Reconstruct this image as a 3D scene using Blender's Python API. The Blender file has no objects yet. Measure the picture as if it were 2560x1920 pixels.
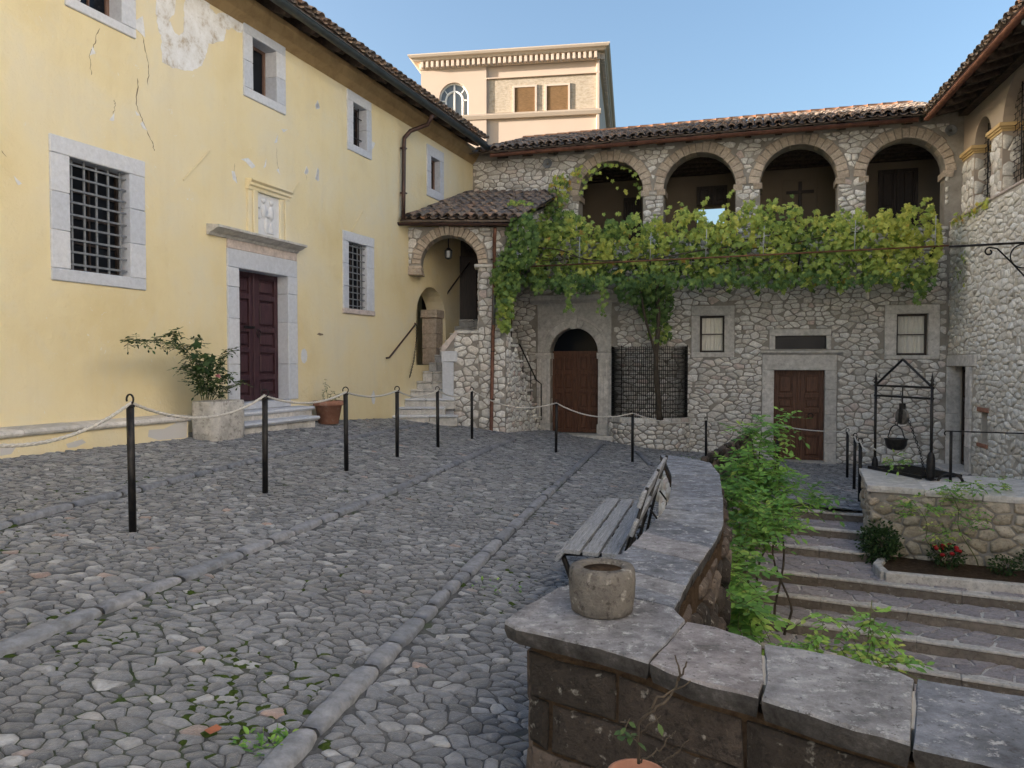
import bpy, math, random
import numpy as np
from mathutils import Matrix, Vector

R = random.Random(7)
scene = bpy.context.scene
COL = scene.collection

# ---------------------------------------------------------------- camera, sky, sun, exposure
CAM = np.array([0.0, 0.0, 1.6])
FPX, PCX, PCY = 1922.0, 1280.0, 960.0              # focal length and centre in pixels of a 2560 x 1920 frame
PITCH = math.atan(53.0 / 1922.0)
cd = bpy.data.cameras.new('camera')
cam = bpy.data.objects.new('camera', cd)
COL.objects.link(cam)
cd.sensor_width = 36.0
cd.lens = 36.0 * FPX / 2560.0
cd.clip_start, cd.clip_end = 0.05, 3000.0
cam.location = CAM
cam.rotation_euler = (math.pi / 2 - PITCH, 0, 0)
scene.camera = cam

SUN_DIR = Vector((-1.0, -0.03, 0.0)).normalized()  # horizontal direction towards the sun
SUN_EL = math.radians(8.5)
to_sun = Vector((SUN_DIR.x * math.cos(SUN_EL), SUN_DIR.y * math.cos(SUN_EL), math.sin(SUN_EL)))
world = bpy.data.worlds.new('World')
scene.world = world
world.use_nodes = True
wn = world.node_tree
bg = wn.nodes['Background']
sky = wn.nodes.new('ShaderNodeTexSky')
sky.sky_type = 'NISHITA'
sky.sun_disc = False
sky.sun_elevation = SUN_EL
sky.sun_rotation = math.atan2(SUN_DIR.x, SUN_DIR.y)
sky.altitude = 400.0
sky.air_density = 1.0
sky.dust_density = 6.0
sky.ozone_density = 2.0
wn.links.new(sky.outputs['Color'], bg.inputs['Color'])
bg.inputs['Strength'].default_value = 0.125
sd = bpy.data.lights.new('sun', 'SUN')
sd.energy = 5.0
sd.angle = math.radians(0.5)
sd.color = (1.0, 0.92, 0.83)
sun = bpy.data.objects.new('sun', sd)
COL.objects.link(sun)
sun.rotation_euler = to_sun.to_track_quat('Z', 'Y').to_euler()
vs = scene.view_settings
vs.view_transform = 'Standard'
vs.look = 'None'
vs.gamma = 1.0
vs.use_curve_mapping = False
vs.exposure = 1.95
scene.cycles.max_bounces = 8
scene.cycles.diffuse_bounces = 5

# ---------------------------------------------------------------- pixel to place
def ray(sx, sy):
    x = (sx - PCX) / FPX
    y = -(sy - PCY) / FPX
    c, s = math.cos(PITCH), math.sin(PITCH)
    return np.array([x, c + y * s, -s + y * c])

def at_y(sx, sy, Y):
    d = ray(sx, sy)
    return CAM + d * (Y / d[1])

def at_z(sx, sy, z):
    d = ray(sx, sy)
    return CAM + d * ((z - CAM[2]) / d[2])

GC = [0.0739706, -0.0698375, -0.0022989, -0.00058225, -0.00771987, -0.00023408, 0.0006225, 0.00012788, 0.00017587]

def _fit(x, y):
    return (GC[0] + GC[1] * x + GC[2] * y + GC[3] * x * x + GC[4] * x * y + GC[5] * y * y
            + GC[6] * x ** 3 + GC[7] * x * x * y + GC[8] * x * y * y)

def G(x, y):
    d = (x - (-1.077 + (y - 21.34) * 0.3694)) * 0.938              # distance from the yellow house
    s = min(1.0, max(0.0, (12.5 - y) / 1.8))                       # the court dips a little along the bench
    return _fit(x, y) - 0.065 * s * math.exp(-(d / 1.6) ** 2)

def on_ground(sx, sy):
    d = ray(sx, sy)
    lo, hi = 1.0, 60.0
    for _ in range(60):
        m = (lo + hi) / 2
        p = CAM + d * m
        if p[2] > G(p[0], p[1]):
            lo = m
        else:
            hi = m
    return CAM + d * lo

class Frame:
    """A facade frame: local x to the right seen from the court, local y into the wall, z up."""
    def __init__(self, ox, oy, ang, oz=0.0):
        self.o = np.array([ox, oy, oz])
        self.a = ang
        self.x = np.array([math.cos(ang), math.sin(ang), 0])
        self.y = np.array([-math.sin(ang), math.cos(ang), 0])
        self.m = Matrix.Translation((ox, oy, oz)) @ Matrix.Rotation(ang, 4, 'Z')

    def on(self, sx, sy, y=0.0):
        d = ray(sx, sy)
        t = (y - (CAM - self.o) @ self.y) / (d @ self.y)
        p = CAM + d * t - self.o
        return (float(p @ self.x), float(p[2]))

    def loc(self, p):
        q = np.asarray(p, float) - self.o
        return (float(q @ self.x), float(q @ self.y), float(q[2]))

    def w(self, x, y, z):
        return self.o + self.x * x + self.y * y + np.array([0, 0, z])

YF = Frame(-1.077, 21.34, math.atan2(1.0, 0.3694))
BF = Frame(-1.077, 21.34, math.atan(-0.3153))
RF = Frame(10.10, 17.816, math.atan2(-0.970, -0.2425))
TF = Frame(-4.92, 42.0, math.radians(-8.9))
SF = Frame(4.05, 11.68, math.radians(-27.0))

def rect(F, tl, tr, br, bl, y=0.0):
    a, b, c, d = F.on(*tl, y), F.on(*tr, y), F.on(*br, y), F.on(*bl, y)
    return ((a[0] + d[0]) / 2, (b[0] + c[0]) / 2, (c[1] + d[1]) / 2, (a[1] + b[1]) / 2)

# ---------------------------------------------------------------- mesh builder
class MB:
    def __init__(self):
        self.v, self.f, self.t = [], [], []
        self.cur = 0.5

    def add(self, vs_, fs_, tone=None):
        n = len(self.v)
        tone = self.cur if tone is None else tone
        self.v.extend(vs_)
        self.t.extend([tone] * len(vs_))
        self.f.extend([tuple(i + n for i in f) for f in fs_])
        return n

    def box(self, x0, x1, y0, y1, z0, z1):
        self.hexa([(x0, y0, z0), (x1, y0, z0), (x1, y1, z0), (x0, y1, z0), (x0, y0, z1), (x1, y0, z1), (x1, y1, z1), (x0, y1, z1)])
        return self

    def hexa(self, p, tone=None):
        self.add(p, [(0, 3, 2, 1), (4, 5, 6, 7), (0, 1, 5, 4), (1, 2, 6, 5), (2, 3, 7, 6), (3, 0, 4, 7)], tone)
        return self

    def cbox(self, x0, x1, y0, y1, z0, z1, c=0.01, j=0.0, rng=None):
        lo, hi = (x0, y0, z0), (x1, y1, z1)
        c = min(c, 0.45 * min(abs(x1 - x0), abs(y1 - y0), abs(z1 - z0)))
        vs_, idx = [], {}
        for s in ((a, b, d) for a in (0, 1) for b in (0, 1) for d in (0, 1)):
            off = [(rng or R).uniform(-j, j) for _ in range(3)] if j else (0, 0, 0)
            for a in range(3):
                p = []
                for k in range(3):
                    e = hi[k] if s[k] else lo[k]
                    if k != a:
                        e += -c if s[k] else c
                    p.append(e + off[k])
                idx[s, a] = len(vs_)
                vs_.append(tuple(p))
        fs_ = []
        for a in range(3):
            b, d = (a + 1) % 3, (a + 2) % 3
            for s in (0, 1):
                q = []
                for sb, sd_ in ((0, 0), (1, 0), (1, 1), (0, 1)):
                    k = [0, 0, 0]
                    k[a], k[b], k[d] = s, sb, sd_
                    q.append(idx[tuple(k), a])
                fs_.append(tuple(q if s else q[::-1]))
            for sb in (0, 1):
                for sd_ in (0, 1):
                    k0, k1 = [0, 0, 0], [0, 0, 0]
                    k0[b], k0[d], k1[b], k1[d] = sb, sd_, sb, sd_
                    k1[a] = 1
                    k0, k1 = tuple(k0), tuple(k1)
                    q = (idx[k0, b], idx[k1, b], idx[k1, d], idx[k0, d])
                    fs_.append(q[::-1] if sb ^ sd_ else q)
        for s in ((a, b, d) for a in (0, 1) for b in (0, 1) for d in (0, 1)):
            q = (idx[s, 0], idx[s, 1], idx[s, 2])
            fs_.append(q if sum(s) % 2 else q[::-1])
        self.add(vs_, fs_)
        return self

    def prism(self, poly, y0, y1):
        """poly is a list of (x, z); extruded along y."""
        n = len(poly)
        vs_ = [(x, y0, z) for x, z in poly] + [(x, y1, z) for x, z in poly]
        fs_ = [tuple(range(n)), tuple(range(2 * n - 1, n - 1, -1))]
        fs_ += [(i, i + n, (i + 1) % n + n, (i + 1) % n) for i in range(n)]
        self.add(vs_, fs_)
        return self

    def slab(self, poly, z0, z1):
        """poly is a list of (x, y); extruded along z."""
        n = len(poly)
        vs_ = [(x, y, z0) for x, y in poly] + [(x, y, z1) for x, y in poly]
        fs_ = [tuple(range(n - 1, -1, -1)), tuple(range(n, 2 * n))]
        fs_ += [(i, (i + 1) % n, (i + 1) % n + n, i + n) for i in range(n)]
        self.add(vs_, fs_)
        return self

    def tube(self, pts, r, n=8, cap=True):
        pts = [Vector(p) for p in pts]
        rs = r if isinstance(r, (list, tuple)) else [r] * len(pts)
        t0 = (pts[1] - pts[0]).normalized()
        up = Vector((0, 0, 1)) if abs(t0.z) < 0.9 else Vector((1, 0, 0))
        a = t0.cross(up).normalized()
        vs_, fs_ = [], []
        for i, p in enumerate(pts):
            t = (pts[min(i + 1, len(pts) - 1)] - pts[max(i - 1, 0)])
            t = t.normalized() if t.length > 1e-9 else t0
            a = (a - t * a.dot(t))
            a = a.normalized() if a.length > 1e-6 else t.orthogonal().normalized()
            b = t.cross(a)
            for k in range(n):
                w = 2 * math.pi * k / n
                q = p + (a * math.cos(w) + b * math.sin(w)) * rs[i]
                vs_.append(tuple(q))
        for i in range(len(pts) - 1):
            for k in range(n):
                k1 = (k + 1) % n
                fs_.append((i * n + k, i * n + k1, (i + 1) * n + k1, (i + 1) * n + k))
        if cap:
            fs_.append(tuple(range(n - 1, -1, -1)))
            m = (len(pts) - 1) * n
            fs_.append(tuple(range(m, m + n)))
        self.add(vs_, fs_)
        return self

    def lathe(self, prof, n=16, c=(0, 0, 0), axis='z', wob=0.0):
        vs_, fs_ = [], []
        ph = R.uniform(0, 6)
        for r, h in prof:
            for k in range(n):
                w = 2 * math.pi * k / n
                rr = r * (1 + wob * (math.sin(3 * w + ph) * 0.6 + math.sin(5 * w + 2 * ph + h * 9) * 0.4))
                x, y = rr * math.cos(w), rr * math.sin(w)
                vs_.append((c[0] + x, c[1] + y, c[2] + h) if axis == 'z' else (c[0] + x, c[1] - h, c[2] + y))
        for i in range(len(prof) - 1):
            for k in range(n):
                k1 = (k + 1) % n
                fs_.append((i * n + k, i * n + k1, (i + 1) * n + k1, (i + 1) * n + k))
        fs_.append(tuple(range(n - 1, -1, -1)))
        m = (len(prof) - 1) * n
        fs_.append(tuple(range(m, m + n)))
        self.add(vs_, fs_)
        return self

    def mesh(self, name, mat, smooth=False):
        me = bpy.data.meshes.new(name)
        me.from_pydata(self.v, [], self.f)
        at = me.attributes.new('tone', 'FLOAT', 'POINT')
        at.data.foreach_set('value', np.asarray(self.t, np.float32))
        if mat is not None:
            me.materials.append(mat)
        if smooth:
            me.polygons.foreach_set('use_smooth', np.ones(len(me.polygons), bool))
        return me

    def build(self, name, mat, parent=None, smooth=False, m=None):
        return link(self.mesh(name, mat, smooth), name, parent, m)

def link(me, name, parent=None, m=None):
    o = bpy.data.objects.new(name, me)
    COL.objects.link(o)
    if parent is not None:
        o.parent = parent
    if m is not None:
        o.matrix_local = m
    return o

def tag(o, label, cat, group=None, kind=None):
    if label:
        o['label'] = label
    if cat:
        o['category'] = cat
    if group:
        o['group'] = group
    if kind:
        o['kind'] = kind
    return o

def thing(name, label, cat, m=None, group=None):
    o = bpy.data.objects.new(name, None)
    o.empty_display_size = 0.2
    COL.objects.link(o)
    if m is not None:
        o.matrix_world = m
    return tag(o, label, cat, group)

def at(p, ang=0.0):
    return Matrix.Translation((float(p[0]), float(p[1]), float(p[2]))) @ Matrix.Rotation(ang, 4, 'Z')

# ---------------------------------------------------------------- materials
class NT:
    def __init__(self, name):
        self.m = bpy.data.materials.new(name)
        self.m.use_nodes = True
        self.t = self.m.node_tree
        self.b = self.t.nodes['Principled BSDF']
        self.out = self.t.nodes['Material Output']
        g = self.t.nodes.new('ShaderNodeNewGeometry')
        self.pos = g.outputs['Position']

    def nd(self, typ, **kw):
        n = self.t.nodes.new(typ)
        for k, v in kw.items():
            if k.startswith('_'):
                setattr(n, k[1:], v)
        return n

    def put(self, sock, v):
        if isinstance(v, bpy.types.NodeSocket):
            self.t.links.new(v, sock)
        else:
            sock.default_value = v

    def noise(self, scale, detail=5.0, rough=0.6, vec=None, stretch=None, dist=0.0):
        n = self.nd('ShaderNodeTexNoise')
        n.inputs['Scale'].default_value = scale
        n.inputs['Detail'].default_value = detail
        n.inputs['Roughness'].default_value = rough
        n.inputs['Distortion'].default_value = dist
        v = vec or self.pos
        if stretch:
            mp = self.nd('ShaderNodeMapping')
            mp.inputs['Scale'].default_value = stretch
            self.put(mp.inputs['Vector'], v)
            v = mp.outputs[0]
        self.put(n.inputs['Vector'], v)
        return n.outputs['Fac']

    def ramp(self, fac, stops, interp='LINEAR'):
        r = self.nd('ShaderNodeValToRGB')
        r.color_ramp.interpolation = interp
        e = r.color_ramp.elements
        while len(e) < len(stops):
            e.new(0.5)
        for i, (p, c) in enumerate(stops):
            e[i].position = p
            e[i].color = (c, c, c, 1) if isinstance(c, (int, float)) else (*c, 1)
        self.put(r.inputs['Fac'], fac)
        return r.outputs['Color']

    def mix(self, fac, a, b, mode='MIX'):
        n = self.nd('ShaderNodeMix', _data_type='RGBA', _blend_type=mode)
        self.put(n.inputs[0], fac)
        for s, v in ((n.inputs[6], a), (n.inputs[7], b)):
            self.put(s, (*v, 1) if isinstance(v, tuple) and len(v) == 3 else v)
        return n.outputs[2]

    def math(self, op, a, b=0.0):
        n = self.nd('ShaderNodeMath', _operation=op)
        self.put(n.inputs[0], a)
        self.put(n.inputs[1], b)
        return n.outputs[0]

    def tone(self):
        a = self.nd('ShaderNodeAttribute', _attribute_name='tone')
        o = self.nd('ShaderNodeObjectInfo')
        return self.math('FRACT', self.math('ADD', a.outputs['Fac'], o.outputs['Random']))

    def tone_raw(self):
        return self.nd('ShaderNodeAttribute', _attribute_name='tone').outputs['Fac']

    def bump(self, h, strength=0.4, dist=0.02):
        b = self.nd('ShaderNodeBump')
        b.inputs['Strength'].default_value = strength
        b.inputs['Distance'].default_value = dist
        self.put(b.inputs['Height'], h)
        self.put(self.b.inputs['Normal'], b.outputs[0])

    def fin(self, col, rough=0.85, metal=0.0, spec=0.3):
        self.put(self.b.inputs['Base Color'], (*col, 1) if isinstance(col, tuple) else col)
        self.put(self.b.inputs['Roughness'], rough)
        self.b.inputs['Metallic'].default_value = metal
        self.b.inputs['Specular IOR Level'].default_value = spec
        return self.m

def stone_mat(name, stops, speck=(0.10, 0.095, 0.085), speck_amt=0.55, bump=0.5, scale=14.0, rough=0.9, var=(0.62, 1.18)):
    n = NT(name)
    c = n.ramp(n.tone(), stops)
    v = n.noise(scale, 6, 0.65)
    c = n.mix(1.0, c, n.ramp(v, [(0.25, var[0]), (0.7, var[1])]), 'MULTIPLY')
    s = n.ramp(n.noise(scale * 2.2, 4, 0.7), [(0.53, 0.0), (0.66, speck_amt)])
    c = n.mix(s, c, speck)
    w = n.ramp(n.noise(scale * 1.3 + 3, 3, 0.6), [(0.62, 0.0), (0.75, 0.35)])
    c = n.mix(w, c, (0.72, 0.70, 0.64))
    n.bump(n.math('ADD', n.math('MULTIPLY', v, 1.0), n.math('MULTIPLY', n.noise(scale * 5, 4), 0.4)), bump, 0.02)
    return n.fin(c, rough)

M = {}
# plaster of the yellow house
n = NT('yellow_plaster')
big = n.noise(0.55, 4, 0.55)
c = n.ramp(big, [(0.30, (0.70, 0.575, 0.32)), (0.48, (0.76, 0.655, 0.41)), (0.60, (0.75, 0.665, 0.46)), (0.72, (0.71, 0.65, 0.50))])
c = n.mix(n.ramp(n.noise(2.3, 6, 0.6, stretch=(1, 1, 0.45)), [(0.52, 0.0), (0.80, 0.45)]), c, (0.70, 0.63, 0.47))
c = n.mix(n.ramp(n.noise(6.0, 5, 0.7), [(0.60, 0.0), (0.78, 0.4)]), c, (0.66, 0.54, 0.31))
c = n.mix(n.ramp(n.noise(11.0, 3, 0.6, dist=1.2), [(0.700, 0.0), (0.715, 0.7)]), c, (0.76, 0.74, 0.68))
c = n.mix(n.ramp(n.noise(3.2, 6, 0.65, stretch=(1, 1, 0.10)), [(0.52, 0.0), (0.78, 0.20)]), c, (0.58, 0.49, 0.34))
c = n.mix(n.ramp(n.noise(1.1, 6, 0.7, dist=0.8), [(0.52, 0.0), (0.66, 0.42)]), c, (0.70, 0.645, 0.50))
n.bump(n.math('ADD', n.math('MULTIPLY', n.noise(2.2, 6, 0.62), 2.0), n.math('MULTIPLY', n.noise(24.0, 5, 0.65), 0.30)), 0.5, 0.035)
M['yellow'] = n.fin(c, 0.92, spec=0.15)
n = NT('bared_plaster')
c = n.ramp(n.noise(5.0, 6, 0.7), [(0.30, (0.42, 0.34, 0.24)), (0.45, (0.70, 0.69, 0.67)), (0.62, (0.80, 0.80, 0.80))])
c = n.mix(n.ramp(n.noise(9.0, 5, 0.75), [(0.58, 0.0), (0.72, 0.7)]), c, (0.33, 0.29, 0.23))
n.bump(n.noise(9.0, 6, 0.7), 0.5, 0.02)
M['peel'] = n.fin(c, 0.95)
n = NT('chip_plaster')
c = n.ramp(n.noise(12.0, 4), [(0.3, (0.60, 0.60, 0.60)), (0.7, (0.78, 0.78, 0.79))])
M['chip'] = n.fin(c, 0.95)
n = NT('crack')
M['crack'] = n.fin((0.20, 0.155, 0.105), 1.0)
# worked stone
M['trim'] = stone_mat('trim_limestone', [(0.0, (0.52, 0.545, 0.60)), (0.5, (0.585, 0.605, 0.65)), (1.0, (0.64, 0.65, 0.68))], speck=(0.44, 0.45, 0.47), speck_amt=0.22, bump=0.25, scale=16.0, var=(0.86, 1.08))
M['trim_pink'] = stone_mat('trim_pink_limestone', [(0.0, (0.52, 0.44, 0.40)), (1.0, (0.60, 0.52, 0.48))], speck=(0.40, 0.34, 0.30), speck_amt=0.3, bump=0.25, scale=9.0)
M['trim_grey'] = stone_mat('trim_grey_limestone', [(0.0, (0.50, 0.485, 0.46)), (0.5, (0.58, 0.56, 0.53)), (1.0, (0.66, 0.63, 0.595))], speck=(0.26, 0.24, 0.22), speck_amt=0.45, bump=0.35, scale=8.0)
M['rubble'] = stone_mat('rubble_limestone', [(0.0, (0.50, 0.475, 0.435)), (0.22, (0.68, 0.66, 0.625)), (0.45, (0.79, 0.775, 0.745)), (0.62, (0.62, 0.58, 0.53)), (0.80, (0.73, 0.69, 0.645)), (0.86, (0.58, 0.47, 0.425)), (0.90, (0.74, 0.72, 0.68)), (1.0, (0.84, 0.825, 0.795))], speck=(0.28, 0.24, 0.19), speck_amt=0.5, bump=0.55)
M['rubble_pale'] = stone_mat('rubble_pale_limestone', [(0.0, (0.58, 0.55, 0.50)), (0.3, (0.76, 0.745, 0.70)), (0.5, (0.66, 0.62, 0.55)), (0.7, (0.82, 0.81, 0.77)), (0.85, (0.62, 0.57, 0.49)), (1.0, (0.78, 0.75, 0.69))], speck=(0.40, 0.36, 0.30), speck_amt=0.5, bump=0.6)
M['vouss'] = stone_mat('arch_stone', [(0.0, (0.42, 0.34, 0.27)), (0.5, (0.50, 0.42, 0.34)), (1.0, (0.56, 0.47, 0.38))], speck=(0.25, 0.20, 0.15), speck_amt=0.45, bump=0.5)
n = NT('mortar')
c = n.ramp(n.noise(4.0, 6, 0.7), [(0.3, (0.22, 0.20, 0.175)), (0.7, (0.36, 0.335, 0.30))])
n.bump(n.noise(40.0, 5, 0.7), 0.7, 0.01)
M['mortar'] = n.fin(c, 0.97)
n = NT('mortar_pale')
c = n.ramp(n.noise(4.0, 6, 0.7), [(0.3, (0.36, 0.33, 0.28)), (0.7, (0.55, 0.51, 0.45))])
n.bump(n.noise(40.0, 5, 0.7), 0.7, 0.01)
M['mortar_pale'] = n.fin(c, 0.97)
# paving
def cobble_mat(name):
    n = NT(name)
    c = n.ramp(n.tone(), [(0.0, (0.060, 0.068, 0.083)), (0.3, (0.115, 0.127, 0.151)), (0.55, (0.175, 0.190, 0.220)), (0.75, (0.092, 0.102, 0.122)), (0.90, (0.235, 0.25, 0.28)), (0.990, (0.36, 0.375, 0.40)), (0.994, (0.26, 0.20, 0.18)), (1.0, (0.34, 0.24, 0.215))])
    v = n.noise(22.0, 6, 0.7)
    c = n.mix(1.0, c, n.ramp(v, [(0.28, 0.55), (0.72, 1.38)]), 'MULTIPLY')
    c = n.mix(n.ramp(n.noise(38.0, 5, 0.75), [(0.60, 0.0), (0.70, 0.7)]), c, (0.46, 0.46, 0.46))
    c = n.mix(n.ramp(n.noise(1.3, 5, 0.65), [(0.46, 0.0), (0.70, 0.55)]), c, (0.085, 0.09, 0.10))
    c = n.mix(n.ramp(n.noise(13.0, 4, 0.7), [(0.60, 0.0), (0.72, 0.35)]), c, (0.085, 0.09, 0.06))
    n.bump(n.math('ADD', v, n.math('MULTIPLY', n.noise(90.0, 5, 0.7), 0.5)), 0.8, 0.016)
    n.b.inputs['Sheen Weight'].default_value = 0.32
    n.b.inputs['Sheen Roughness'].default_value = 0.45
    return n.fin(c, n.ramp(n.noise(14.0, 3), [(0.3, 0.42), (0.7, 0.70)]), spec=0.5)
M['cobble'] = cobble_mat('cobble_limestone')
n = NT('drain_stone')
c = n.ramp(n.tone(), [(0.0, (0.20, 0.215, 0.245)), (1.0, (0.29, 0.30, 0.33))])
c = n.mix(1.0, c, n.ramp(n.noise(16.0, 6, 0.7), [(0.28, 0.55), (0.72, 1.3)]), 'MULTIPLY')
c = n.mix(n.ramp(n.noise(7.0, 5, 0.7), [(0.58, 0.0), (0.70, 0.5)]), c, (0.10, 0.10, 0.085))
n.bump(n.noise(26.0, 6, 0.7), 0.6, 0.015)
M['drain'] = n.fin(c, 0.75)
n = NT('joint_earth')
c = n.ramp(n.noise(30.0, 5, 0.7), [(0.3, (0.060, 0.062, 0.066)), (0.55, (0.105, 0.108, 0.113)), (0.75, (0.17, 0.172, 0.178))])
moss = n.math('MULTIPLY', n.ramp(n.noise(0.8, 4, 0.6), [(0.52, 0.0), (0.64, 1.0)]), n.ramp(n.noise(9.0, 5, 0.7), [(0.42, 0.0), (0.56, 1.0)]))
c = n.mix(moss, c, (0.045, 0.075, 0.018))
n.bump(n.noise(60.0, 5, 0.7), 0.8, 0.01)
M['earth'] = n.fin(c, 1.0, spec=0.05)
n = NT('garden_soil')
c = n.ramp(n.noise(18.0, 6, 0.75), [(0.3, (0.045, 0.03, 0.02)), (0.7, (0.13, 0.09, 0.06))])
n.bump(n.noise(30.0, 6, 0.75), 1.0, 0.04)
M['soil'] = n.fin(c, 1.0, spec=0.05)
n = NT('moss')
c = n.ramp(n.noise(40.0, 5, 0.7), [(0.3, (0.022, 0.040, 0.010)), (0.7, (0.070, 0.105, 0.025))])
n.bump(n.noise(120.0, 4, 0.7), 1.0, 0.01)
M['moss'] = n.fin(c, 1.0, spec=0.05)
n = NT('terrain')
c = n.ramp(n.noise(0.05, 6, 0.7), [(0.3, (0.06, 0.07, 0.03)), (0.7, (0.12, 0.11, 0.06))])
M['terrain'] = n.fin(c, 1.0)
n = NT('coping_slab')
c = n.ramp(n.tone(), [(0.0, (0.165, 0.182, 0.222)), (0.35, (0.205, 0.222, 0.262)), (0.6, (0.265, 0.278, 0.305)), (0.8, (0.26, 0.24, 0.25)), (1.0, (0.25, 0.265, 0.295))])
v = n.noise(7.0, 10, 0.78)
c = n.mix(1.0, c, n.ramp(v, [(0.32, 0.42), (0.50, 0.95), (0.66, 1.6)]), 'MULTIPLY')
c = n.mix(n.ramp(n.noise(17.0, 7, 0.78), [(0.55, 0.0), (0.63, 0.85)]), c, (0.52, 0.535, 0.56))
c = n.mix(n.ramp(n.noise(42.0, 5, 0.75), [(0.58, 0.0), (0.66, 0.9)]), c, (0.075, 0.075, 0.08))
n.bump(n.math('ADD', n.math('MULTIPLY', v, 1.3), n.math('MULTIPLY', n.noise(45.0, 6, 0.7), 0.6)), 0.9, 0.022)
M['coping'] = n.fin(c, 0.88)
M['dark_block'] = stone_mat('shaded_block', [(0.0, (0.025, 0.021, 0.018)), (0.5, (0.05, 0.040, 0.034)), (0.8, (0.085, 0.066, 0.056)), (1.0, (0.15, 0.12, 0.10))], speck=(0.016, 0.014, 0.012), speck_amt=0.9, bump=1.0, scale=15.0)  # block colour darkened to stand in for shade on the parapet face
n = NT('coping_edge')  # slab sides and underside: black weathering plus overhang shade painted in
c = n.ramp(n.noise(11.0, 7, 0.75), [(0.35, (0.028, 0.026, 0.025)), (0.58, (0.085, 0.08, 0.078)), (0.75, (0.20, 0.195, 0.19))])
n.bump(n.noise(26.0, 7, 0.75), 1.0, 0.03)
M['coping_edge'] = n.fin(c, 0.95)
M['riser'] = stone_mat('brown_riser', [(0.0, (0.16, 0.135, 0.11)), (1.0, (0.235, 0.20, 0.165))], speck=(0.08, 0.07, 0.055), speck_amt=0.6, bump=0.4, scale=12.0)
M['rubble_warm'] = stone_mat('rubble_warm_limestone', [(0.0, (0.34, 0.29, 0.21)), (0.35, (0.46, 0.405, 0.31)), (0.6, (0.40, 0.345, 0.26)), (0.85, (0.56, 0.51, 0.42)), (1.0, (0.44, 0.36, 0.27))], speck=(0.15, 0.125, 0.085), speck_amt=0.6, bump=0.7)
M['flag'] = stone_mat('porphyry_flag', [(0.0, (0.28, 0.255, 0.262)), (0.5, (0.335, 0.305, 0.31)), (1.0, (0.39, 0.35, 0.352))], speck=(0.10, 0.085, 0.08), speck_amt=0.4, bump=0.3, scale=20.0)
M['nosing'] = stone_mat('step_nosing', [(0.0, (0.52, 0.49, 0.45)), (1.0, (0.60, 0.57, 0.53))], speck=(0.16, 0.14, 0.12), speck_amt=0.5, bump=0.35, scale=14.0)
M['trough'] = stone_mat('trough_stone', [(0.0, (0.50, 0.48, 0.45)), (1.0, (0.58, 0.56, 0.53))], speck=(0.20, 0.185, 0.165), speck_amt=0.75, bump=1.0, scale=7.0)
M['mortar_joint'] = stone_mat('pale_joint', [(0.0, (0.62, 0.59, 0.56)), (1.0, (0.68, 0.65, 0.62))], bump=0.4, scale=20.0)
# metal
def metal_mat(name, a, b, rough=0.55, scale=12.0, metal=0.5):
    n = NT(name)
    c = n.mix(n.ramp(n.noise(scale, 6, 0.7), [(0.40, 0.0), (0.62, 1.0)]), a, b)
    n.bump(n.noise(scale * 6, 3), 0.15, 0.004)
    return n.fin(c, rough, metal, 0.4)
M['iron'] = metal_mat('black_iron', (0.012, 0.012, 0.014), (0.03, 0.028, 0.027), 0.5)
M['grille'] = metal_mat('grey_painted_iron', (0.16, 0.17, 0.185), (0.24, 0.25, 0.265), 0.55, metal=0.2)
M['copper'] = metal_mat('brown_copper', (0.12, 0.052, 0.035), (0.21, 0.095, 0.06), 0.5, 5.0, 0.3)
M['pipe'] = metal_mat('dark_brown_pipe', (0.045, 0.026, 0.022), (0.085, 0.045, 0.035), 0.45, 4.0, 0.2)
M['lead'] = metal_mat('grey_green_gutter', (0.075, 0.083, 0.08), (0.115, 0.123, 0.115), 0.5, 4.0, 0.3)
M['rust'] = metal_mat('rusted_rod', (0.14, 0.065, 0.035), (0.24, 0.12, 0.06), 0.8, 9.0, 0.1)
M['galv'] = metal_mat('galvanised_rod', (0.42, 0.44, 0.45), (0.55, 0.56, 0.57), 0.5, 9.0, 0.3)
M['pewter'] = metal_mat('worn_pulley_disc', (0.10, 0.095, 0.085), (0.17, 0.16, 0.145), 0.5, 10.0, 0.4)
# wood
def wood_mat(name, a, b, stretch, rough=0.6, scale=6.0, bump=0.4):
    n = NT(name)
    v = n.noise(scale, 6, 0.65, stretch=stretch, dist=0.6)
    c = n.ramp(v, [(0.32, a), (0.66, b)])
    n.bump(v, bump, 0.008)
    return n.fin(c, rough)
M['door_maroon'] = wood_mat('maroon_door_wood', (0.035, 0.016, 0.022), (0.075, 0.034, 0.042), (6, 6, 0.6), 0.5)
M['door_brown'] = wood_mat('brown_door_wood', (0.055, 0.024, 0.014), (0.14, 0.062, 0.036), (6, 6, 0.6), 0.45)
M['frame_wood'] = wood_mat('window_frame_wood', (0.12, 0.07, 0.05), (0.22, 0.14, 0.11), (6, 6, 0.6), 0.6)
M['frame_dark'] = wood_mat('dark_frame_wood', (0.02, 0.015, 0.012), (0.045, 0.03, 0.025), (6, 6, 0.6), 0.5)
M['beam'] = wood_mat('old_beam_wood', (0.03, 0.022, 0.018), (0.085, 0.062, 0.05), (2, 2, 2), 0.85)
M['soffit'] = wood_mat('soffit_board', (0.085, 0.066, 0.055), (0.165, 0.13, 0.105), (3, 3, 3), 0.9)
M['cove'] = wood_mat('ochre_cove_plaster', (0.25, 0.17, 0.085), (0.38, 0.27, 0.14), (1, 1, 1), 0.9, 3.0)
n = NT('bench_wood')
ob = n.nd('ShaderNodeTexCoord').outputs['Object']
v = n.noise(9.0, 6, 0.7, vec=ob, stretch=(12.0, 0.8, 12.0), dist=0.8)
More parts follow.
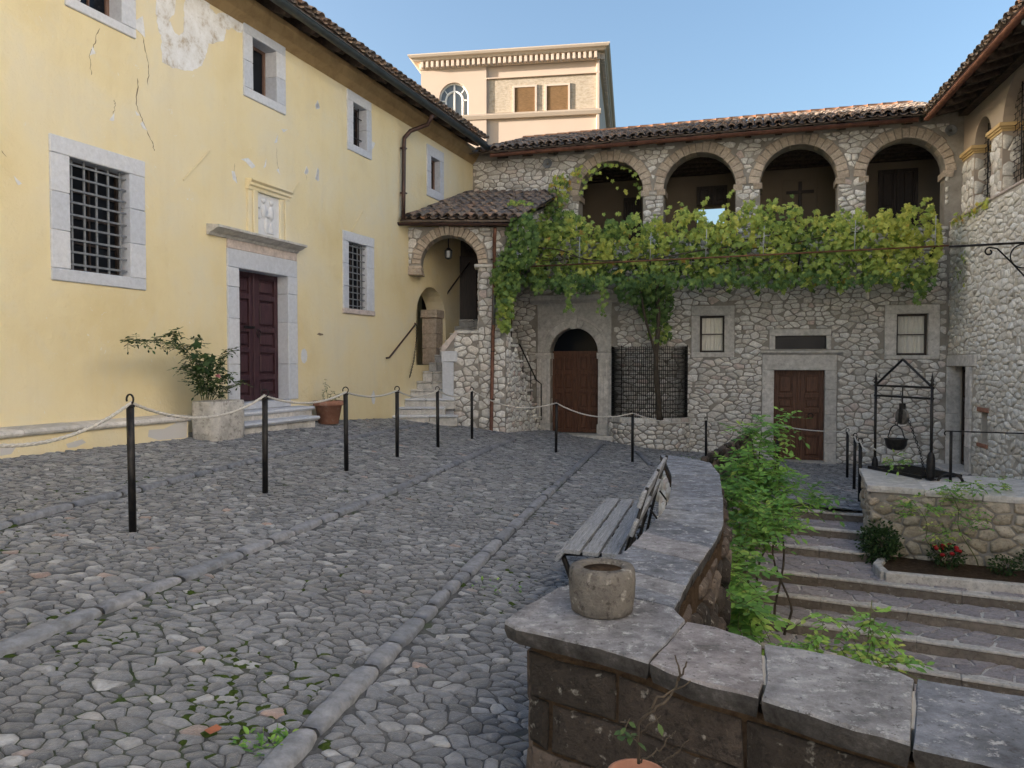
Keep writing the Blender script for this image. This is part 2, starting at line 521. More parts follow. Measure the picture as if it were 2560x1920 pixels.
c = n.ramp(v, [(0.30, (0.085, 0.088, 0.095)), (0.46, (0.225, 0.235, 0.255)), (0.70, (0.37, 0.385, 0.41))])
n.bump(v, 0.8, 0.006)
M['bench_wood'] = n.fin(c, 0.8)
M['shutter'] = wood_mat('shutter_slat_wood', (0.20, 0.115, 0.05), (0.36, 0.215, 0.105), (1, 1, 8), 0.6)
# tiles, clay
n = NT('roof_tile')
c = n.ramp(n.tone(), [(0.0, (0.30, 0.19, 0.13)), (0.25, (0.21, 0.165, 0.14)), (0.5, (0.36, 0.25, 0.175)), (0.75, (0.17, 0.15, 0.135)), (0.9, (0.43, 0.31, 0.22)), (1.0, (0.42, 0.22, 0.13))])
v = n.noise(9.0, 6, 0.7)
c = n.mix(n.ramp(v, [(0.40, 0.0), (0.62, 0.85)]), c, (0.085, 0.080, 0.075))
c = n.mix(n.ramp(n.noise(16.0, 5, 0.7), [(0.58, 0.0), (0.70, 0.7)]), c, (0.34, 0.33, 0.29))
n.bump(n.noise(30.0, 5, 0.7), 0.5, 0.01)
M['tile'] = n.fin(c, 0.9)
n = NT('ridge_tile')
c = n.mix(n.ramp(n.noise(8.0, 5, 0.7), [(0.5, 0.0), (0.7, 0.6)]), (0.55, 0.24, 0.11), (0.24, 0.17, 0.12))
M['ridge'] = n.fin(c, 0.9)
n = NT('terracotta')
c = n.ramp(n.noise(7.0, 6, 0.7), [(0.3, (0.24, 0.11, 0.075)), (0.55, (0.34, 0.17, 0.115)), (0.75, (0.42, 0.32, 0.27))])
n.bump(n.noise(30.0, 4), 0.2, 0.006)
M['terracotta'] = n.fin(c, 0.85)
M['mortarpot'] = stone_mat('mortar_bowl_stone', [(0.0, (0.125, 0.115, 0.105)), (1.0, (0.165, 0.152, 0.138))], speck=(0.045, 0.04, 0.036), speck_amt=0.85, bump=1.0, scale=16.0)
# tall building
def plaster(name, a, b, bump=0.15):
    n = NT(name)
    c = n.ramp(n.noise(0.4, 5, 0.6), [(0.3, a), (0.7, b)])
    n.bump(n.noise(20.0, 4), bump, 0.01)
    return n.fin(c, 0.9)
M['peach'] = plaster('peach_render', (0.52, 0.405, 0.315), (0.56, 0.44, 0.345))
M['peach_trim'] = plaster('pale_peach_trim', (0.55, 0.445, 0.355), (0.59, 0.485, 0.39))
n = NT('rough_brick_panel')
c = n.ramp(n.noise(5.0, 6, 0.75, stretch=(1, 1, 2.5)), [(0.30, (0.30, 0.24, 0.165)), (0.50, (0.46, 0.375, 0.28)), (0.70, (0.54, 0.46, 0.36))])
n.bump(n.noise(9.0, 5, 0.7, stretch=(1, 1, 2.5)), 0.6, 0.03)
M['brickpanel'] = n.fin(c, 0.95)
M['cream'] = plaster('cream_render', (0.62, 0.60, 0.56), (0.67, 0.65, 0.61))
M['rear_grey'] = plaster('grey_render', (0.60, 0.60, 0.61), (0.66, 0.66, 0.67))
M['white_paint'] = plaster('white_paint', (0.78, 0.77, 0.74), (0.82, 0.81, 0.78), 0.05)
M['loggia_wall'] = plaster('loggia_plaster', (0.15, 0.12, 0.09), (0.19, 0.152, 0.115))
M['ochre_cap'] = plaster('ochre_capital_plaster', (0.60, 0.42, 0.20), (0.66, 0.49, 0.25), 0.3)
M['bare_grey'] = plaster('bared_grey_plaster', (0.50, 0.49, 0.49), (0.60, 0.59, 0.58), 0.3)
M['plaster_grey'] = plaster('grey_brown_plaster', (0.36, 0.30, 0.25), (0.44, 0.38, 0.32), 0.4)
n = NT('dark_glass')
M['glass_dark'] = n.fin((0.010, 0.012, 0.016), 0.10, 0.0, 0.10)
n = NT('pale_glass')
M['glass_pale'] = n.fin((0.16, 0.18, 0.19), 0.1, 0.0, 0.5)
n = NT('clear_pane')
tr = n.nd('ShaderNodeBsdfTransparent')
gl = n.nd('ShaderNodeBsdfGlossy')
gl.inputs['Roughness'].default_value = 0.03
mx = n.nd('ShaderNodeMixShader')
mx.inputs[0].default_value = 0.035
n.t.links.new(tr.outputs[0], mx.inputs[1])
n.t.links.new(gl.outputs[0], mx.inputs[2])
n.t.links.new(mx.outputs[0], n.out.inputs['Surface'])
M['pane'] = n.m
n = NT('curtain')
c = n.ramp(n.noise(60.0, 3, 0.6, stretch=(1, 1, 0.1)), [(0.3, (0.74, 0.71, 0.63)), (0.7, (0.86, 0.84, 0.78))])
M['curtain'] = n.fin(c, 0.95)
n = NT('void')
M['void'] = n.fin((0.010, 0.009, 0.009), 0.9, spec=0.0)
n = NT('rope_fibre')
ob = n.tone_raw()
c = n.ramp(n.noise(60.0, 4, 0.6), [(0.3, (0.40, 0.38, 0.35)), (0.7, (0.60, 0.58, 0.54))])
M['rope'] = n.fin(c, 0.95)
n = NT('relief_marble')
c = n.ramp(n.noise(9.0, 5, 0.6), [(0.3, (0.60, 0.61, 0.63)), (0.7, (0.72, 0.72, 0.73))])
M['relief'] = n.fin(c, 0.75)
# leaves
def leaf_mat(name, stops, trans=0.42, rough=0.55):
    n = NT(name)
    c = n.ramp(n.tone_raw(), stops)
    c = n.mix(1.0, c, n.ramp(n.noise(28.0, 3), [(0.3, 0.75), (0.7, 1.2)]), 'MULTIPLY')
    n.fin(c, rough, spec=0.25)
    t = n.nd('ShaderNodeBsdfTranslucent')
    n.put(t.inputs['Color'], c)
    mx = n.nd('ShaderNodeMixShader')
    mx.inputs[0].default_value = trans
    n.t.links.new(n.b.outputs[0], mx.inputs[1])
    n.t.links.new(t.outputs[0], mx.inputs[2])
    n.t.links.new(mx.outputs[0], n.out.inputs['Surface'])
    return n.m
M['vine'] = leaf_mat('vine_leaf', [(0.0, (0.10, 0.18, 0.06)), (0.30, (0.20, 0.31, 0.085)), (0.60, (0.44, 0.54, 0.13)), (0.85, (0.62, 0.64, 0.15)), (0.95, (0.62, 0.50, 0.11)), (1.0, (0.52, 0.28, 0.08))])
M['shrub'] = leaf_mat('shrub_leaflet', [(0.0, (0.07, 0.17, 0.05)), (0.4, (0.15, 0.33, 0.07)), (0.75, (0.28, 0.48, 0.10)), (1.0, (0.50, 0.55, 0.14))])
M['rose'] = leaf_mat('rose_leaf', [(0.0, (0.022, 0.045, 0.018)), (0.6, (0.045, 0.085, 0.030)), (1.0, (0.10, 0.15, 0.05))], 0.2)
M['bush'] = leaf_mat('bush_leaf', [(0.0, (0.018, 0.040, 0.014)), (0.6, (0.040, 0.080, 0.025)), (1.0, (0.075, 0.12, 0.035))], 0.2)
n = NT('bark')
c = n.ramp(n.noise(14.0, 6, 0.7, stretch=(2, 2, 0.4)), [(0.3, (0.035, 0.028, 0.022)), (0.7, (0.10, 0.08, 0.06))])
n.bump(n.noise(20.0, 6, 0.7, stretch=(2, 2, 0.4)), 0.8, 0.02)
M['bark'] = n.fin(c, 0.95)
n = NT('green_stem')
M['stem'] = n.fin((0.11, 0.13, 0.045), 0.7)
n = NT('red_petal')
M['red'] = n.fin((0.36, 0.018, 0.022), 0.7)
n = NT('pink_petal')
M['pink'] = n.fin((0.62, 0.22, 0.26), 0.7)

# ---------------------------------------------------------------- irregular stones
def clip(poly, nx, ny, d):
    out = []
    m = len(poly)
    px, py = poly[-1]
    pd = nx * px + ny * py - d
    for qx, qy in poly:
        qd = nx * qx + ny * qy - d
        if (pd <= 0) != (qd <= 0):
            t = pd / (pd - qd)
            out.append((px + (qx - px) * t, py + (qy - py) * t))
        if qd <= 0:
            out.append((qx, qy))
        px, py, pd = qx, qy, qd
    return out

def cells(x0, x1, y0, y1, sx, sy, rng, jit=0.40, drop=0.12, keep=None, jy=0.9):
    """Irregular stone outlines filling a rectangle: list of (seed, polygon)."""
    nx, ny = int((x1 - x0) / sx) + 2, int((y1 - y0) / sy) + 2
    seeds = {}
    for j in range(-2, ny + 2):
        sh = rng.uniform(0, 1)
        for i in range(-2, nx + 2):
            if rng.random() > drop:
                seeds[i, j] = (i + 0.5 * (j % 2) + 0.3 * sh + rng.uniform(-jit, jit), j + rng.uniform(-jit, jit) * jy)
    offs = [(a, b) for a in range(-2, 3) for b in range(-2, 3) if (a, b) != (0, 0)]
    offs.sort(key=lambda t: t[0] ** 2 + t[1] ** 2)
    out = []
    for (i, j), (px, py) in seeds.items():
        X, Y = x0 + px * sx, y0 + py * sy
        if not (x0 <= X <= x1 and y0 <= Y <= y1):
            continue
        if keep is not None and not keep(X, Y):
            continue
        poly = [(px - 1.3, py - 1.3), (px + 1.3, py - 1.3), (px + 1.3, py + 1.3), (px - 1.3, py + 1.3)]
        for a, b in offs:
            q = seeds.get((i + a, j + b))
            if q is None:
                continue
            dx, dy = q[0] - px, q[1] - py
            poly = clip(poly, dx, dy, dx * (px + q[0]) / 2 + dy * (py + q[1]) / 2)
            if len(poly) < 3:
                break
        if len(poly) < 3:
            continue
        poly = [(x0 + u * sx, y0 + v * sy) for u, v in poly]
        for nx_, ny_, d in ((1, 0, x1), (-1, 0, -x0), (0, 1, y1), (0, -1, -y0)):
            poly = clip(poly, nx_, ny_, d)
            if len(poly) < 3:
                break
        if len(poly) >= 3:
            out.append(((X, Y), poly))
    return out

def ashlar(x0, x1, z0, z1, lens, hts, rng, jit=0.008):
    """Coursed squared blocks: list of (seed, polygon)."""
    out = []
    z = z1
    while z > z0 + 0.03:
        h = min(rng.uniform(*hts), z - z0)
        x = x0 - rng.uniform(0, lens[0])
        while x < x1:
            w = rng.uniform(*lens)
            a, b_ = max(x, x0), min(x + w, x1)
            if b_ - a > 0.05:
                q = [(a, z - h), (b_, z - h), (b_, z), (a, z)]
                q = [(u + rng.uniform(-jit, jit), v + rng.uniform(-jit, jit)) for u, v in q]
                m_ = []
                for i in range(4):
                    p0, p1 = q[i - 1], q[i]
                    m_ += [p1 if False else p0, ((p0[0] + p1[0]) / 2 + rng.uniform(-jit, jit) * 0.6, (p0[1] + p1[1]) / 2 + rng.uniform(-jit, jit) * 0.6)]
                out.append((((a + b_) / 2, z - h / 2), m_))
            x += w
        z -= h
    return out

def trim_holes(cs, holes):
    out = []
    for (X, Y), poly in cs:
        ok = True
        for h in holes:
            if h[0] == 'r':
                _, a, b, c, d = h
                if a < X < b and c < Y < d:
                    ok = False
                    break
                if max(p[0] for p in poly) <= a or min(p[0] for p in poly) >= b or max(p[1] for p in poly) <= c or min(p[1] for p in poly) >= d:
                    continue
                g = [(a - X, (1, 0, a)), (X - b, (-1, 0, -b)), (c - Y, (0, 1, c)), (Y - d, (0, -1, -d))]
                poly = clip(poly, *max(g, key=lambda t: t[0])[1])
            else:
                _, cx, cy, r, ymin = h
                if Y < ymin - 0.02:
                    continue
                dx, dy = X - cx, Y - cy
                q = math.hypot(dx, dy)
                if q < r:
                    ok = False
                    break
                if min(math.hypot(p[0] - cx, p[1] - cy) for p in poly) < r:
                    poly = clip(poly, -dx / q, -dy / q, -(r + (dx * cx + dy * cy) / q))
            if len(poly) < 3:
                ok = False
                break
        if ok and len(poly) >= 3:
            out.append(((X, Y), poly))
    return out

def poly_info(p):
    a = cx = cy = 0.0
    for i in range(len(p)):
        x0, y0 = p[i - 1]
        x1, y1 = p[i]
        w = x0 * y1 - x1 * y0
        a += w
        cx += (x0 + x1) * w
        cy += (y0 + y1) * w
    a /= 2
    if abs(a) < 1e-9:
        return 0.0, p[0]
    return abs(a), (cx / (6 * a), cy / (6 * a))

def stone(poly, gap, proud, edge, rng, rounds=1, deep=-0.03, tilt=0.15):
    """One stone as local (u, v, n) points and faces, or None when too small."""
    A, (cx, cy) = poly_info(poly)
    if A < 1e-5:
        return None
    rin = min(abs((poly[i][0] - poly[i - 1][0]) * (cy - poly[i - 1][1]) - (poly[i][1] - poly[i - 1][1]) * (cx - poly[i - 1][0]))
              / (math.hypot(poly[i][0] - poly[i - 1][0], poly[i][1] - poly[i - 1][1]) + 1e-9) for i in range(len(poly)))
    if rin < gap * 1.2:
        return None
    f = 1 - gap / rin
    p = [(cx + (x - cx) * f, cy + (y - cy) * f) for x, y in poly]
    q = []
    for i in range(len(p)):                                      # drop very short edges
        if math.hypot(p[i][0] - p[i - 1][0], p[i][1] - p[i - 1][1]) > 0.12 * math.sqrt(A):
            q.append(p[i])
    p = q if len(q) >= 3 else p
    for _ in range(rounds):
        q = []
        for i in range(len(p)):
            a, b = p[i - 1], p[i]
            k = rng.uniform(0.05, 0.19)
            q.append((a[0] + (b[0] - a[0]) * k, a[1] + (b[1] - a[1]) * k))
            q.append((a[0] + (b[0] - a[0]) * (1 - k), a[1] + (b[1] - a[1]) * (1 - k)))
        p = q
    m = len(p)
    e = max(0.35, 1 - edge / max(rin, 1e-3))
    tx, ty = rng.uniform(-tilt, tilt), rng.uniform(-tilt, tilt)
    vs_ = [(x, y, deep) for x, y in p]
    vs_ += [(x, y, proud * 0.35 + (x - cx) * tx * 0.5 + (y - cy) * ty * 0.5) for x, y in p]
    for x, y in p:
        x2, y2 = cx + (x - cx) * e, cy + (y - cy) * e
        vs_.append((x2, y2, proud * rng.uniform(0.86, 1.08) + (x2 - cx) * tx + (y2 - cy) * ty))
    vs_.append((cx, cy, proud * rng.uniform(0.96, 1.12)))
    fs_ = []
    for k in range(m):
        k1 = (k + 1) % m
        fs_.append((k, k1, k1 + m, k + m))
        fs_.append((k + m, k1 + m, k1 + 2 * m, k + 2 * m))
        fs_.append((k + 2 * m, k1 + 2 * m, 3 * m))
    return vs_, fs_, (cx, cy), A

def lay(cs, parent, mapf, mat, name, stuff_name, rng, gap=0.012, proud=(0.008, 0.03), edge=0.02, rounds=1, limit=300,
        smooth=True, weight=None, tonef=None, deep=-0.03, tilt=0.15):
    """Lay stones through mapf(u, v, n); the ones that show largest become objects, the rest one joined part."""
    made = []
    for _, poly in cs:
        s = stone(poly, gap, rng.uniform(*proud), edge, rng, rounds, deep, tilt)
        if s is None:
            continue
        vs_, fs_, c, A = s
        w = [mapf(*p) for p in vs_]
        tone = rng.random() if tonef is None else tonef(c)
        show = A if weight is None else A * weight(w[-1])
        made.append((show, w, fs_, tone, w[-1]))
    made.sort(key=lambda t: -t[0])
    rest = MB()
    for k, (show, w, fs_, tone, ctr) in enumerate(made):
        if k < limit:
            b = MB()
            b.add([(p[0] - ctr[0], p[1] - ctr[1], p[2] - ctr[2]) for p in w], fs_, tone)
            b.build(name, mat, parent, smooth, Matrix.Translation(ctr))
        else:
            rest.add(w, fs_, tone)
    if rest.v:
        o = rest.build(stuff_name, mat, parent, smooth)
        o['kind'] = 'stuff'
    return len(made)

def seen_weight(F=None):
    """How large a place shows in the photograph: nothing outside the frame, else by distance."""
    def f(p):
        q = F.w(*p) if F is not None else np.asarray(p, float)
        if q[1] < 0.3:
            return 1e-6
        u, v = q[0] / q[1], (q[2] - 1.6) / q[1]
        if abs(u) > 0.67 or not (-0.53 < v < 0.48):
            return 1e-5
        return 1.0 / (q[1] ** 2 + q[0] ** 2)
    return f

def solid_wall(x0, x1, z0, z1, y0, y1, holes, segs=14):
    """A wall with real openings. holes: ('r', xa, xb, za, zb) or ('a', xa, xb, za, zspring) with a round head."""
    xs = {x0, x1}
    for h in holes:
        xs.add(h[1])
        xs.add(h[2])
        if h[0] == 'a':
            c, r = (h[1] + h[2]) / 2, (h[2] - h[1]) / 2
            for k in range(1, segs):
                xs.add(c - r * math.cos(math.pi * k / segs))
    xs = sorted(x for x in xs if x0 <= x <= x1)
    b = MB()
    keyed = {}

    def vert(p):
        k = (round(p[0], 4), round(p[1], 4), round(p[2], 4))
        if k not in keyed:
            keyed[k] = len(b.v)
            b.v.append(p)
            b.t.append(0.5)
        return keyed[k]

    def top(h, x):
        if h[0] == 'r':
            return h[4]
        c, r = (h[1] + h[2]) / 2, (h[2] - h[1]) / 2
        return h[4] + math.sqrt(max(0, r * r - (x - c) ** 2))
    cols = []
    for a, d in zip(xs[:-1], xs[1:]):
        if d - a < 1e-6:
            continue
        hs = sorted([h for h in holes if h[1] <= a + 1e-6 and h[2] >= d - 1e-6], key=lambda h: h[3])
        spans, la, ld = [], z0, z0
        for h in hs:
            if h[3] > la + 1e-6 or h[3] > ld + 1e-6:
                spans.append((la, ld, h[3], h[3]))
            la, ld = top(h, a), top(h, d)
        if la < z1 or ld < z1:
            spans.append((la, ld, z1, z1))
        cols.append((a, d, spans))
    for i, (a, d, spans) in enumerate(cols):
        for (la, ld, ha, hd) in spans:
            p = [vert(q) for q in ((a, y0, la), (d, y0, ld), (d, y1, ld), (a, y1, la), (a, y0, ha), (d, y0, hd), (d, y1, hd), (a, y1, ha))]
            b.f += [(p[0], p[1], p[5], p[4]), (p[2], p[3], p[7], p[6]), (p[0], p[3], p[2], p[1]), (p[4], p[5], p[6], p[7])]
            for side, nb, q in ((0, cols[i - 1] if i else None, (p[3], p[0], p[4], p[7])), (1, cols[i + 1] if i + 1 < len(cols) else None, (p[1], p[2], p[6], p[5]))):
                solid = False
                zl, zh = (la, ha) if side == 0 else (ld, hd)
                if nb is not None:
                    for s in nb[2]:
                        bl, bh = (s[1], s[3]) if side == 0 else (s[0], s[2])
                        if bl <= zl + 1e-4 and bh >= zh - 1e-4:
                            solid = True
                if not solid and zh - zl > 1e-5:
                    b.f.append(q)
    return b

def arch_ring(parent, cx, cz, r, depth, n, mat, y0=-0.035, y1=0.30, name='voussoir', a0=0.0, a1=math.pi, gap=0.012, rng=R, sub=1):
    """Arch stones set radially, each a piece of its own."""
    da = (a1 - a0) / n
    for k in range(n):
        g = gap / r / 2
        u0, u1 = a0 + k * da + g, a0 + (k + 1) * da - g
        ro = r + depth * rng.uniform(0.8, 1.08)
        yy = y0 - rng.uniform(0, 0.02)
        ri = r + rng.uniform(-0.012, 0.012)
        us = [u0 + (u1 - u0) * t / sub for t in range(sub + 1)]
        p = [(ri, u) for u in us] + [(ro, u) for u in reversed(us)]
        m = ((ri + ro) / 2, (u0 + u1) / 2)
        q = [(cx - a * math.cos(u), cz + a * math.sin(u)) for a, u in p]
        c = (cx - m[0] * math.cos(m[1]), cz + m[0] * math.sin(m[1]))
        e_in = 0.07 * (ro - ri)
        p2 = [(a + (e_in if a == ri else -e_in), u0 + (u1 - u0) * (0.06 + 0.88 * (u - u0) / (u1 - u0))) for a, u in p]
        ins = [(cx - a * math.cos(u), cz + a * math.sin(u)) for a, u in p2]
        k_ = len(q)
        vs_ = [(x, y1, z) for x, z in q] + [(x, yy + 0.014, z) for x, z in q] + [(x, yy, z) for x, z in ins]
        fs_ = []
        for i in range(sub):
            for lv in (0, 2 * k_):
                fs_.append((lv + i, lv + i + 1, lv + k_ - 2 - i, lv + k_ - 1 - i))
        for i in range(k_):
            j = (i + 1) % k_
            fs_ += [(i, i + k_, j + k_, j), (i + k_, i + 2 * k_, j + 2 * k_, j + k_)]
        b = MB()
        b.add([(x - c[0], y, z - c[1]) for x, y, z in vs_], fs_, rng.random())
        b.build(name, mat, parent, False, Matrix.Translation((c[0], 0, c[1])))

# ---------------------------------------------------------------- roof tiles
def tile_shape(up, L=0.46, r0=0.092, r1=0.075, t=0.014, seg=7):
    """A barrel tile along +y, convex up (or down); arc with thickness."""
    vs_, fs_ = [], []
    for y, r in ((0.0, r0), (L, r1)):
        for rr in (r, r - t):
            for k in range(seg + 1):
                w = math.pi * k / seg
                vs_.append((-rr * math.cos(w), y, (rr * math.sin(w)) * (0.78 if up else -0.62)))
    m = seg + 1
    for k in range(seg):
        fs_ += [(k, k + 1, 2 * m + k + 1, 2 * m + k), (m + k, 3 * m + k, 3 * m + k + 1, m + k + 1),
                (k, m + k, m + k + 1, k + 1), (2 * m + k, 2 * m + k + 1, 3 * m + k + 1, 3 * m + k)]
    for k in (0, seg):
        fs_.append((k, 2 * m + k, 3 * m + k, m + k))
    return np.array(vs_), fs_

_T = {}
def tile_field(parent, o, e, u, ncol, nrow, pitch=0.215, step=0.36, limit=300, rng=R, mat=None, clipf=None, weight=None):
    """Barrel tiles: origin o at the eave, unit vector e along the eave, u up the slope (unit)."""
    o, e, u = np.array(o, float), np.array(e, float), np.array(u, float)
    nrm = np.cross(e, u)
    nrm /= np.linalg.norm(nrm)
    ex = np.cross(u, nrm)
    mat = mat or M['tile']
    for up in (True, False):
        if up not in _T:
            _T[up] = tile_shape(up)
    jobs = []
    for c in range(ncol):
        for r in range(nrow):
            for up in (True, False):
                p = o + e * ((c + (0.5 if up else 0.0)) * pitch + rng.uniform(-0.012, 0.012)) + u * (r * step + rng.uniform(-0.025, 0.025)) \
                    + nrm * ((0.085 if up else 0.075) + rng.uniform(-0.006, 0.010))
                if clipf is not None and not clipf(p):
                    continue
                jobs.append((p, up, rng.uniform(-0.05, 0.05), rng.uniform(-0.02, 0.03)))
    jobs.sort(key=lambda j: -(weight(j[0]) if weight else 1.0))
    shared = {}
    rest = MB()
    for k, (p, up, yaw, pit) in enumerate(jobs):
        rot = np.array([ex, u, nrm]).T
        cy, sy = math.cos(yaw), math.sin(yaw)
        ry = np.array([[cy, -sy, 0], [sy, cy, 0], [0, 0, 1]])
        cp, sp = math.cos(pit - 0.02), math.sin(pit - 0.02)
        rx = np.array([[1, 0, 0], [0, cp, -sp], [0, sp, cp]])
        rm = rot @ ry @ rx
        vs_, fs_ = _T[up]
        if k < limit:
            key = (up, rng.randrange(3))
            if key not in shared:
                b = MB()
                b.add([tuple(q) for q in vs_ * (1 + 0.04 * (key[1] - 1))], fs_, 0.31 * key[1])
                shared[key] = b.mesh('roof_tile', mat, True)
            m = Matrix([[rm[0, 0], rm[0, 1], rm[0, 2], p[0]], [rm[1, 0], rm[1, 1], rm[1, 2], p[1]], [rm[2, 0], rm[2, 1], rm[2, 2], p[2]], [0, 0, 0, 1]])
            link(shared[key], 'roof_tile', parent, m)
        else:
            w = vs_ @ rm.T + p
            rest.add([tuple(q) for q in w], fs_, rng.random())
    if rest.v:
        ob_ = rest.build('roof_tiles', mat, parent, True)
        ob_['kind'] = 'stuff'

def gutter(parent, a, b, r, mat, name='gutter'):
    """A half-round gutter with a rolled lip."""
    a, b = Vector(a), Vector(b)
    d = (b - a).normalized()
    s = d.cross(Vector((0, 0, 1))).normalized()
    m = MB()
    n = 9
    prof = []
    for k in range(n):
        w = math.pi * k / (n - 1)
        prof.append((-math.cos(w) * r, -math.sin(w) * r))
    for k in range(n - 1, -1, -1):
        w = math.pi * k / (n - 1)
        prof.append((-math.cos(w) * r * 0.9, -math.sin(w) * r * 0.9))
    vs_ = [tuple(p + s * x + Vector((0, 0, z))) for p in (a, b) for x, z in prof]
    q = len(prof)
    fs_ = [(i, (i + 1) % q, (i + 1) % q + q, i + q) for i in range(q)] + [tuple(range(n)), tuple(range(q, q + n))]
    m.add(vs_, fs_)
    o = m.build(name, mat, parent, True)
    for sg in (-1, 1):
        t = MB().tube([a + s * sg * r, b + s * sg * r], r * 0.14, 6)
        t.build('lip', mat, o, True)
    return o

# ---------------------------------------------------------------- leaves
GRAPE_V = np.array([(0, 0, 0.0), (0.10, -0.16, -.03), (0.40, -0.20, -.10), (0.34, 0.10, -.02), (0.56, 0.34, -.12), (0.27, 0.42, -.03), (0.0, 0.85, -.14),
                    (-0.27, 0.42, -.03), (-0.56, 0.34, -.12), (-0.34, 0.10, -.02), (-0.40, -0.20, -.10), (-0.10, -0.16, -.03), (0, 0.25, 0.05)])
GRAPE_F = [(12, i, i + 1) for i in range(1, 11)] + [(12, 11, 0), (12, 0, 1)]
OVAL_V = np.array([(0, 0, 0), (0.22, 0.25, 0.03), (0.25, 0.6, 0.02), (0, 1.0, -0.08), (-0.25, 0.6, 0.02), (-0.22, 0.25, 0.03), (0, 0.5, -0.03)])
OVAL_F = [(6, 0, 1), (6, 1, 2), (6, 2, 3), (6, 3, 4), (6, 4, 5), (6, 5, 0)]

def frames(dirs, ups):
    y = dirs / np.linalg.norm(dirs, axis=1, keepdims=True)
    x = np.cross(y, ups)
    x /= np.linalg.norm(x, axis=1, keepdims=True) + 1e-9
    z = np.cross(x, y)
    return x, y, z

def leaf_mesh(name, mat, pos, dirs, ups, size, tone, tv, tf, parent=None):
    x, y, z = frames(dirs, ups)
    n, k = len(pos), len(tv)
    s = size[:, None]
    v = (pos[:, None, :] + s[:, None] * (tv[None, :, 0:1] * x[:, None, :] + tv[None, :, 1:2] * y[:, None, :] + tv[None, :, 2:3] * z[:, None, :])).reshape(-1, 3)
    f = (np.array(tf)[None] + (np.arange(n) * k)[:, None, None]).reshape(-1, 3)
    me = bpy.data.meshes.new(name)
    me.vertices.add(len(v))
    me.vertices.foreach_set('co', v.astype(np.float32).ravel())
    me.loops.add(f.size)
    me.loops.foreach_set('vertex_index', f.astype(np.int32).ravel())
    me.polygons.add(len(f))
    me.polygons.foreach_set('loop_start', np.arange(0, f.size, 3, dtype=np.int32))
    a = me.attributes.new('tone', 'FLOAT', 'POINT')
    a.data.foreach_set('value', np.repeat(tone, k).astype(np.float32))
    me.materials.append(mat)
    me.update(calc_edges=True)
    me.validate()
    return link(me, name, parent)

NR = np.random.default_rng(11)
def rand_dirs(n, bias=(0, 0, 0), amt=1.0):
    d = NR.normal(size=(n, 3)) * amt + np.array(bias)
    return d / np.linalg.norm(d, axis=1, keepdims=True)

# ---------------------------------------------------------------- the ground of the court
PZ = 0.65                                             # top of the parapet
PAR_L = [(1650, 1137), (1662, 1152), (1679, 1192), (1674, 1249), (1656, 1279), (1631, 1308), (1595, 1348), (1565, 1375), (1532, 1395), (1495, 1421), (1440, 1462)]
PAR_R = [(1714, 1144), (1775, 1158), (1800, 1190), (1808, 1250), (1809, 1308), (1790, 1348), (1764, 1388), (1740, 1422), (1727, 1441), (1703, 1490), (1686, 1521)]
pl = [at_z(*p, PZ)[:2] for p in PAR_L]
pr = [at_z(*p, PZ)[:2] for p in PAR_R]
FR_PX = [(1377, 1593), (1496, 1620), (1610, 1656), (1723, 1698), (1896, 1743), (2075, 1802), (2278, 1862), (2523, 1920)]
BK_PX = [(1686, 1521), (1717, 1552), (1789, 1569), (1867, 1593), (1899, 1611), (2105, 1641), (2287, 1698), (2560, 1743)]
fr = [at_z(*p, PZ)[:2] for p in FR_PX]
bk = [at_z(*p, PZ)[:2] for p in BK_PX]
d_run = (fr[-1] - fr[0]) / np.linalg.norm(fr[-1] - fr[0])
fr.append(fr[-1] + d_run * 2.2)
bk.append(bk[-1] + d_run * 2.2)
mid = [(a + b) / 2 for a, b in zip(pl, pr)]
top_l, top_r = SF.w(-0.35, 0.02, 0)[:2], SF.w(7.0, 0.02, 0)[:2]
PIT = [top_l] + mid[:-1] + [(fr[2] + bk[2]) / 2, (fr[-1] + bk[-1]) / 2, np.array([9.0, -4.0]), np.array([14.0, -4.0]), top_r]

def inside(poly, x, y):
    c = False
    for i in range(len(poly)):
        x0, y0 = poly[i - 1]
        x1, y1 = poly[i]
        if (y0 > y) != (y1 > y) and x < (x1 - x0) * (y - y0) / (y1 - y0) + x0:
            c = not c
    return c

PAR_POLY = [*pl, fr[0], *fr[1:], *bk[::-1], *pr[::-1][1:]]
CORNER_PX = [(1261, 1556), (1300, 1524), (1396, 1471), (1440, 1462)]
corner = [at_z(*p, PZ)[:2] for p in CORNER_PX]
BODY = [*pl, corner[2] + np.array([0.05, -0.02]), corner[0] + np.array([0.10, 0.0]), *[p + np.array([0.03, 0.05]) for p in fr], *bk[::-1], *pr[::-1][1:]]

terrain = MB()
terrain.add([(-900, -900, -4.2), (900, -900, -4.2), (900, 900, -4.2), (-900, 900, -4.2)], [(0, 1, 2, 3)])
o = terrain.build('terrain', M['terrain'])
o['kind'] = 'structure'

g = MB()
st = 0.3
nx, ny = int(24 / st), int(29 / st)
ids = {}
for i in range(nx):
    for j in range(ny):
        x, y = -11 + i * st, -5 + j * st
        if inside(PIT, x + st / 2, y + st / 2):
            continue
        q = []
        for a, b in ((0, 0), (1, 0), (1, 1), (0, 1)):
            k = (i + a, j + b)
            if k not in ids:
                ids[k] = len(g.v)
                X, Y = -11 + k[0] * st, -5 + k[1] * st
                g.v.append((X, Y, G(X, Y)))
                g.t.append(0.5)
            q.append(ids[k])
        g.f.append(tuple(q))
ground = g.build('courtyard_ground', M['earth'], None, True)
ground['kind'] = 'structure'

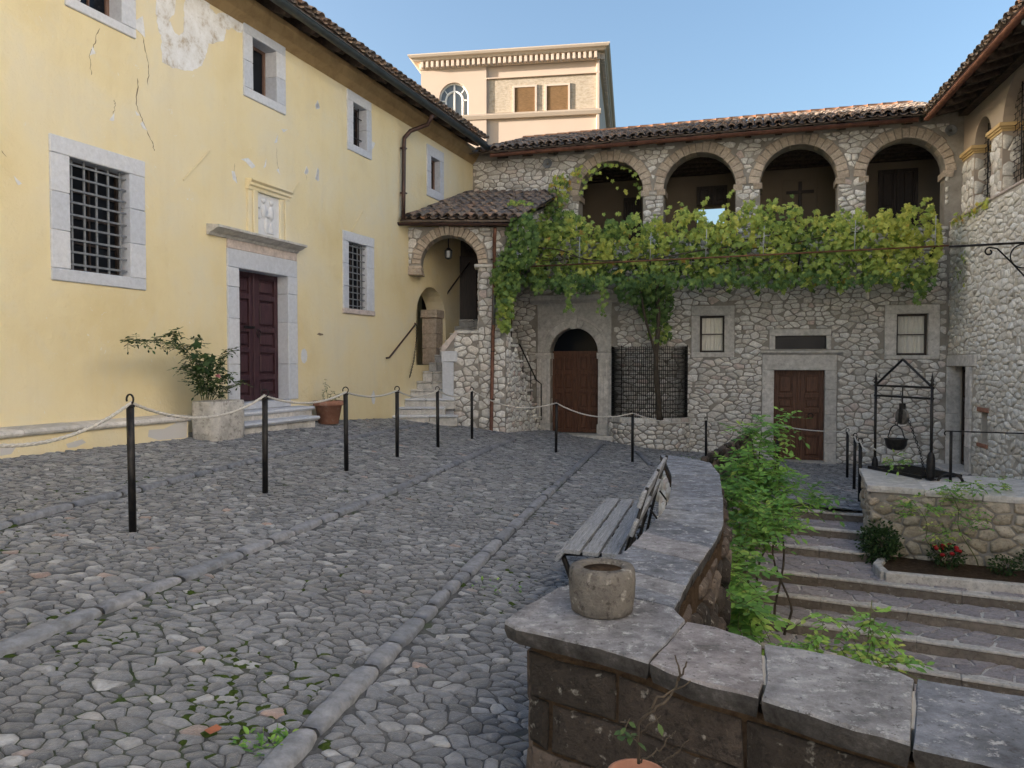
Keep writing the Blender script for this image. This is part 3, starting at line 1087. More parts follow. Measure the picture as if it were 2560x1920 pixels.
# drain lines across the paving
DRAINS = [[(-160, 1366), (0, 1320), (208, 1259), (347, 1227), (640, 1152), (866, 1100), (1070, 1060)],
          [(-260, 1740), (0, 1632), (300, 1512), (741, 1331), (1000, 1222), (1285, 1099)],
          [(600, 2030), (694, 1920), (984, 1620), (1170, 1432), (1331, 1273), (1430, 1180), (1504, 1111)],
          [(1594, 1130), (1627, 1166)]]
dl = [[on_ground(*p)[:2] for p in L] for L in DRAINS]

def seg_near(x, y):
    best = (9, None)
    for L in dl:
        for a, b in zip(L[:-1], L[1:]):
            d = b - a
            t = max(0, min(1, ((x - a[0]) * d[0] + (y - a[1]) * d[1]) / (d @ d)))
            q = a + d * t
            r = math.hypot(x - q[0], y - q[1])
            if r < best[0]:
                best = (r, q)
    return best

PORCH_Y = 17.8
PLANTER_C = BF.w(4.85, 0.0, 0)

def court(x, y):
    p = np.array([x, y, 0])
    if y < 1.3 or abs(x) > 0.80 * y + 0.5:
        return False
    ly = YF.loc(p)
    if ly[1] > -0.03 or (ly[1] > -0.35 and ly[0] < -11.0):
        return False
    if BF.loc(p)[1] > -0.02 or RF.loc(p)[1] > -0.02:
        return False
    if inside(PIT, x, y) or inside(BODY, x, y):
        return False
    if y > PORCH_Y and x < -0.12 + (y - PORCH_Y) * 0.33:
        return False
    bl = BF.loc(p)
    if (bl[0] - 4.85) ** 2 / 1.08 ** 2 + bl[1] ** 2 / 0.80 ** 2 < 1:
        return False
    return True

rc = random.Random(21)
cs = cells(-7.5, 10.0, 1.3, 8.0, 0.075, 0.058, rc, 0.47, 0.27, court)
cs += cells(-7.5, 10.0, 8.0, 21.0, 0.092, 0.070, rc, 0.46, 0.24, court)
out = []
for (X, Y), poly in cs:
    r, q = seg_near(X, Y)
    if r < 0.054:
        continue
    if r < 0.18:
        nx_, ny_ = (X - q[0]) / r, (Y - q[1]) / r
        poly = clip(poly, -nx_, -ny_, -(0.060 + nx_ * q[0] + ny_ * q[1]))
        if len(poly) < 3:
            continue
    out.append(((X, Y), poly))
near = [t for t in out if t[0][1] < 6.0]
far = [t for t in out if t[0][1] >= 6.0]
for part_, rnd, lim in ((near, 1, 300), (far, 0, 0)):
    lay(part_, ground, lambda u, v, n: (u, v, G(u, v) + n), M['cobble'], 'cobble', 'cobbles', rc, gap=0.0032, proud=(0.004, 0.016), edge=0.009,
        rounds=rnd, limit=lim, weight=seen_weight(), deep=-0.012, tilt=0.17)

rd = random.Random(5)
for L in dl:
    pts = []
    for a, b in zip(L[:-1], L[1:]):
        n_ = max(2, int(np.linalg.norm(b - a) / 0.08))
        pts += [a + (b - a) * k / n_ for k in range(n_)]
    pts.append(L[-1])
    i = 0
    while i < len(pts) - 2:
        k = min(len(pts) - 1, i + rd.randint(3, 8))
        seg = pts[i:k + 1]
        ctr = seg[len(seg) // 2]
        c3 = (ctr[0], ctr[1], G(*ctr))
        b = MB()
        vs_, fs_ = [], []
        wd, hh = rd.uniform(0.043, 0.056), rd.uniform(0.034, 0.046)
        prof = [(-1, -0.03), (-0.99, 0.55 * hh), (-0.70, 0.95 * hh), (0, hh * 1.04), (0.70, 0.95 * hh), (0.99, 0.55 * hh), (1, -0.03)]
        for s, p in enumerate(seg):
            d = seg[min(s + 1, len(seg) - 1)] - seg[max(s - 1, 0)]
            d = d / np.linalg.norm(d)
            nn = np.array([-d[1], d[0]])
            end = 0.80 if s in (0, len(seg) - 1) else 1.0
            ww = wd * end * rd.uniform(0.86, 1.10)
            pp = p + d * (0.010 if s == 0 else (-0.010 if s == len(seg) - 1 else 0))
            for a, h in prof:
                q = pp + nn * a * ww
                vs_.append((q[0] - c3[0], q[1] - c3[1], G(*q) + (h * end if h > 0 else h) * rd.uniform(0.9, 1.1) - c3[2]))
        m_ = len(prof)
        for s in range(len(seg) - 1):
            for t in range(m_ - 1):
                fs_.append((s * m_ + t, s * m_ + t + 1, (s + 1) * m_ + t + 1, (s + 1) * m_ + t))
        fs_ += [tuple(range(m_)), tuple(range(len(vs_) - 1, len(vs_) - m_ - 1, -1))]
        b.add(vs_, fs_, rd.random())
        b.build('drain_stone', M['drain'], ground, True, Matrix.Translation(c3))
        i = k

# moss in the joints
mo = MB()
rm_ = random.Random(3)
SPOTS = [((300, 1200), 0.55, 26), ((215, 1215), 0.5, 22), ((150, 1270), 0.5, 26), ((60, 1305), 0.4, 20), ((360, 1180), 0.5, 16), ((620, 1400), 0.25, 10), ((450, 1475), 0.25, 16), ((330, 1530), 0.3, 20), ((200, 1585), 0.3, 24), ((90, 1620), 0.3, 22),
         ((560, 1690), 0.22, 26), ((640, 1740), 0.25, 26), ((690, 1850), 0.2, 24), ((600, 1800), 0.25, 18), ((720, 1700), 0.25, 20), ((850, 1720), 0.15, 10), ((1240, 1440), 0.3, 18), ((1200, 1500), 0.25, 14), ((480, 1870), 0.2, 10), ((900, 1440), 0.4, 8)]
for px_, rad, cnt in SPOTS:
    c0 = on_ground(*px_)
    for _ in range(cnt):
        a, r = rm_.uniform(0, 6.28), rad * math.sqrt(rm_.random())
        x, y = c0[0] + r * math.cos(a), c0[1] + 1.5 * r * math.sin(a)
        if not court(x, y):
            continue
        s = rm_.uniform(0.012, 0.040)
        pol = [(x + s * rm_.uniform(0.5, 1.1) * math.cos(t * 0.9), y + s * rm_.uniform(0.5, 1.1) * math.sin(t * 0.9)) for t in range(7)]
        q = stone(pol, 0.001, rm_.uniform(0.004, 0.010), 0.010, rm_, 1, -0.02, 0.1)
        if q:
            mo.add([(u, v, G(u, v) + w) for u, v, w in q[0]], q[1], rm_.random())
mo_o = mo.build('moss', M['moss'], ground, True)
mo_o['kind'] = 'stuff'

# ---------------------------------------------------------------- yellow house
def bl(parent, name, x0, x1, y0, y1, z0, z1, mat, c=0.008, j=0.0, tone=None):
    b = MB()
    b.cur = R.random() if tone is None else tone
    cx, cy, cz = (x0 + x1) / 2, (y0 + y1) / 2, (z0 + z1) / 2
    b.cbox(x0 - cx, x1 - cx, y0 - cy, y1 - cy, z0 - cz, z1 - cz, c, j)
    return b.build(name, mat, parent, False, Matrix.Translation((cx, cy, cz)))

def mould(parent, name, x0, x1, prof, mat, tone=None):
    """prof: closed list of (y, z) extruded along x."""
    b = MB()
    b.cur = R.random() if tone is None else tone
    n_ = len(prof)
    vs_ = [(x0, y, z) for y, z in prof] + [(x1, y, z) for y, z in prof]
    fs_ = [tuple(range(n_)), tuple(range(2 * n_ - 1, n_ - 1, -1))] + [(i, i + n_, (i + 1) % n_ + n_, (i + 1) % n_) for i in range(n_)]
    b.add(vs_, fs_)
    return b.build(name, mat, parent)

house = thing('yellow_house', 'long yellow plastered house with cracked wall and stone window surrounds', 'house', YF.m)
W = {}
W['w1'] = (rect(YF, (172, 392), (322, 434), (322, 690), (172, 677)), rect(YF, (121, 335), (358, 402), (364, 726), (127, 700)))
W['w0'] = (rect(YF, (197, -150), (300, -90), (300, 60), (197, 2)), rect(YF, (159, -230), (336, -150), (336, 99), (159, 11)))
W['w2'] = (rect(YF, (630, 95), (689, 127), (689, 255), (630, 226)), rect(YF, (607, 47), (712, 90), (711, 288), (606, 237)))
W['w3'] = (rect(YF, (881, 255), (915, 275), (914, 378), (881, 360)), rect(YF, (866, 222), (928, 258), (926, 402), (867, 370)))
W['w4'] = (rect(YF, (1076, 390), (1099, 404), (1098, 482), (1076, 471)), rect(YF, (1066, 357), (1108, 385), (1107, 509), (1066, 486)))
W['w5'] = (rect(YF, (870, 602), (915, 617), (915, 776), (870, 771)), rect(YF, (856, 573), (933, 598), (934, 790), (856, 783)))
DOOR = (rect(YF, (596, 671), (718, 691), (718, 1006), (596, 1000)), rect(YF, (567, 619), (741, 654), (741, 1010), (567, 993)))
DZ = 0.5 * (DOOR[0][2] + DOOR[1][2])
DOOR = ((*DOOR[0][:2], DZ, DOOR[0][3]), (*DOOR[1][:2], DZ, DOOR[1][3]))
na, nb_ = YF.on(1040, 760)[0], YF.on(1092, 760)[0]
NICHE = (na, nb_ + 0.5, 1.55, 3.45)
s_ = 0.01
holes = [('r', o_[0] + s_, o_[1] - s_, o_[2] + s_, o_[3] - s_) for _, o_ in W.values()]
holes += [('r', DOOR[1][0] + s_, DOOR[1][1] - s_, DZ, DOOR[1][3] - s_), ('a', NICHE[0], NICHE[1], NICHE[2], NICHE[3] - (NICHE[1] - NICHE[0]) / 2)]
YTOP = 7.05
solid_wall(-26, 0.4, -1.5, YTOP + 0.5, 0, 0.5, holes).build('wall', M['yellow'], house)
# the house behind its front: back wall, ends, roof
hb = MB()
hb.box(-26, 0.4, 9.5, 10.0, -1.5, 7.4)
hb.build('rear_wall', M['yellow'], house)
MB().box(-26.5, -26, 0, 10, -1.5, 7.4).build('end_wall', M['yellow'], house)
MB().box(0.4, 0.9, 0.45, 10, -1.5, 7.4).build('end_wall', M['yellow'], house)
MB().prism([(-26, -1.4), (0.3, -1.4), (0.3, -1.3), (-26, -1.3)], 0.5, 9.5).build('inner_floor', M['void'], house)

def glazing(parent, op, y, wood, cols=1, rows=1, glass=None, fw=0.045, name='window'):
    x0, x1, z0, z1 = op
    w = MB()
    b = w
    b.box(x0, x0 + fw, y - 0.03, y + 0.03, z0, z1)
    b.box(x1 - fw, x1, y - 0.03, y + 0.03, z0, z1)
    b.box(x0 + fw, x1 - fw, y - 0.029, y + 0.029, z0, z0 + fw)
    b.box(x0 + fw, x1 - fw, y - 0.029, y + 0.029, z1 - fw, z1)
    o = b.build(name, wood, parent)
    bw_ = fw * 0.5
    xs = [x0 + fw + (x1 - x0 - 2 * fw) * k / cols for k in range(cols + 1)]
    zs = [z0 + fw + (z1 - z0 - 2 * fw) * k / rows for k in range(rows + 1)]
    for k in range(1, cols):
        bl(o, 'glazing_bar', xs[k] - bw_ / 2, xs[k] + bw_ / 2, y - 0.024, y + 0.024, z0 + fw, z1 - fw, wood, 0.003)
    for k in range(1, rows):
        bl(o, 'glazing_bar', x0 + fw, x1 - fw, y - 0.021, y + 0.021, zs[k] - bw_ / 2, zs[k] + bw_ / 2, wood, 0.003)
    for a in range(cols):
        for c in range(rows):
            MB().box(xs[a], xs[a + 1], y + 0.004, y + 0.010, zs[c], zs[c + 1]).build('pane', glass or M['glass_dark'], o)
    return o

def surround(win, op, ou, mat, y0=-0.03, y1=0.36, sill=None, split=2, sill_mat=None):
    bl(win, 'lintel', ou[0], ou[1], y0, y1, op[3], ou[3], mat, 0.010, 0.003)
    for a, b in ((ou[0], op[0]), (op[1], ou[1])):
        for k in range(split):
            za, zb = op[2] + (op[3] - op[2]) * k / split, op[2] + (op[3] - op[2]) * (k + 1) / split
            bl(win, 'jamb', a, b, y0 + R.uniform(0, 0.004), y1, za + 0.002, zb - 0.002, mat, 0.008, 0.002)
    s = sill or 0.0
    bl(win, 'sill', ou[0] - s, ou[1] + s, y0 - s, y1, ou[2], op[2], sill_mat or mat, 0.010, 0.003)

def grille(win, op, y, nv, nh, mat, r=0.011):
    for k in range(nv):
        x = op[0] + (op[1] - op[0]) * (k + 0.5) / nv
        bl(win, 'bar', x - r, x + r, y - r, y + r, op[2], op[3], mat, 0.003)
    for k in range(nh):
        z = op[2] + (op[3] - op[2]) * (k + 0.5) / nh
        bl(win, 'bar', op[0], op[1], y - r - 0.016, y - r - 0.001, z - r * 1.1, z + r * 1.1, mat, 0.003)

for k, (cols, rows, wood) in {'w1': (2, 4, 'frame_dark'), 'w0': (2, 2, 'frame_wood'), 'w2': (1, 1, 'frame_wood'), 'w3': (1, 2, 'frame_dark'), 'w4': (2, 1, 'frame_wood'), 'w5': (2, 3, 'frame_dark')}.items():
    op, ou = W[k]
    w = glazing(house, op, {'w1': 0.20, 'w0': 0.22, 'w2': 0.24, 'w3': 0.22, 'w4': 0.16, 'w5': 0.17}[k], M[wood], cols, rows)
    surround(w, op, ou, M['trim'], sill=0.012 if k == 'w5' else None, split=3 if k in ('w1', 'w5') else 2, sill_mat=M['trim_pink'] if k == 'w5' else None)
    if k == 'w1':
        grille(w, op, 0.06, 5, 9, M['grille'], 0.012)
    if k == 'w5':
        grille(w, op, 0.05, 4, 10, M['grille'], 0.010)
    if k == 'w3':
        grille(w, op, 0.12, 3, 2, M['iron'], 0.008)

def panel_door(parent, x0, x1, z0, z1, y, mat, cols, rows, stile=0.07, gap=0.004, name='door'):
    """Two framed leaves. rows: relative heights from the bottom up; stiles and rails stand proud of sunk, fielded panels."""
    b = MB()
    xm = (x0 + x1) / 2
    b.box(x0, xm - gap, y + 0.045, y + 0.08, z0, z1)
    b.box(xm + gap, x1, y + 0.0455, y + 0.08, z0, z1)
    d = b.build(name, mat, parent)
    bl(d, 'cover_strip', xm - 0.035, xm + 0.035, y - 0.015, y + 0.0445, z0, z1, mat, 0.008)
    tot = sum(rows)
    zs_2 = [z0]
    for h in rows:
        zs_2.append(zs_2[-1] + (z1 - z0) * h / tot)
    for lx0, lx1 in ((x0, xm - 0.036), (xm + 0.036, x1)):
        cw = (lx1 - lx0) / cols
        sw_3 = min(stile, cw * 0.2)
        for c in range(cols + 1):
            xa_ = lx0 + c * cw
            l_, r_2 = (xa_, xa_ + sw_3) if c == 0 else ((xa_ - sw_3, xa_) if c == cols else (xa_ - sw_3 / 2, xa_ + sw_3 / 2))
            bl(d, 'stile', l_, r_2, y, y + 0.0448, z0, z1, mat, 0.006)
        for k, z in enumerate(zs_2):
            l_, h_ = (z, z + stile) if k == 0 else ((z - stile, z) if k == len(zs_2) - 1 else (z - stile / 2, z + stile / 2))
            bl(d, 'rail', lx0 + sw_3, lx1 - sw_3, y + 0.003, y + 0.0446, l_, h_, mat, 0.006)
        for c in range(cols):
            a0 = lx0 + c * cw + (sw_3 if c == 0 else sw_3 / 2)
            a1 = lx0 + (c + 1) * cw - (sw_3 if c == cols - 1 else sw_3 / 2)
            for k in range(len(rows)):
                b0 = zs_2[k] + (stile if k == 0 else stile / 2)
                b1 = zs_2[k + 1] - (stile if k == len(rows) - 1 else stile / 2)
                g_ = min(0.04, (a1 - a0) * 0.2)
                bl(d, 'panel', a0 + g_, a1 - g_, y + 0.012, y + 0.0444, b0 + g_, b1 - g_, mat, 0.018)
    return d

op, ou = DOOR
dr = panel_door(house, op[0], op[1], op[2] + 0.01, op[3], 0.19, M['door_maroon'], 1, [0.95, 1.15, 0.85, 1.35, 1.0], 0.09)
bl(dr, 'threshold', op[0] - 0.02, op[1] + 0.02, -0.06, 0.44, DZ - 0.12, DZ, M['trim'], 0.01)
bl(dr, 'lintel', ou[0], ou[1], -0.035, 0.42, op[3], ou[3], M['trim'], 0.01, 0.003)
for a, b_ in ((ou[0], op[0]), (op[1], ou[1])):
    zs = [DZ, DZ + 0.62, DZ + 1.35, DZ + 1.85, op[3]]
    for za, zb in zip(zs[:-1], zs[1:]):
        bl(dr, 'jamb', a, b_, -0.035 + R.uniform(0, 0.005), 0.42, za + 0.002, zb - 0.002, M['trim'], 0.008, 0.002)
kn = MB()
kx, kz = op[0] + (op[1] - op[0]) * 0.56, DZ + 1.15
kn.tube([(kx + 0.05 * math.cos(t), 0.165, kz + 0.06 * math.sin(t)) for t in [i * 0.4 for i in range(17)]], 0.008, 6)
kn.build('knocker', M['iron'], dr, True)
bl(dr, 'latch', op[0] + 0.35, op[0] + 0.62, 0.165, 0.188, DZ + 1.22, DZ + 1.26, M['iron'], 0.004)
fz0, fz1 = ou[3], rect(YF, (565, 596), (741, 634), (741, 654), (567, 619))[3]
bl(dr, 'frieze', ou[0] + 0.005, ou[1] - 0.005, -0.030, 0.30, fz0, fz1, M['trim_pink'], 0.006)
ca, cb = YF.on(549, 575, -0.25)[0], YF.on(770, 622, -0.25)[0]
mould(dr, 'cornice', ca, cb, [(0.05, fz1), (-0.04, fz1), (-0.07, fz1 + 0.04), (-0.13, fz1 + 0.055), (-0.19, fz1 + 0.09), (-0.24, fz1 + 0.10), (-0.24, fz1 + 0.135), (0.05, fz1 + 0.17)], M['trim_grey'])
# carved tablet over the door
pin = rect(YF, (637, 481), (696, 496), (696, 600), (637, 585))
po = rect(YF, (616, 446), (716, 482), (717, 612), (616, 578))
pz0 = fz1 + 0.15
tb = MB()
tb.box(pin[0], pin[1], -0.01, 0.05, pz0, pin[3])
rp = random.Random(4)
def blob(b, x, y, z, rx, ry, rz, n_=10):
    prof = [(math.sin(math.pi * k / 6) * 1.0, -math.cos(math.pi * k / 6)) for k in range(7)]
    vs_, fs_ = [], []
    for r, h in prof:
        for k in range(n_):
            w = 2 * math.pi * k / n_
            vs_.append((x + rx * r * math.cos(w), y + ry * r * math.sin(w), z + rz * h))
    for i in range(6):
        for k in range(n_):
            k1 = (k + 1) % n_
            fs_.append((i * n_ + k, i * n_ + k1, (i + 1) * n_ + k1, (i + 1) * n_ + k))
    b.add(vs_, fs_)
tab = tb.build('tablet', M['relief'], house)
pw, ph = pin[1] - pin[0], pin[3] - pz0
rl = MB()
for fx, fz, rx, rz in ((0.33, 0.84, 0.075, 0.06), (0.66, 0.84, 0.075, 0.06), (0.34, 0.60, 0.10, 0.16), (0.64, 0.58, 0.09, 0.17), (0.5, 0.50, 0.22, 0.03), (0.15, 0.66, 0.03, 0.02), (0.15, 0.42, 0.03, 0.02), (0.42, 0.30, 0.06, 0.20), (0.66, 0.24, 0.05, 0.15), (0.60, 0.12, 0.14, 0.02)):
    blob(rl, pin[0] + pw * fx, -0.012, pz0 + ph * fz, pw * rx * 1.2, 0.035, ph * rz)
rl.build('carving', M['relief'], tab, True)
fw_ = 0.075
for a, b_ in ((po[0], pin[0]), (pin[1], po[1])):
    bl(tab, 'frame_side', a, a + (b_ - a) * 0.45, -0.045, 0.06, pz0, po[3], M['yellow'], 0.012)
    bl(tab, 'frame_side', a + (b_ - a) * 0.45, b_, -0.075, 0.06, pz0, pin[3], M['yellow'], 0.012)
mould(tab, 'frame_head', po[0] - 0.02, po[1] + 0.02, [(0.06, pin[3]), (-0.06, pin[3]), (-0.07, pin[3] + 0.05), (-0.10, pin[3] + 0.07), (-0.10, pin[3] + 0.11), (-0.14, pin[3] + 0.14), (-0.14, po[3]), (0.06, po[3] + 0.02)], M['yellow'])

# bared patches, chips and cracks of the plaster
def patch(name, pts, mat, y=-0.004, jag=0.0, sub=1, rng=R):
    q = [YF.on(*p) for p in pts]
    for _ in range(sub):
        z = []
        for i in range(len(q)):
            a, b = q[i], q[(i + 1) % len(q)]
            z += [a, ((a[0] + b[0]) / 2 + rng.uniform(-jag, jag), (a[1] + b[1]) / 2 + rng.uniform(-jag, jag))]
        q = z
    b = MB()
    n_ = len(q)
    b.add([(x, y, z) for x, z in q] + [(x, 0.004, z) for x, z in q], [tuple(range(n_))] + [(i, (i + 1) % n_, (i + 1) % n_ + n_, i + n_) for i in range(n_)])
    return b.build(name, mat, house)

def c1(x, y):
    return (x / 2.765, y / 2.765)

def c9(x, y):
    return (640 + x / 3.456, y / 3.456)

patch('bared_patch', [c1(*p) for p in [(1085, -60), (1210, -60), (1205, 90), (1165, 140), (1200, 215), (1240, 245), (1270, 200), (1275, 110), (1268, 60), (1300, -60), (1440, -60), (1450, 60), (1500, 95), (1580, 90), (1680, 130), (1672, 225), (1620, 205), (1560, 200), (1545, 285), (1440, 300), (1420, 380), (1395, 455), (1330, 490), (1210, 470), (1120, 430), (1110, 330), (1115, 240), (1090, 190), (1075, 90)]], M['peel'], jag=0.02, sub=2)
for pts in ([(935, 140), (985, 110), (1003, 260), (940, 200)], [(1600, 1180), (1620, 1185), (1640, 1270), (1610, 1240)], [(1665, 1100), (1715, 1092), (1765, 1150), (1740, 1165), (1700, 1120)], [(1945, 890), (1990, 895), (1960, 915)], [(1895, 990), (1920, 930), (1915, 985)], [(1820, 1165), (1840, 1095), (1838, 1150)],
            [(1910, 1175), (1925, 1165), (1938, 1210)], [(2108, 1195), (2120, 1150), (2132, 1200)], [(2180, 1240), (2200, 1165), (2205, 1250)], [(755, 830), (790, 780), (788, 835)], [(970, 850), (985, 840), (1018, 905), (990, 890)], [(935, 765), (968, 800), (945, 800)], [(95, 1215), (150, 1270), (125, 1280)], [(2180, 740), (2195, 690), (2210, 745)], [(640, 320), (660, 370), (620, 385)]):
    patch('plaster_chip', [c1(*p) for p in pts], M['chip'], jag=0.006, sub=1)
for pts in ([(415, 1495), (435, 1435), (455, 1480), (435, 1510)], [(510, 1540), (530, 1450), (545, 1480), (535, 1570)], [(995, 1280), (1005, 1220), (1028, 1235), (1010, 1290)], [(510, 910), (530, 870), (552, 935), (520, 945)]):
    patch('plaster_chip', [c9(*p) for p in pts], M['chip'], jag=0.006, sub=1)
patch('plaster_chip', [(760 + 8 * math.cos(t * 0.7), 890 + 19 * math.sin(t * 0.7)) for t in range(9)], M['relief'])
patch('plaster_chip', [(928, 990), (933, 975), (938, 990), (936, 1010), (931, 1008)], M['chip'], jag=0.01)
patch('plaster_chip', [(792, 836), (798, 832), (806, 834), (808, 838), (800, 839)], M['crack'], jag=0.005)

def crack(pts, w=0.008):
    q = [YF.on(*p) for p in pts]
    z = []
    for a, b in zip(q[:-1], q[1:]):
        z += [a] + [(a[0] + (b[0] - a[0]) * t + R.uniform(-0.014, 0.014), a[1] + (b[1] - a[1]) * t) for t in (0.25, 0.5, 0.75)]
    z.append(q[-1])
    b = MB()
    vs_ = []
    for i, (x, zz) in enumerate(z):
        h = w * (0.15 if i in (0, len(z) - 1) else R.uniform(0.25, 0.85))
        vs_ += [(x - h, -0.0025, zz), (x + h, -0.0025, zz)]
    b.add(vs_, [(2 * i, 2 * i + 1, 2 * i + 3, 2 * i + 2) for i in range(len(z) - 1)])
    b.build('crack', M['crack'], house)

crack([c1(*p) for p in [(948, 540), (950, 620), (940, 720), (970, 800), (1000, 870), (1035, 950), (1058, 1000), (1065, 1045)]], 0.012)
crack([c1(*p) for p in [(945, 195), (985, 255), (1000, 330), (1020, 420), (1025, 500), (1022, 590)]], 0.008)
crack([c1(*p) for p in [(690, 195), (660, 260), (645, 330), (615, 390), (625, 460), (632, 520)]], 0.008)
crack([c1(*p) for p in [(790, 690), (798, 730), (780, 790)]], 0.007)
crack([c1(*p) for p in [(1620, 1130), (1618, 1190), (1640, 1260)]], 0.007)
crack([c1(*p) for p in [(1910, 1020), (1915, 1110), (1925, 1180)]], 0.006)
crack([c9(*p) for p in [(430, 1490), (436, 1560)]], 0.005)
crack([c1(*p) for p in [(10, 1040), (45, 1085)]], 0.006)
crack([(752, 785), (845, 812)][:2], 0.002)
for a, b_ in (((396, 449), (522, 376)), ((716, 505), (745, 458)), ((877, 578), (905, 530))):   # slanting stubs of old fixings
    p, q = YF.on(*a) if a[0] > 500 else YF.on(457, 450), YF.on(*b_) if a[0] > 500 else YF.on(522, 377)
    MB().tube([(p[0], -0.01, p[1]), (q[0], -0.02, q[1])], 0.012, 6).build('fixing_stub', M['yellow'], house)

# eaves of the yellow house
GZ, GY = 7.30, -0.70
mould(house, 'cove', -26, -0.02, [(0.02, YTOP), (-0.01, YTOP), (-0.12, YTOP + 0.12), (-0.20, YTOP + 0.27), (-0.21, YTOP + 0.36), (0.02, YTOP + 0.36)], M['cove'])
sl = 0.50
sof = MB()
sof.add([(-26, GY + 0.02, GZ + 0.10), (-0.62, GY + 0.02, GZ + 0.10), (-0.62, 5.0, GZ + 0.10 + sl * 5.68), (-26, 5.0, GZ + 0.10 + sl * 5.68),
         (-26, GY + 0.02, GZ + 0.14), (-0.62, GY + 0.02, GZ + 0.14), (-0.62, 5.0, GZ + 0.14 + sl * 5.68), (-26, 5.0, GZ + 0.14 + sl * 5.68)],
        [(0, 1, 2, 3), (4, 7, 6, 5), (0, 4, 5, 1), (1, 5, 6, 2), (2, 6, 7, 3), (3, 7, 4, 0)])
sof.build('roof_deck', M['soffit'], house)
sof = MB()
zr = GZ + 0.12 + sl * 5.68
sof.add([(-26.6, 5.0, zr), (4.5, 5.0, zr), (4.5, 10.8, zr - sl * 5.8), (-26.6, 10.8, zr - sl * 5.8), (-0.62, 5.0, zr - 0.03), (4.5, -0.2, GZ + 0.2), (4.5, 5.0, zr), (-0.62, 0.2, GZ + 0.3)], [(0, 1, 2, 3)])
sof.build('roof_slope', M['tile'], house)
rx = -0.95
while rx > -16:
    b = MB()
    w_ = 0.065
    p = []
    for x in (rx - w_, rx + w_):
        p.append([(x, -0.52, GZ - 0.03), (x, -0.60, GZ + 0.02), (x, -0.60, GZ + 0.115), (x, 0.1, GZ + 0.40), (x, 0.1, GZ + 0.25)])
    n_ = 5
    b.add(p[0] + p[1], [tuple(range(n_)), tuple(range(2 * n_ - 1, n_ - 1, -1))] + [(i, i + n_, (i + 1) % n_ + n_, (i + 1) % n_) for i in range(n_)])
    b.build('rafter', M['beam'], house)
    rx -= 0.80
gutter(house, (-26, GY, GZ + 0.06), (-0.60, GY, GZ + 0.0), 0.085, M['lead'])
u_ = np.array([0, 1, sl]) / math.hypot(1, sl)
tile_field(house, (-16.2, GY - 0.03, GZ + 0.10), (1, 0, 0), u_, 72, 4, limit=150, weight=lambda p: -p[1], rng=random.Random(8))
# downspout: swan neck from the gutter, then down the wall to the porch
dp = [YF.on(1080, 289, -0.7), YF.on(1062, 312, -0.45), YF.on(1022, 328, -0.18), YF.on(1010, 345, -0.10), YF.on(1010, 360, -0.10), YF.on(1009, 470, -0.10), YF.on(1008, 548, -0.12)]
dy = [-0.7, -0.52, -0.22, -0.11, -0.10, -0.10, -0.12]
dsp = MB().tube([(p[0], y, p[1]) for p, y in zip(dp, dy)], 0.048, 10).build('downspout', M['pipe'], house, True)
for z in (6.4, 5.4):
    bl(dsp, 'clip', dp[4][0] - 0.06, dp[4][0] + 0.06, -0.15, -0.02, z, z + 0.03, M['pipe'], 0.004)
# handrail fixed to the wall by the stairs, with its chain
ha, hb_ = YF.on(972, 894, -0.09), YF.on(1040, 810, -0.09)
hr = MB().tube([(ha[0], -0.02, ha[1] - 0.01), (ha[0] + 0.02, -0.09, ha[1]), (hb_[0], -0.09, hb_[1]), (hb_[0] + 0.03, -0.05, hb_[1] + 0.02)], 0.020, 8)
hro = hr.build('handrail', M['pipe'], house, True)
tag(hro, 'brown iron handrail on the yellow wall beside the stone stair', None)

def chain(pts, r, mat, name, parent=None, link_len=0.05):
    """Real links along a path, joined as one part."""
    pts = [Vector(p) for p in pts]
    b = MB()
    seglen = [0]
    for a, c in zip(pts[:-1], pts[1:]):
        seglen.append(seglen[-1] + (c - a).length)
    n_ = max(2, int(seglen[-1] / (link_len * 0.75)))
    for k in range(n_):
        s = seglen[-1] * (k + 0.5) / n_
        i = max(j for j in range(len(pts)) if seglen[j] <= s)
        i = min(i, len(pts) - 2)
        t = (s - seglen[i]) / max(1e-6, seglen[i + 1] - seglen[i])
        c = pts[i].lerp(pts[i + 1], t)
        d = (pts[i + 1] - pts[i]).normalized()
        a = d.orthogonal().normalized()
        if k % 2:
            a = d.cross(a)
        loop = [c + d * math.cos(w) * link_len / 2 + a * math.sin(w) * link_len * 0.28 for w in [j * math.pi / 4 for j in range(9)]]
        b.tube([tuple(q) for q in loop], r, 4, False)
    o = b.build(name, mat, parent)
    o['kind'] = 'stuff'
    return o
ch = [(hb_[0] + 0.03, -0.09, hb_[1])] + [(x, -0.08, z) for x, z in (YF.on(1041, 850, -0.08), YF.on(1035, 900, -0.08), YF.on(1024, 944, -0.08))]
chain(ch, 0.006, M['iron'], 'chain', house)
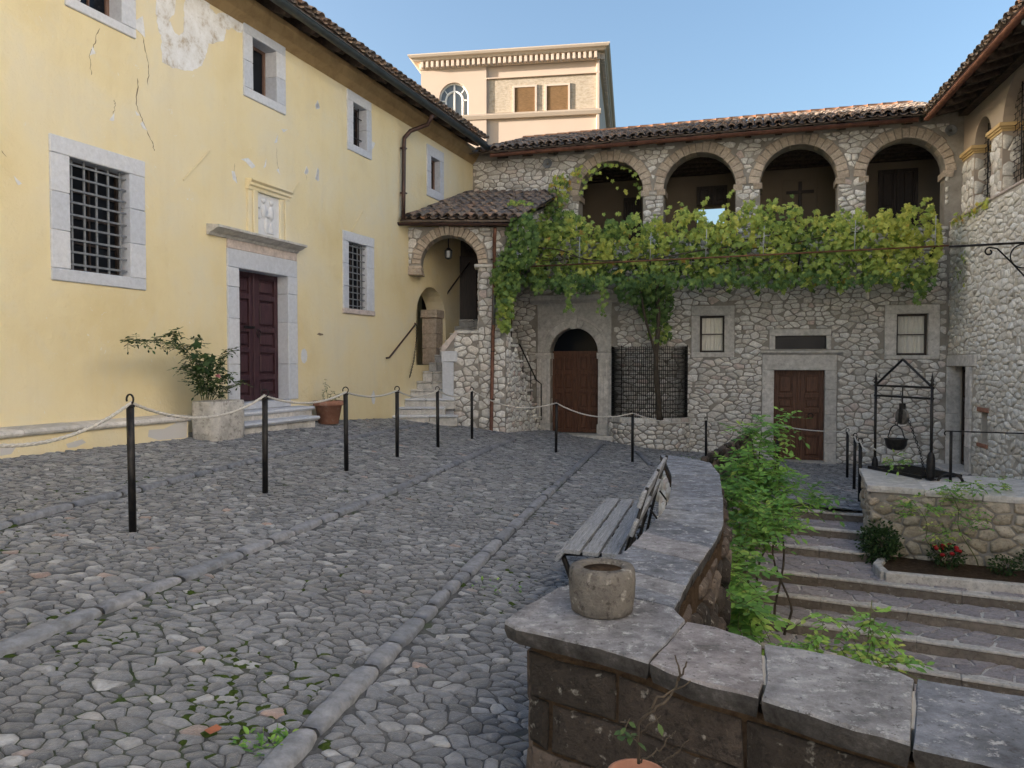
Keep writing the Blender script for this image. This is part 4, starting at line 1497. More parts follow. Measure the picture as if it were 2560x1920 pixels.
# inside of the niche by the stairs
nz0, nz1 = NICHE[2], NICHE[3]
MB().box(NICHE[0] - 0.3, NICHE[1] + 0.3, 0.95, 1.0, nz0 - 0.2, nz1 + 0.3).build('niche_back', M['yellow'], house)
MB().box(NICHE[0] - 0.3, NICHE[0] - 0.25, 0.5, 0.95, nz0 - 0.2, nz1 + 0.3).build('niche_cheek', M['yellow'], house)
MB().box(NICHE[0] - 0.3, NICHE[1] + 0.3, 0.45, 1.0, nz0 - 0.3, nz0 - 0.2).build('niche_floor', M['trim_grey'], house)
zz = nz0
for h in (0.42, 0.36, 0.40):
    bl(house, 'niche_pier_block', NICHE[1] - 0.42, NICHE[1] - 0.02, 0.06, 0.46, zz, zz + h - 0.006, M['vouss'], 0.015, 0.006)
    zz += h
bl(house, 'niche_pier_block', NICHE[1] - 0.48, NICHE[1] - 0.01, 0.02, 0.47, zz, zz + 0.2, M['vouss'], 0.015, 0.004)

# masonry bench along the wall
bench = thing('masonry_bench', 'yellow plastered wall bench with grey stone seat slab along the house', 'bench', YF.m)
sx0, sx1 = -19.0, YF.on(470, 1060, -0.35)[0]
bz = YF.on(200, 1062, -0.38)[1]
MB().box(sx0, sx1, -0.35, -0.001, -0.2, bz - 0.075).build('base', M['yellow'], bench)
xs = [sx0, -16.9, -15.2, -13.55, -12.75, sx1 + 0.03]
for a, b_ in zip(xs[:-1], xs[1:]):
    zt = bz + R.uniform(-0.004, 0.004)
    mould(bench, 'seat_slab', a + 0.003, b_ - 0.003, [(-0.002, zt - 0.08), (-0.37, zt - 0.08), (-0.395, zt - 0.065), (-0.405, zt - 0.04), (-0.395, zt - 0.015), (-0.365, zt), (-0.002, zt + 0.01)], M['trim_grey'])
for pts in ([(0, 1120), (40, 1118), (28, 1135), (0, 1140)], [(370, 1092), (372, 1075), (410, 1072), (435, 1060), (460, 1040), (468, 1042), (466, 1094), (420, 1098), (395, 1100)], [(165, 1110), (205, 1098), (215, 1106), (190, 1118), (170, 1120)]):
    q = [YF.on(*p, -0.352) for p in pts]
    b = MB()
    b.add([(x, -0.353, z) for x, z in q], [tuple(range(len(q)))])
    b.build('bared_patch', M['bare_grey'], bench)

# two steps up to the yellow house's door
stp = thing('door_steps', 'two worn stone steps below the maroon door of the yellow house', 'steps', YF.m)
a0, a1 = DOOR[1][0] - 0.05, DOOR[1][1] + 0.05
sz1, sz2 = DZ - 0.13, YF.on(700, 1050, -0.62)[1]
bl(stp, 'riser_block', a0 - 0.1, a1 - 0.02, -0.30, -0.001, sz2 - 0.02, sz1 - 0.055, M['trim_grey'], 0.01)
mould(stp, 'tread', a0 - 0.15, a1, [(-0.002, sz1 - 0.06), (-0.33, sz1 - 0.06), (-0.35, sz1 - 0.03), (-0.33, sz1), (-0.002, sz1 + 0.005)], M['trim'])
xr = YF.on(798, 1045, -0.62)[0]
rs = [a0 - 0.3, a0 + 0.25, a0 + 0.8, a0 + 1.35, xr - 0.05]
for p, q in zip(rs[:-1], rs[1:]):
    bl(stp, 'riser_block', p + 0.004, q - 0.004, -0.58, -0.05, 0.25, sz2 - 0.06, M['trim_grey'], 0.012, 0.004)
for p, q in ((a0 - 0.35, a0 + 0.75), (a0 + 0.756, xr)):
    mould(stp, 'tread', p, q, [(-0.002, sz2 - 0.065), (-0.62, sz2 - 0.065), (-0.645, sz2 - 0.03), (-0.62, sz2), (-0.002, sz2 + 0.006)], M['trim'])

# ---------------------------------------------------------------- stone building with the loggia (end of the court)
back = thing('stone_building', 'rubble stone building with an arcaded loggia above two doors', 'building', BF.m)
ARCH = [(2.98, 4.67), (5.19, 6.96), (7.54, 9.31), (9.93, 11.60)]
SPR, SILL = 6.02, 4.75
AD0, AD1 = BF.on(1376, 950)[0], BF.on(1496, 950)[0]
ADS = BF.on(1436, 882)[1]
ADZ = -0.30
OUT0, OUT1 = BF.on(1343, 950)[0], BF.on(1531, 950)[0]
WA = (rect(BF, (1749, 789), (1811, 789), (1811, 881), (1749, 881)), rect(BF, (1729, 765), (1836, 765), (1836, 893), (1729, 893)))
WB = (rect(BF, (2241, 785), (2320, 783), (2320, 888), (2241, 888)), rect(BF, (2213, 764), (2349, 760), (2349, 898), (2210, 898)))
D2 = (rect(BF, (1935, 926), (2062, 925), (2060, 1150), (1933, 1145)), rect(BF, (1906, 887), (2092, 886), (2090, 1154), (1904, 1148)))
D2 = ((*D2[0][:2], -0.80, D2[0][3]), (*D2[1][:2], -0.82, D2[1][3]))
TR = (rect(BF, (1938, 840), (2066, 839), (2066, 873), (1938, 873)), rect(BF, (1924, 824), (2078, 822), (2078, 874), (1924, 874)))
holes = [('a', a, b, SILL, SPR) for a, b in ARCH]
holes += [('a', AD0, AD1, ADZ, ADS)]
holes += [('r', o_[0] + s_, o_[1] - s_, o_[2] + s_, o_[3] - s_) for o_ in (WA[1], WB[1], TR[1])]
holes += [('r', D2[1][0] + s_, D2[1][1] - s_, -0.82, D2[1][3] - s_)]
wall = solid_wall(-0.3, 12.3, -1.6, 7.35, 0, 0.5, holes).build('wall', M['mortar'], back)
rb = random.Random(31)
cs = cells(0.0, 11.68, -1.1, 7.12, 0.205, 0.105, rb, 0.48, 0.26, jy=0.62)
sh = [('r', a, b, SILL, SPR + 0.02) for a, b in ARCH] + [('c', (a + b) / 2, SPR, (b - a) / 2 + 0.27, SPR) for a, b in ARCH]
CTOP = BF.on(1436, 738)[1]
sh += [('r', OUT0 - 0.03, OUT1 + 0.03, -1.2, CTOP - 0.15), ('r', OUT0 - 0.18, OUT1 + 0.18, CTOP - 0.20, CTOP + 0.01)]
sh += [('r', *o_[1]) for o_ in (WA, WB, TR)] + [('r', D2[1][0], D2[1][1], -1.2, D2[1][3] + 0.12)]
cs = trim_holes(cs, sh)
lay(cs, wall, lambda u, v, n: (u, -n, v), M['rubble'], 'stone', 'stones', rb, gap=0.0075, proud=(0.006, 0.036), edge=0.016, limit=300, weight=seen_weight(BF), tilt=0.2)
for a, b in ARCH:
    arch_ring(wall, (a + b) / 2, SPR, (b - a) / 2, 0.27, 19, M['vouss'], y0=-0.020, rng=rb)
    for x, sg in ((a, 1), (b, -1)):                               # imposts
        mould(wall, 'impost', x - (0.16 if sg > 0 else 0.05), x + (0.05 if sg > 0 else 0.16), [(0.52, SPR - 0.14), (-0.035, SPR - 0.14), (-0.06, SPR - 0.06), (-0.075, SPR - 0.03), (-0.075, SPR), (0.52, SPR)], M['vouss'])
bl(wall, 'loggia_coping', 0.2, 11.68, -0.04, 0.52, SILL - 0.09, SILL - 0.003, M['trim_grey'], 0.015)
# the loggia's inside
LG = 2.7
ih = [('r', BF.on(1742, 520, LG)[0], BF.on(1812, 520, LG)[0], BF.on(1780, 562, LG)[1], BF.on(1780, 514, LG)[1])]
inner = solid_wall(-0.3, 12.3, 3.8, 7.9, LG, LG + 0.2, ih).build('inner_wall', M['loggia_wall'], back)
MB().box(-0.3, 12.3, 0.5, LG, 3.7, 3.95).build('loggia_floor', M['terracotta'], back)
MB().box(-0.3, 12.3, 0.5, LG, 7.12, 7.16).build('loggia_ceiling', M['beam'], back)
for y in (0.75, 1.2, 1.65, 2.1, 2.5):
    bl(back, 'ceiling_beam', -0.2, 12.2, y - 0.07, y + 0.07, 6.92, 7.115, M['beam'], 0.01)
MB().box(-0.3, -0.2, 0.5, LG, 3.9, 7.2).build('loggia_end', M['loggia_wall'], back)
for p, q, zt, zb in ((2194, 2293, 424, 620), (1742, 1818, 466, 513), (1610, 1655, 500, 640), (1560, 1604, 495, 640)):
    x0, x1 = BF.on(p, 520, LG)[0], BF.on(q, 520, LG)[0]
    z1, z0 = BF.on((p + q) / 2, zt, LG)[1], BF.on((p + q) / 2, zb, LG)[1]
    panel_door(back, x0, x1, max(z0, 3.96), z1, LG - 0.075, M['frame_dark'], 1, [1, 1] if z1 - z0 > 1 else [1], 0.08, name='loggia_door')
crx, crz = BF.on(2000, 487, LG - 0.05)
bl(back, 'cross_panel', crx - 0.45, crx + 0.45, LG - 0.03, LG - 0.001, 4.2, crz + 0.42, M['loggia_wall'], 0.01)
cr = thing('wall_cross', 'dark wooden cross on the inner wall of the loggia', 'cross', BF.m @ Matrix.Translation((crx, LG - 0.06, crz)))
bl(cr, 'upright', -0.045, 0.045, -0.02, 0.025, -0.80, 0.36, M['frame_dark'], 0.006)
bl(cr, 'arm', -0.36, 0.36, -0.024, 0.02, 0.03, 0.115, M['frame_dark'], 0.006)
# round-headed portal
por = panel_door(back, AD0 - 0.02, AD1 + 0.02, ADZ + 0.02, ADS, 0.24, M['door_brown'], 2, [1.2, 0.95, 0.95, 1.0], 0.09)
MB().prism([(AD0 - 0.05, ADS), (AD1 + 0.05, ADS), (AD1 + 0.05, ADS + 0.75), (AD0 - 0.05, ADS + 0.75)], 0.33, 0.36).build('fanlight', M['glass_dark'], por)
bl(por, 'transom', AD0 - 0.02, AD1 + 0.02, 0.22, 0.30, ADS - 0.03, ADS + 0.05, M['door_brown'], 0.01)
r_in, cxm = (AD1 - AD0) / 2, (AD0 + AD1) / 2
FZ0 = BF.on(1436, 787)[1]
spn = solid_wall(OUT0 + 0.03, OUT1 - 0.03, ADS + 0.01, FZ0 - 0.004, -0.055, -0.001, [('a', AD0 - 0.02, AD1 + 0.02, ADS, ADS + 0.011)]).build('spandrel', M['trim_grey'], por)
arch_ring(por, cxm, ADS + 0.012, r_in + 0.002, 0.20, 5, M['trim_grey'], y0=-0.075, y1=0.22, name='archivolt_stone', gap=0.006, sub=6)
for k in (0, 1):
    b = MB()
    rr = r_in + 0.235 + 0.03 * k
    b.tube([(cxm - rr * math.cos(t), -0.062, ADS + 0.02 + rr * math.sin(t)) for t in [math.pi * i / 24 for i in range(25)]], 0.016 - 0.004 * k, 6)
    b.build('arch_bead', M['trim_grey'], por, True)
kb = MB()
kb.prism([(cxm - 0.075, ADS + r_in - 0.02), (cxm + 0.075, ADS + r_in - 0.02), (cxm + 0.11, FZ0 - 0.02), (cxm - 0.11, FZ0 - 0.02)], -0.13, -0.06)
kb.build('keystone', M['trim_grey'], por)
for x in (OUT0 + 0.20, OUT1 - 0.20):
    b = MB()
    b.tube([(x + 0.07 * (1 - t / 16) * math.cos(t), -0.062, FZ0 - 0.16 + 0.07 * (1 - t / 16) * math.sin(t)) for t in [i * 0.4 for i in range(34)]], 0.010, 5)
    b.build('scroll', M['trim_grey'], por, True)
FZ1 = BF.on(1436, 760)[1]
xs = [OUT0 + 0.02, OUT0 + 0.75, OUT0 + 1.45, OUT1 - 0.02]
for a, b_ in zip(xs[:-1], xs[1:]):
    bl(por, 'frieze_block', a + 0.002, b_ - 0.002, -0.060, 0.1, FZ0, FZ1, M['trim_grey'], 0.006, 0.002)
med = MB()
med.tube([(cxm + 0.12 * math.cos(t), -0.066, (FZ0 + FZ1) / 2 + 0.12 * math.sin(t)) for t in [i * math.pi / 10 for i in range(21)]], 0.014, 6)
med.build('roundel', M['trim_grey'], por, True)
mould(por, 'cornice', OUT0 - 0.16, OUT1 + 0.16, [(0.1, FZ1), (-0.07, FZ1), (-0.10, FZ1 + 0.05), (-0.17, FZ1 + 0.08), (-0.20, FZ1 + 0.12), (-0.20, CTOP - 0.01), (0.1, CTOP)], M['trim_grey'])
for x0, x1 in ((OUT0, AD0), (AD1, OUT1)):
    zc = BF.on(1436, 897)[1]
    mould(por, 'capital', x0 - 0.03, x1 + 0.03, [(0.25, zc), (-0.055, zc), (-0.075, zc + 0.05), (-0.10, ADS - 0.045), (-0.10, ADS), (0.25, ADS)], M['trim_grey'])
    zs = [ADZ - 0.05, ADZ + 0.28, ADZ + 0.95, ADZ + 1.55, zc]
    for k, (za, zb) in enumerate(zip(zs[:-1], zs[1:])):
        e = 0.03 if k == 0 else 0.0
        bl(por, 'pilaster_block', x0 - e, x1 + e * 0.2, -0.06 - e, 0.25, za + 0.002, zb - 0.002, M['trim_grey'], 0.008, 0.002)
    w_ = x1 - x0
    for k in range(4):
        bl(por, 'flute', x0 + w_ * (0.20 + 0.2 * k) - 0.014, x0 + w_ * (0.20 + 0.2 * k) + 0.014, -0.072, -0.058, ADZ + 0.30, zc - 0.02, M['trim_grey'], 0.005)
bl(por, 'doorstep', OUT0 - 0.1, OUT1 + 0.12, -0.42, 0.2, ADZ - 0.25, ADZ + 0.01, M['trim_grey'], 0.02, 0.004)
# square door with its overlight
d2 = panel_door(back, D2[0][0], D2[0][1], -0.80, D2[0][3], 0.20, M['door_brown'], 1, [1.0, 0.85, 0.55, 0.95], 0.10)
bl(d2, 'lintel', D2[1][0], D2[1][1], -0.04, 0.28, D2[0][3], D2[1][3], M['trim_grey'], 0.01, 0.003)
mould(d2, 'cornice', D2[1][0] - 0.05, D2[1][1] + 0.13, [(0.1, D2[1][3] + 0.002), (-0.05, D2[1][3] + 0.002), (-0.09, D2[1][3] + 0.03), (-0.13, D2[1][3] + 0.05), (-0.13, D2[1][3] + 0.095), (0.1, D2[1][3] + 0.115)], M['trim_grey'])
for x0, x1 in ((D2[1][0], D2[0][0]), (D2[0][1], D2[1][1])):
    zs = [-0.95, -0.35, 0.35, 0.95, D2[0][3]]
    for za, zb in zip(zs[:-1], zs[1:]):
        bl(d2, 'jamb', x0, x1, -0.04 + R.uniform(0, 0.006), 0.28, za + 0.002, zb - 0.002, M['trim_grey'], 0.008, 0.002)
for sg in (-1, 1):
    b = MB()
    xk = (D2[0][0] + D2[0][1]) / 2 + sg * 0.28
    b.tube([(xk + 0.06 * math.cos(t), 0.165, 0.30 + 0.06 * math.sin(t)) for t in [i * 0.45 for i in range(15)]], 0.012, 6)
    b.build('ring_handle', M['iron'], d2, True)
bl(d2, 'doorstep', D2[1][0], D2[1][1], -0.30, 0.26, -1.0, -0.80, M['trim_grey'], 0.02)
ov = glazing(back, TR[0], 0.16, M['frame_dark'], 1, 1, fw=0.02, name='overlight')
surround(ov, TR[0], (TR[1][0], TR[1][1], TR[0][2] - 0.01, TR[1][3]), M['trim_grey'], split=1)

def curtain_window(parent, op, ou, lab):
    w = glazing(parent, op, 0.16, M['frame_dark'], 1, 2, M['pane'], 0.05)
    surround(w, op, ou, M['trim_grey'], split=1, y0=-0.035)
    b = MB()
    n_ = 60
    vs_ = []
    for k in range(n_ + 1):
        x = op[0] + (op[1] - op[0]) * k / n_
        y = 0.235 + 0.018 * math.sin(k * 0.85 + math.sin(k * 0.31) * 1.5) + 0.008 * math.sin(k * 1.9)
        vs_ += [(x, y, op[2]), (x, y, op[3])]
    b.add(vs_, [(2 * k, 2 * k + 2, 2 * k + 3, 2 * k + 1) for k in range(n_)])
    b.build('curtain', M['curtain'], w, True)
    MB().box(op[0] - 0.1, op[1] + 0.1, 0.29, 0.32, op[2] - 0.1, op[3] + 0.1).build('room_dark', M['void'], w)
curtain_window(back, *WA, '')
curtain_window(back, *WB, '')
# eaves and roof
BGZ, BGY, BS = 7.12, -0.60, 0.335
gutter(back, (0.72, BGY, BGZ), (10.92, BGY, BGZ - 0.02), 0.075, M['copper'])
b = MB()
b.add([(-0.3, BGY + 0.02, BGZ + 0.06), (12.6, BGY + 0.02, BGZ + 0.06), (12.6, 4.2, BGZ + 0.06 + BS * 4.78), (-0.3, 4.2, BGZ + 0.06 + BS * 4.78),
       (-0.3, BGY + 0.02, BGZ + 0.09), (12.6, BGY + 0.02, BGZ + 0.09), (12.6, 4.2, BGZ + 0.09 + BS * 4.78), (-0.3, 4.2, BGZ + 0.09 + BS * 4.78)],
      [(0, 1, 2, 3), (4, 7, 6, 5), (0, 4, 5, 1), (1, 5, 6, 2), (2, 6, 7, 3), (3, 7, 4, 0)])
b.build('roof_deck', M['soffit'], back)
zr = BGZ + 0.08 + BS * 4.78
b = MB()
b.add([(-0.3, 4.2, zr), (16, 4.2, zr), (16, 9.0, zr - BS * 4.8), (-0.3, 9.0, zr - BS * 4.8)], [(0, 1, 2, 3)])
b.build('roof_slope', M['tile'], back)
rwh = [('r', BF.on(1735, 520, 5.0)[0] - 0.3, BF.on(1820, 520, 5.0)[0] + 0.3, BF.on(1780, 560, 5.0)[1] - 0.2, 7.6)]
solid_wall(-0.3, 12.3, -1.6, 8.6, 5.0, 5.3, rwh).build('rear_wall', M['mortar'], back)
x = 0.95
while x < 10.9:
    b = MB()
    w_ = 0.075
    p = []
    for q in (x - w_, x + w_):
        p += [(q, -0.50, BGZ - 0.10), (q, -0.50, BGZ + 0.055), (q, 0.1, BGZ + 0.28), (q, 0.1, BGZ + 0.06)]
    b.hexa([p[0], p[4], p[7], p[3], p[1], p[5], p[6], p[2]])
    b.build('rafter', M['beam'], back)
    x += 0.70
u_ = np.array([0, 1, BS]) / math.hypot(1, BS)
tile_field(back, (0.30, BGY - 0.04, BGZ + 0.06), (1, 0, 0), u_, 53, 14, limit=300, rng=random.Random(9), weight=lambda p: -p[1] + (0.0 if p[0] < 11 else -9))
for k in range(30):
    b = MB()
    x0 = 0.2 + 0.38 * k
    vs_ = []
    for x, r in ((x0, 0.115), (x0 + 0.40, 0.095)):
        for t in range(8):
            w = math.pi * t / 7
            vs_.append((x, 4.2 - r * math.cos(w), zr + 0.09 + r * 0.9 * math.sin(w)))
    b.add(vs_, [(t, t + 1, t + 9, t + 8) for t in range(7)] + [tuple(range(8))], R.random())
    b.build('ridge_tile', M['ridge'], back, True)

def horn(label, p, F, tilt):
    t = thing('horn_speaker', label, 'speaker', F.m @ Matrix.Translation(p), 'horn speakers under the loggia eaves')
    MB().lathe([(0.02, 0.0), (0.03, 0.06), (0.05, 0.10), (0.085, 0.14), (0.125, 0.16), (0.128, 0.168), (0.118, 0.165), (0.08, 0.148), (0.045, 0.12), (0.03, 0.11)], 20, axis='y').build('bell', M['grille'], t, True)
    MB().lathe([(0.028, 0.10), (0.030, 0.13), (0.018, 0.15), (0.002, 0.155)], 12, axis='y').build('driver_cap', M['pewter'], t, True)
    bl(t, 'bracket', -0.02, 0.02, -0.06, 0.06, -0.09, -0.02, M['iron'], 0.004)
    return t
hx, hz = BF.on(1369, 409, -0.16)
horn('grey horn speaker on the stone wall between the yellow house and the loggia arches', (hx, -0.02, hz), BF, 0)
hx, hz = BF.on(2384, 325, -0.16)
horn('dim horn speaker tucked under the eaves at the corner with the iron-grilled wing', (hx - 0.05, 0.0, hz), BF, 0)

# ---------------------------------------------------------------- wing on the right
wing = thing('stone_wing', 'pale rubble stone wing with iron-grilled arches and copper gutter', 'building', RF.m)
RD = (0.08, 1.38, -0.75, 1.52)
rholes = [('r', RD[0], RD[1], RD[2], RD[3]), ('r', 2.28, 2.62, -0.03, 0.60)]
rwall = solid_wall(-0.3, 14, -2.2, 4.80, 0, 0.6, rholes).build('lower_wall', M['mortar_pale'], wing)
rr_ = random.Random(17)
cs = cells(0.0, 7.5, -2.0, 4.76, 0.24, 0.100, rr_, 0.48, 0.26, jy=0.62)
cs = trim_holes(cs, [('r', RD[0] - 0.06, 1.98, RD[3], RD[3] + 0.26), ('r', RD[0] - 0.06, RD[1] + 0.36, -2, RD[3]), ('r', 2.05, 2.72, 0.60, 0.70), ('r', 2.1, 2.68, -0.12, -0.03), ('r', 2.26, 2.64, -0.05, 0.62)])
lay(cs, rwall, lambda u, v, n: (u, -n, v), M['rubble_pale'], 'stone', 'stones', rr_, gap=0.0055, proud=(0.006, 0.034), edge=0.014, limit=300, weight=seen_weight(RF), tilt=0.2)
rdo = panel_door(wing, RD[0], RD[1], RD[2], RD[3], 0.27, M['frame_dark'], 1, [1, 1, 1], 0.09)
bl(rdo, 'lintel', RD[0] - 0.05, 1.97, -0.045, 0.5, RD[3] + 0.003, RD[3] + 0.25, M['trim_grey'], 0.012, 0.003)
zs = [RD[2] - 0.1, -0.2, 0.42, 1.08, RD[3]]
for za, zb in zip(zs[:-1], zs[1:]):
    bl(rdo, 'jamb', RD[1] - 0.003, RD[1] + R.uniform(0.24, 0.34), -0.045, 0.245, za + 0.002, zb - 0.002, M['trim_grey'], 0.01, 0.004)
    bl(rdo, 'jamb', RD[0] - 0.05, RD[0] + 0.012, -0.045, 0.245, za + 0.002, zb - 0.002, M['trim_grey'], 0.01, 0.002)
bl(rdo, 'doorstep', RD[0], RD[1] + 0.3, -0.35, 0.3, RD[2] - 0.3, RD[2] + 0.02, M['trim_grey'], 0.02)
sw = MB().box(2.2, 2.7, 0.12, 0.15, -0.1, 0.7).build('slit_window', M['void'], wing)
bl(sw, 'brick_lintel', 2.06, 2.71, -0.03, 0.3, 0.605, 0.69, M['terracotta'], 0.012, 0.004)
bl(sw, 'brick_sill', 2.11, 2.66, -0.04, 0.3, -0.11, -0.035, M['terracotta'], 0.012, 0.004)
bl(wing, 'ledge', -0.25, 14, -0.03, 0.62, 4.803, 4.86, M['trim_pink'], 0.015)
RA = [(0.75, 1.78), (2.40, 4.0), (4.7, 6.3), (7.0, 8.6)]
RSP = 6.31
up = solid_wall(-0.3, 14, 4.86, 7.5, 0.25, 0.62, [('a', a, b, 4.86, RSP) for a, b in RA]).build('arcade_wall', M['plaster_grey'], wing)
rq = random.Random(23)
piers = [(-0.12, 0.75), (1.78, 2.40), (4.0, 4.7), (6.3, 7.0)]
for a, b_ in piers:
    cs = cells(a + 0.01, b_ - 0.01, 4.92, RSP - 0.12, 0.30, 0.22, rq, 0.3, 0.1)
    lay(cs, up, lambda u, v, n: (u, 0.25 - n, v), M['rubble'], 'stone', 'stones', rq, gap=0.007, proud=(0.012, 0.035), edge=0.02, limit=40)
    cs = cells(0.255, 0.60, 4.92, RSP - 0.12, 0.30, 0.26, rq, 0.25, 0.05)
    lay(cs, up, lambda u, v, n, q=b_: (q + n, u, v), M['rubble_pale'], 'stone', 'stones', rq, gap=0.007, proud=(0.006, 0.02), edge=0.02, limit=40)
    b = MB()
    for e, z0, z1 in ((0.02, RSP - 0.11, RSP - 0.06), (0.055, RSP - 0.06, RSP - 0.02), (0.085, RSP - 0.02, RSP + 0.05)):
        b.box(a - e, b_ + e, 0.25 - e, 0.62 + e, z0, z1 - 0.0005)
    b.build('capital', M['ochre_cap'], up)
for a, b_ in RA[:3]:
    gb = MB()
    c0, r0 = (a + b_) / 2, (b_ - a) / 2
    z = 4.9
    k = 0
    while z < RSP + r0 - 0.05:
        h = r0 if z < RSP else math.sqrt(max(0.0, r0 * r0 - (z - RSP) ** 2))
        gb.box(c0 - h, c0 + h, 0.436, 0.446, z - 0.006, z + 0.006)
        x = a + (0.10 if k % 2 else 0.0)
        while x < b_:
            if abs(x - c0) < h - 0.01:
                gb.box(x - 0.004, x + 0.004, 0.437, 0.445, z, z + 0.115)
            x += 0.20
        z += 0.115
        k += 1
    for f in (-0.45, 0.0, 0.45):
        gb.tube([(c0 + f * r0, 0.43, 4.87), (c0 + f * r0, 0.43, RSP + r0 * math.sqrt(1 - f * f) - 0.01)], 0.012, 6)
    go = gb.build('iron_grille', M['iron'], up)
    go['kind'] = 'stuff'
MB().box(-0.3, 14, 3.3, 3.4, -2, 8.4).build('rear_wall', M['loggia_wall'], wing)
MB().box(-0.3, 14, 0.62, 3.3, 4.6, 4.8).build('inner_floor', M['terracotta'], wing)
MB().box(13.9, 14, 0.62, 3.3, -2, 8).build('end_wall', M['mortar'], wing)
RGZ, RGY = 7.12, -0.65
gutter(wing, (0.56, RGY, RGZ - 0.02), (14, RGY, RGZ + 0.02), 0.075, M['copper'])
b = MB()
for dz in (0.05, 0.08):
    b.v += [(-0.5, RGY + 0.02, RGZ + dz), (14.3, RGY + 0.02, RGZ + dz), (14.3, 3.8, RGZ + dz + 0.36 * 4.43), (-0.5, 3.8, RGZ + dz + 0.36 * 4.43)]
    b.t += [0.5] * 4
b.f += [(0, 1, 2, 3), (4, 7, 6, 5), (0, 4, 5, 1), (1, 5, 6, 2), (2, 6, 7, 3), (3, 7, 4, 0)]
b.build('roof_deck', M['soffit'], wing)
x = 0.9
while x < 12:
    b = MB()
    w_ = 0.07
    p = []
    for q in (x - w_, x + w_):
        p += [(q, -0.55, RGZ - 0.09), (q, -0.55, RGZ + 0.045), (q, 0.30, RGZ + 0.34), (q, 0.30, RGZ + 0.14)]
    b.hexa([p[0], p[4], p[7], p[3], p[1], p[5], p[6], p[2]])
    b.build('rafter', M['beam'], wing)
    x += 0.62
bl(wing, 'wall_plate', 0.3, 13, 0.05, 0.245, 7.16, 7.34, M['beam'], 0.01)
u_ = np.array([0, 1, 0.36]) / math.hypot(1, 0.36)
tile_field(wing, (0.35, RGY - 0.05, RGZ + 0.05), (1, 0, 0), u_, 50, 6, limit=120, rng=random.Random(12), weight=lambda p: -p[1] - (9 if p[0] > 8 else 0))
zr2 = RGZ + 0.07 + 0.36 * 4.43
b = MB()
b.add([(-2, 3.8, zr2), (14.3, 3.8, zr2), (14.3, 8, zr2 - 1.6), (-2, 8, zr2 - 1.6)], [(0, 1, 2, 3)])
b.build('roof_slope', M['tile'], wing)
tip = YF.loc((0, 0, 0))
db = MB()
q0 = at_y(2556, 60, 12.3)
lo = RF.loc(q0)
db.tube([(lo[0] - 0.05, -0.60, lo[2] + 0.05), (lo[0] + 0.3, -0.35, lo[2] - 0.15), (lo[0] + 0.6, -0.1, lo[2] - 0.45)], 0.05, 10)
db.build('downspout', M['lead'], wing, True)

# unseen cream block added on the camera's right to bounce sunlight into the court
tall = thing('bounce_block', 'tall cream rendered block continuing the stone wing beside the court', 'building', RF.m)
TB0, TB1, TBH = 8.2, 31.0, 13.5
tops = [TB0 + 2.2 + 3.4 * k for k in range(6)]
th = [('r', x, x + 1.1, z, z + 1.9) for x in tops for z in (2.2, 6.2, 10.0)]
solid_wall(TB0, TB1, -2.5, TBH, -0.25, 0.3, th).build('wall', M['cream'], tall)
for h in th:
    w = glazing(tall, h[1:], 0.05, M['frame_wood'], 2, 3)
    bl(w, 'sill', h[1] - 0.1, h[2] + 0.1, -0.36, -0.05, h[3] - 0.12, h[3], M['trim'], 0.01)
MB().box(TB0, TB0 + 0.3, 0.3, 8.0, -2.5, TBH).build('end_wall', M['cream'], tall)
MB().box(TB1 - 0.3, TB1, 0.3, 8.0, -2.5, TBH).build('end_wall', M['cream'], tall)
MB().box(TB0, TB1, 8.0, 8.3, -2.5, TBH).build('rear_wall', M['cream'], tall)
MB().box(TB0 - 0.3, TB1 + 0.3, -0.75, 8.6, TBH, TBH + 0.25).build('roof', M['tile'], tall)

# unseen wing added behind the camera, reflecting sun onto the far walls
rear_f = Frame(7.0, -5.0, math.atan2(-0.646, -0.763))
rear = thing('rear_bounce_wing', 'grey rendered wing closing the court behind the viewer', 'building', rear_f.m)
rh = [('r', x, x + 1.1, z, z + 1.8) for x in (1.5, 4.5, 7.5, 10.5, 13.5) for z in (1.2, 5.0, 8.6)]
solid_wall(0, 18, -3, 12, 0, 0.4, rh).build('wall', M['rear_grey'], rear)
for h in rh:
    w = glazing(rear, h[1:], 0.25, M['frame_wood'], 2, 3)
    bl(w, 'sill', h[1] - 0.1, h[2] + 0.1, -0.1, 0.2, h[3] - 0.12, h[3], M['trim'], 0.01)
MB().box(0, 0.4, 0.4, 7, -3, 12).build('end_wall', M['rear_grey'], rear)
MB().box(17.6, 18, 0.4, 7, -3, 12).build('end_wall', M['rear_grey'], rear)
MB().box(-0.4, 18.4, -0.6, 7.5, 12, 12.25).build('roof', M['tile'], rear)

# ---------------------------------------------------------------- porch over the stone stair
porch = thing('stair_porch', 'small stone porch with tiled roof and arch over the stone stair', 'porch')
def PX(s, y=PORCH_Y):
    return (s - 1280) / FPX * y
def PZf(s, y=PORCH_Y):
    return float(at_y(1150, s, y)[2])
xl, xp, xr = -2.42, PX(1196), PX(1264)
al, zsp = PX(1053), PZf(660)
ztop = 4.72
PY = PORCH_Y
pf = thing  # keep the helper names short
ra = (xp - al) / 2
zpar = PZf(826)
pw_ = solid_wall(xl, xr, -0.6, ztop, PY, PY + 0.45, [('r', xl, al, -0.6, PZf(672)), ('a', al, xp, -0.6, zsp)])
pwo = pw_.build('front_wall', M['mortar'], porch)
rp_ = random.Random(41)
cs = cells(xl, xr, -0.4, ztop, 0.20, 0.135, rp_, 0.40, 0.14)
cs = trim_holes(cs, [('r', xl, xp, -0.5, zsp), ('c', (al + xp) / 2, zsp, ra + 0.22, zsp)])
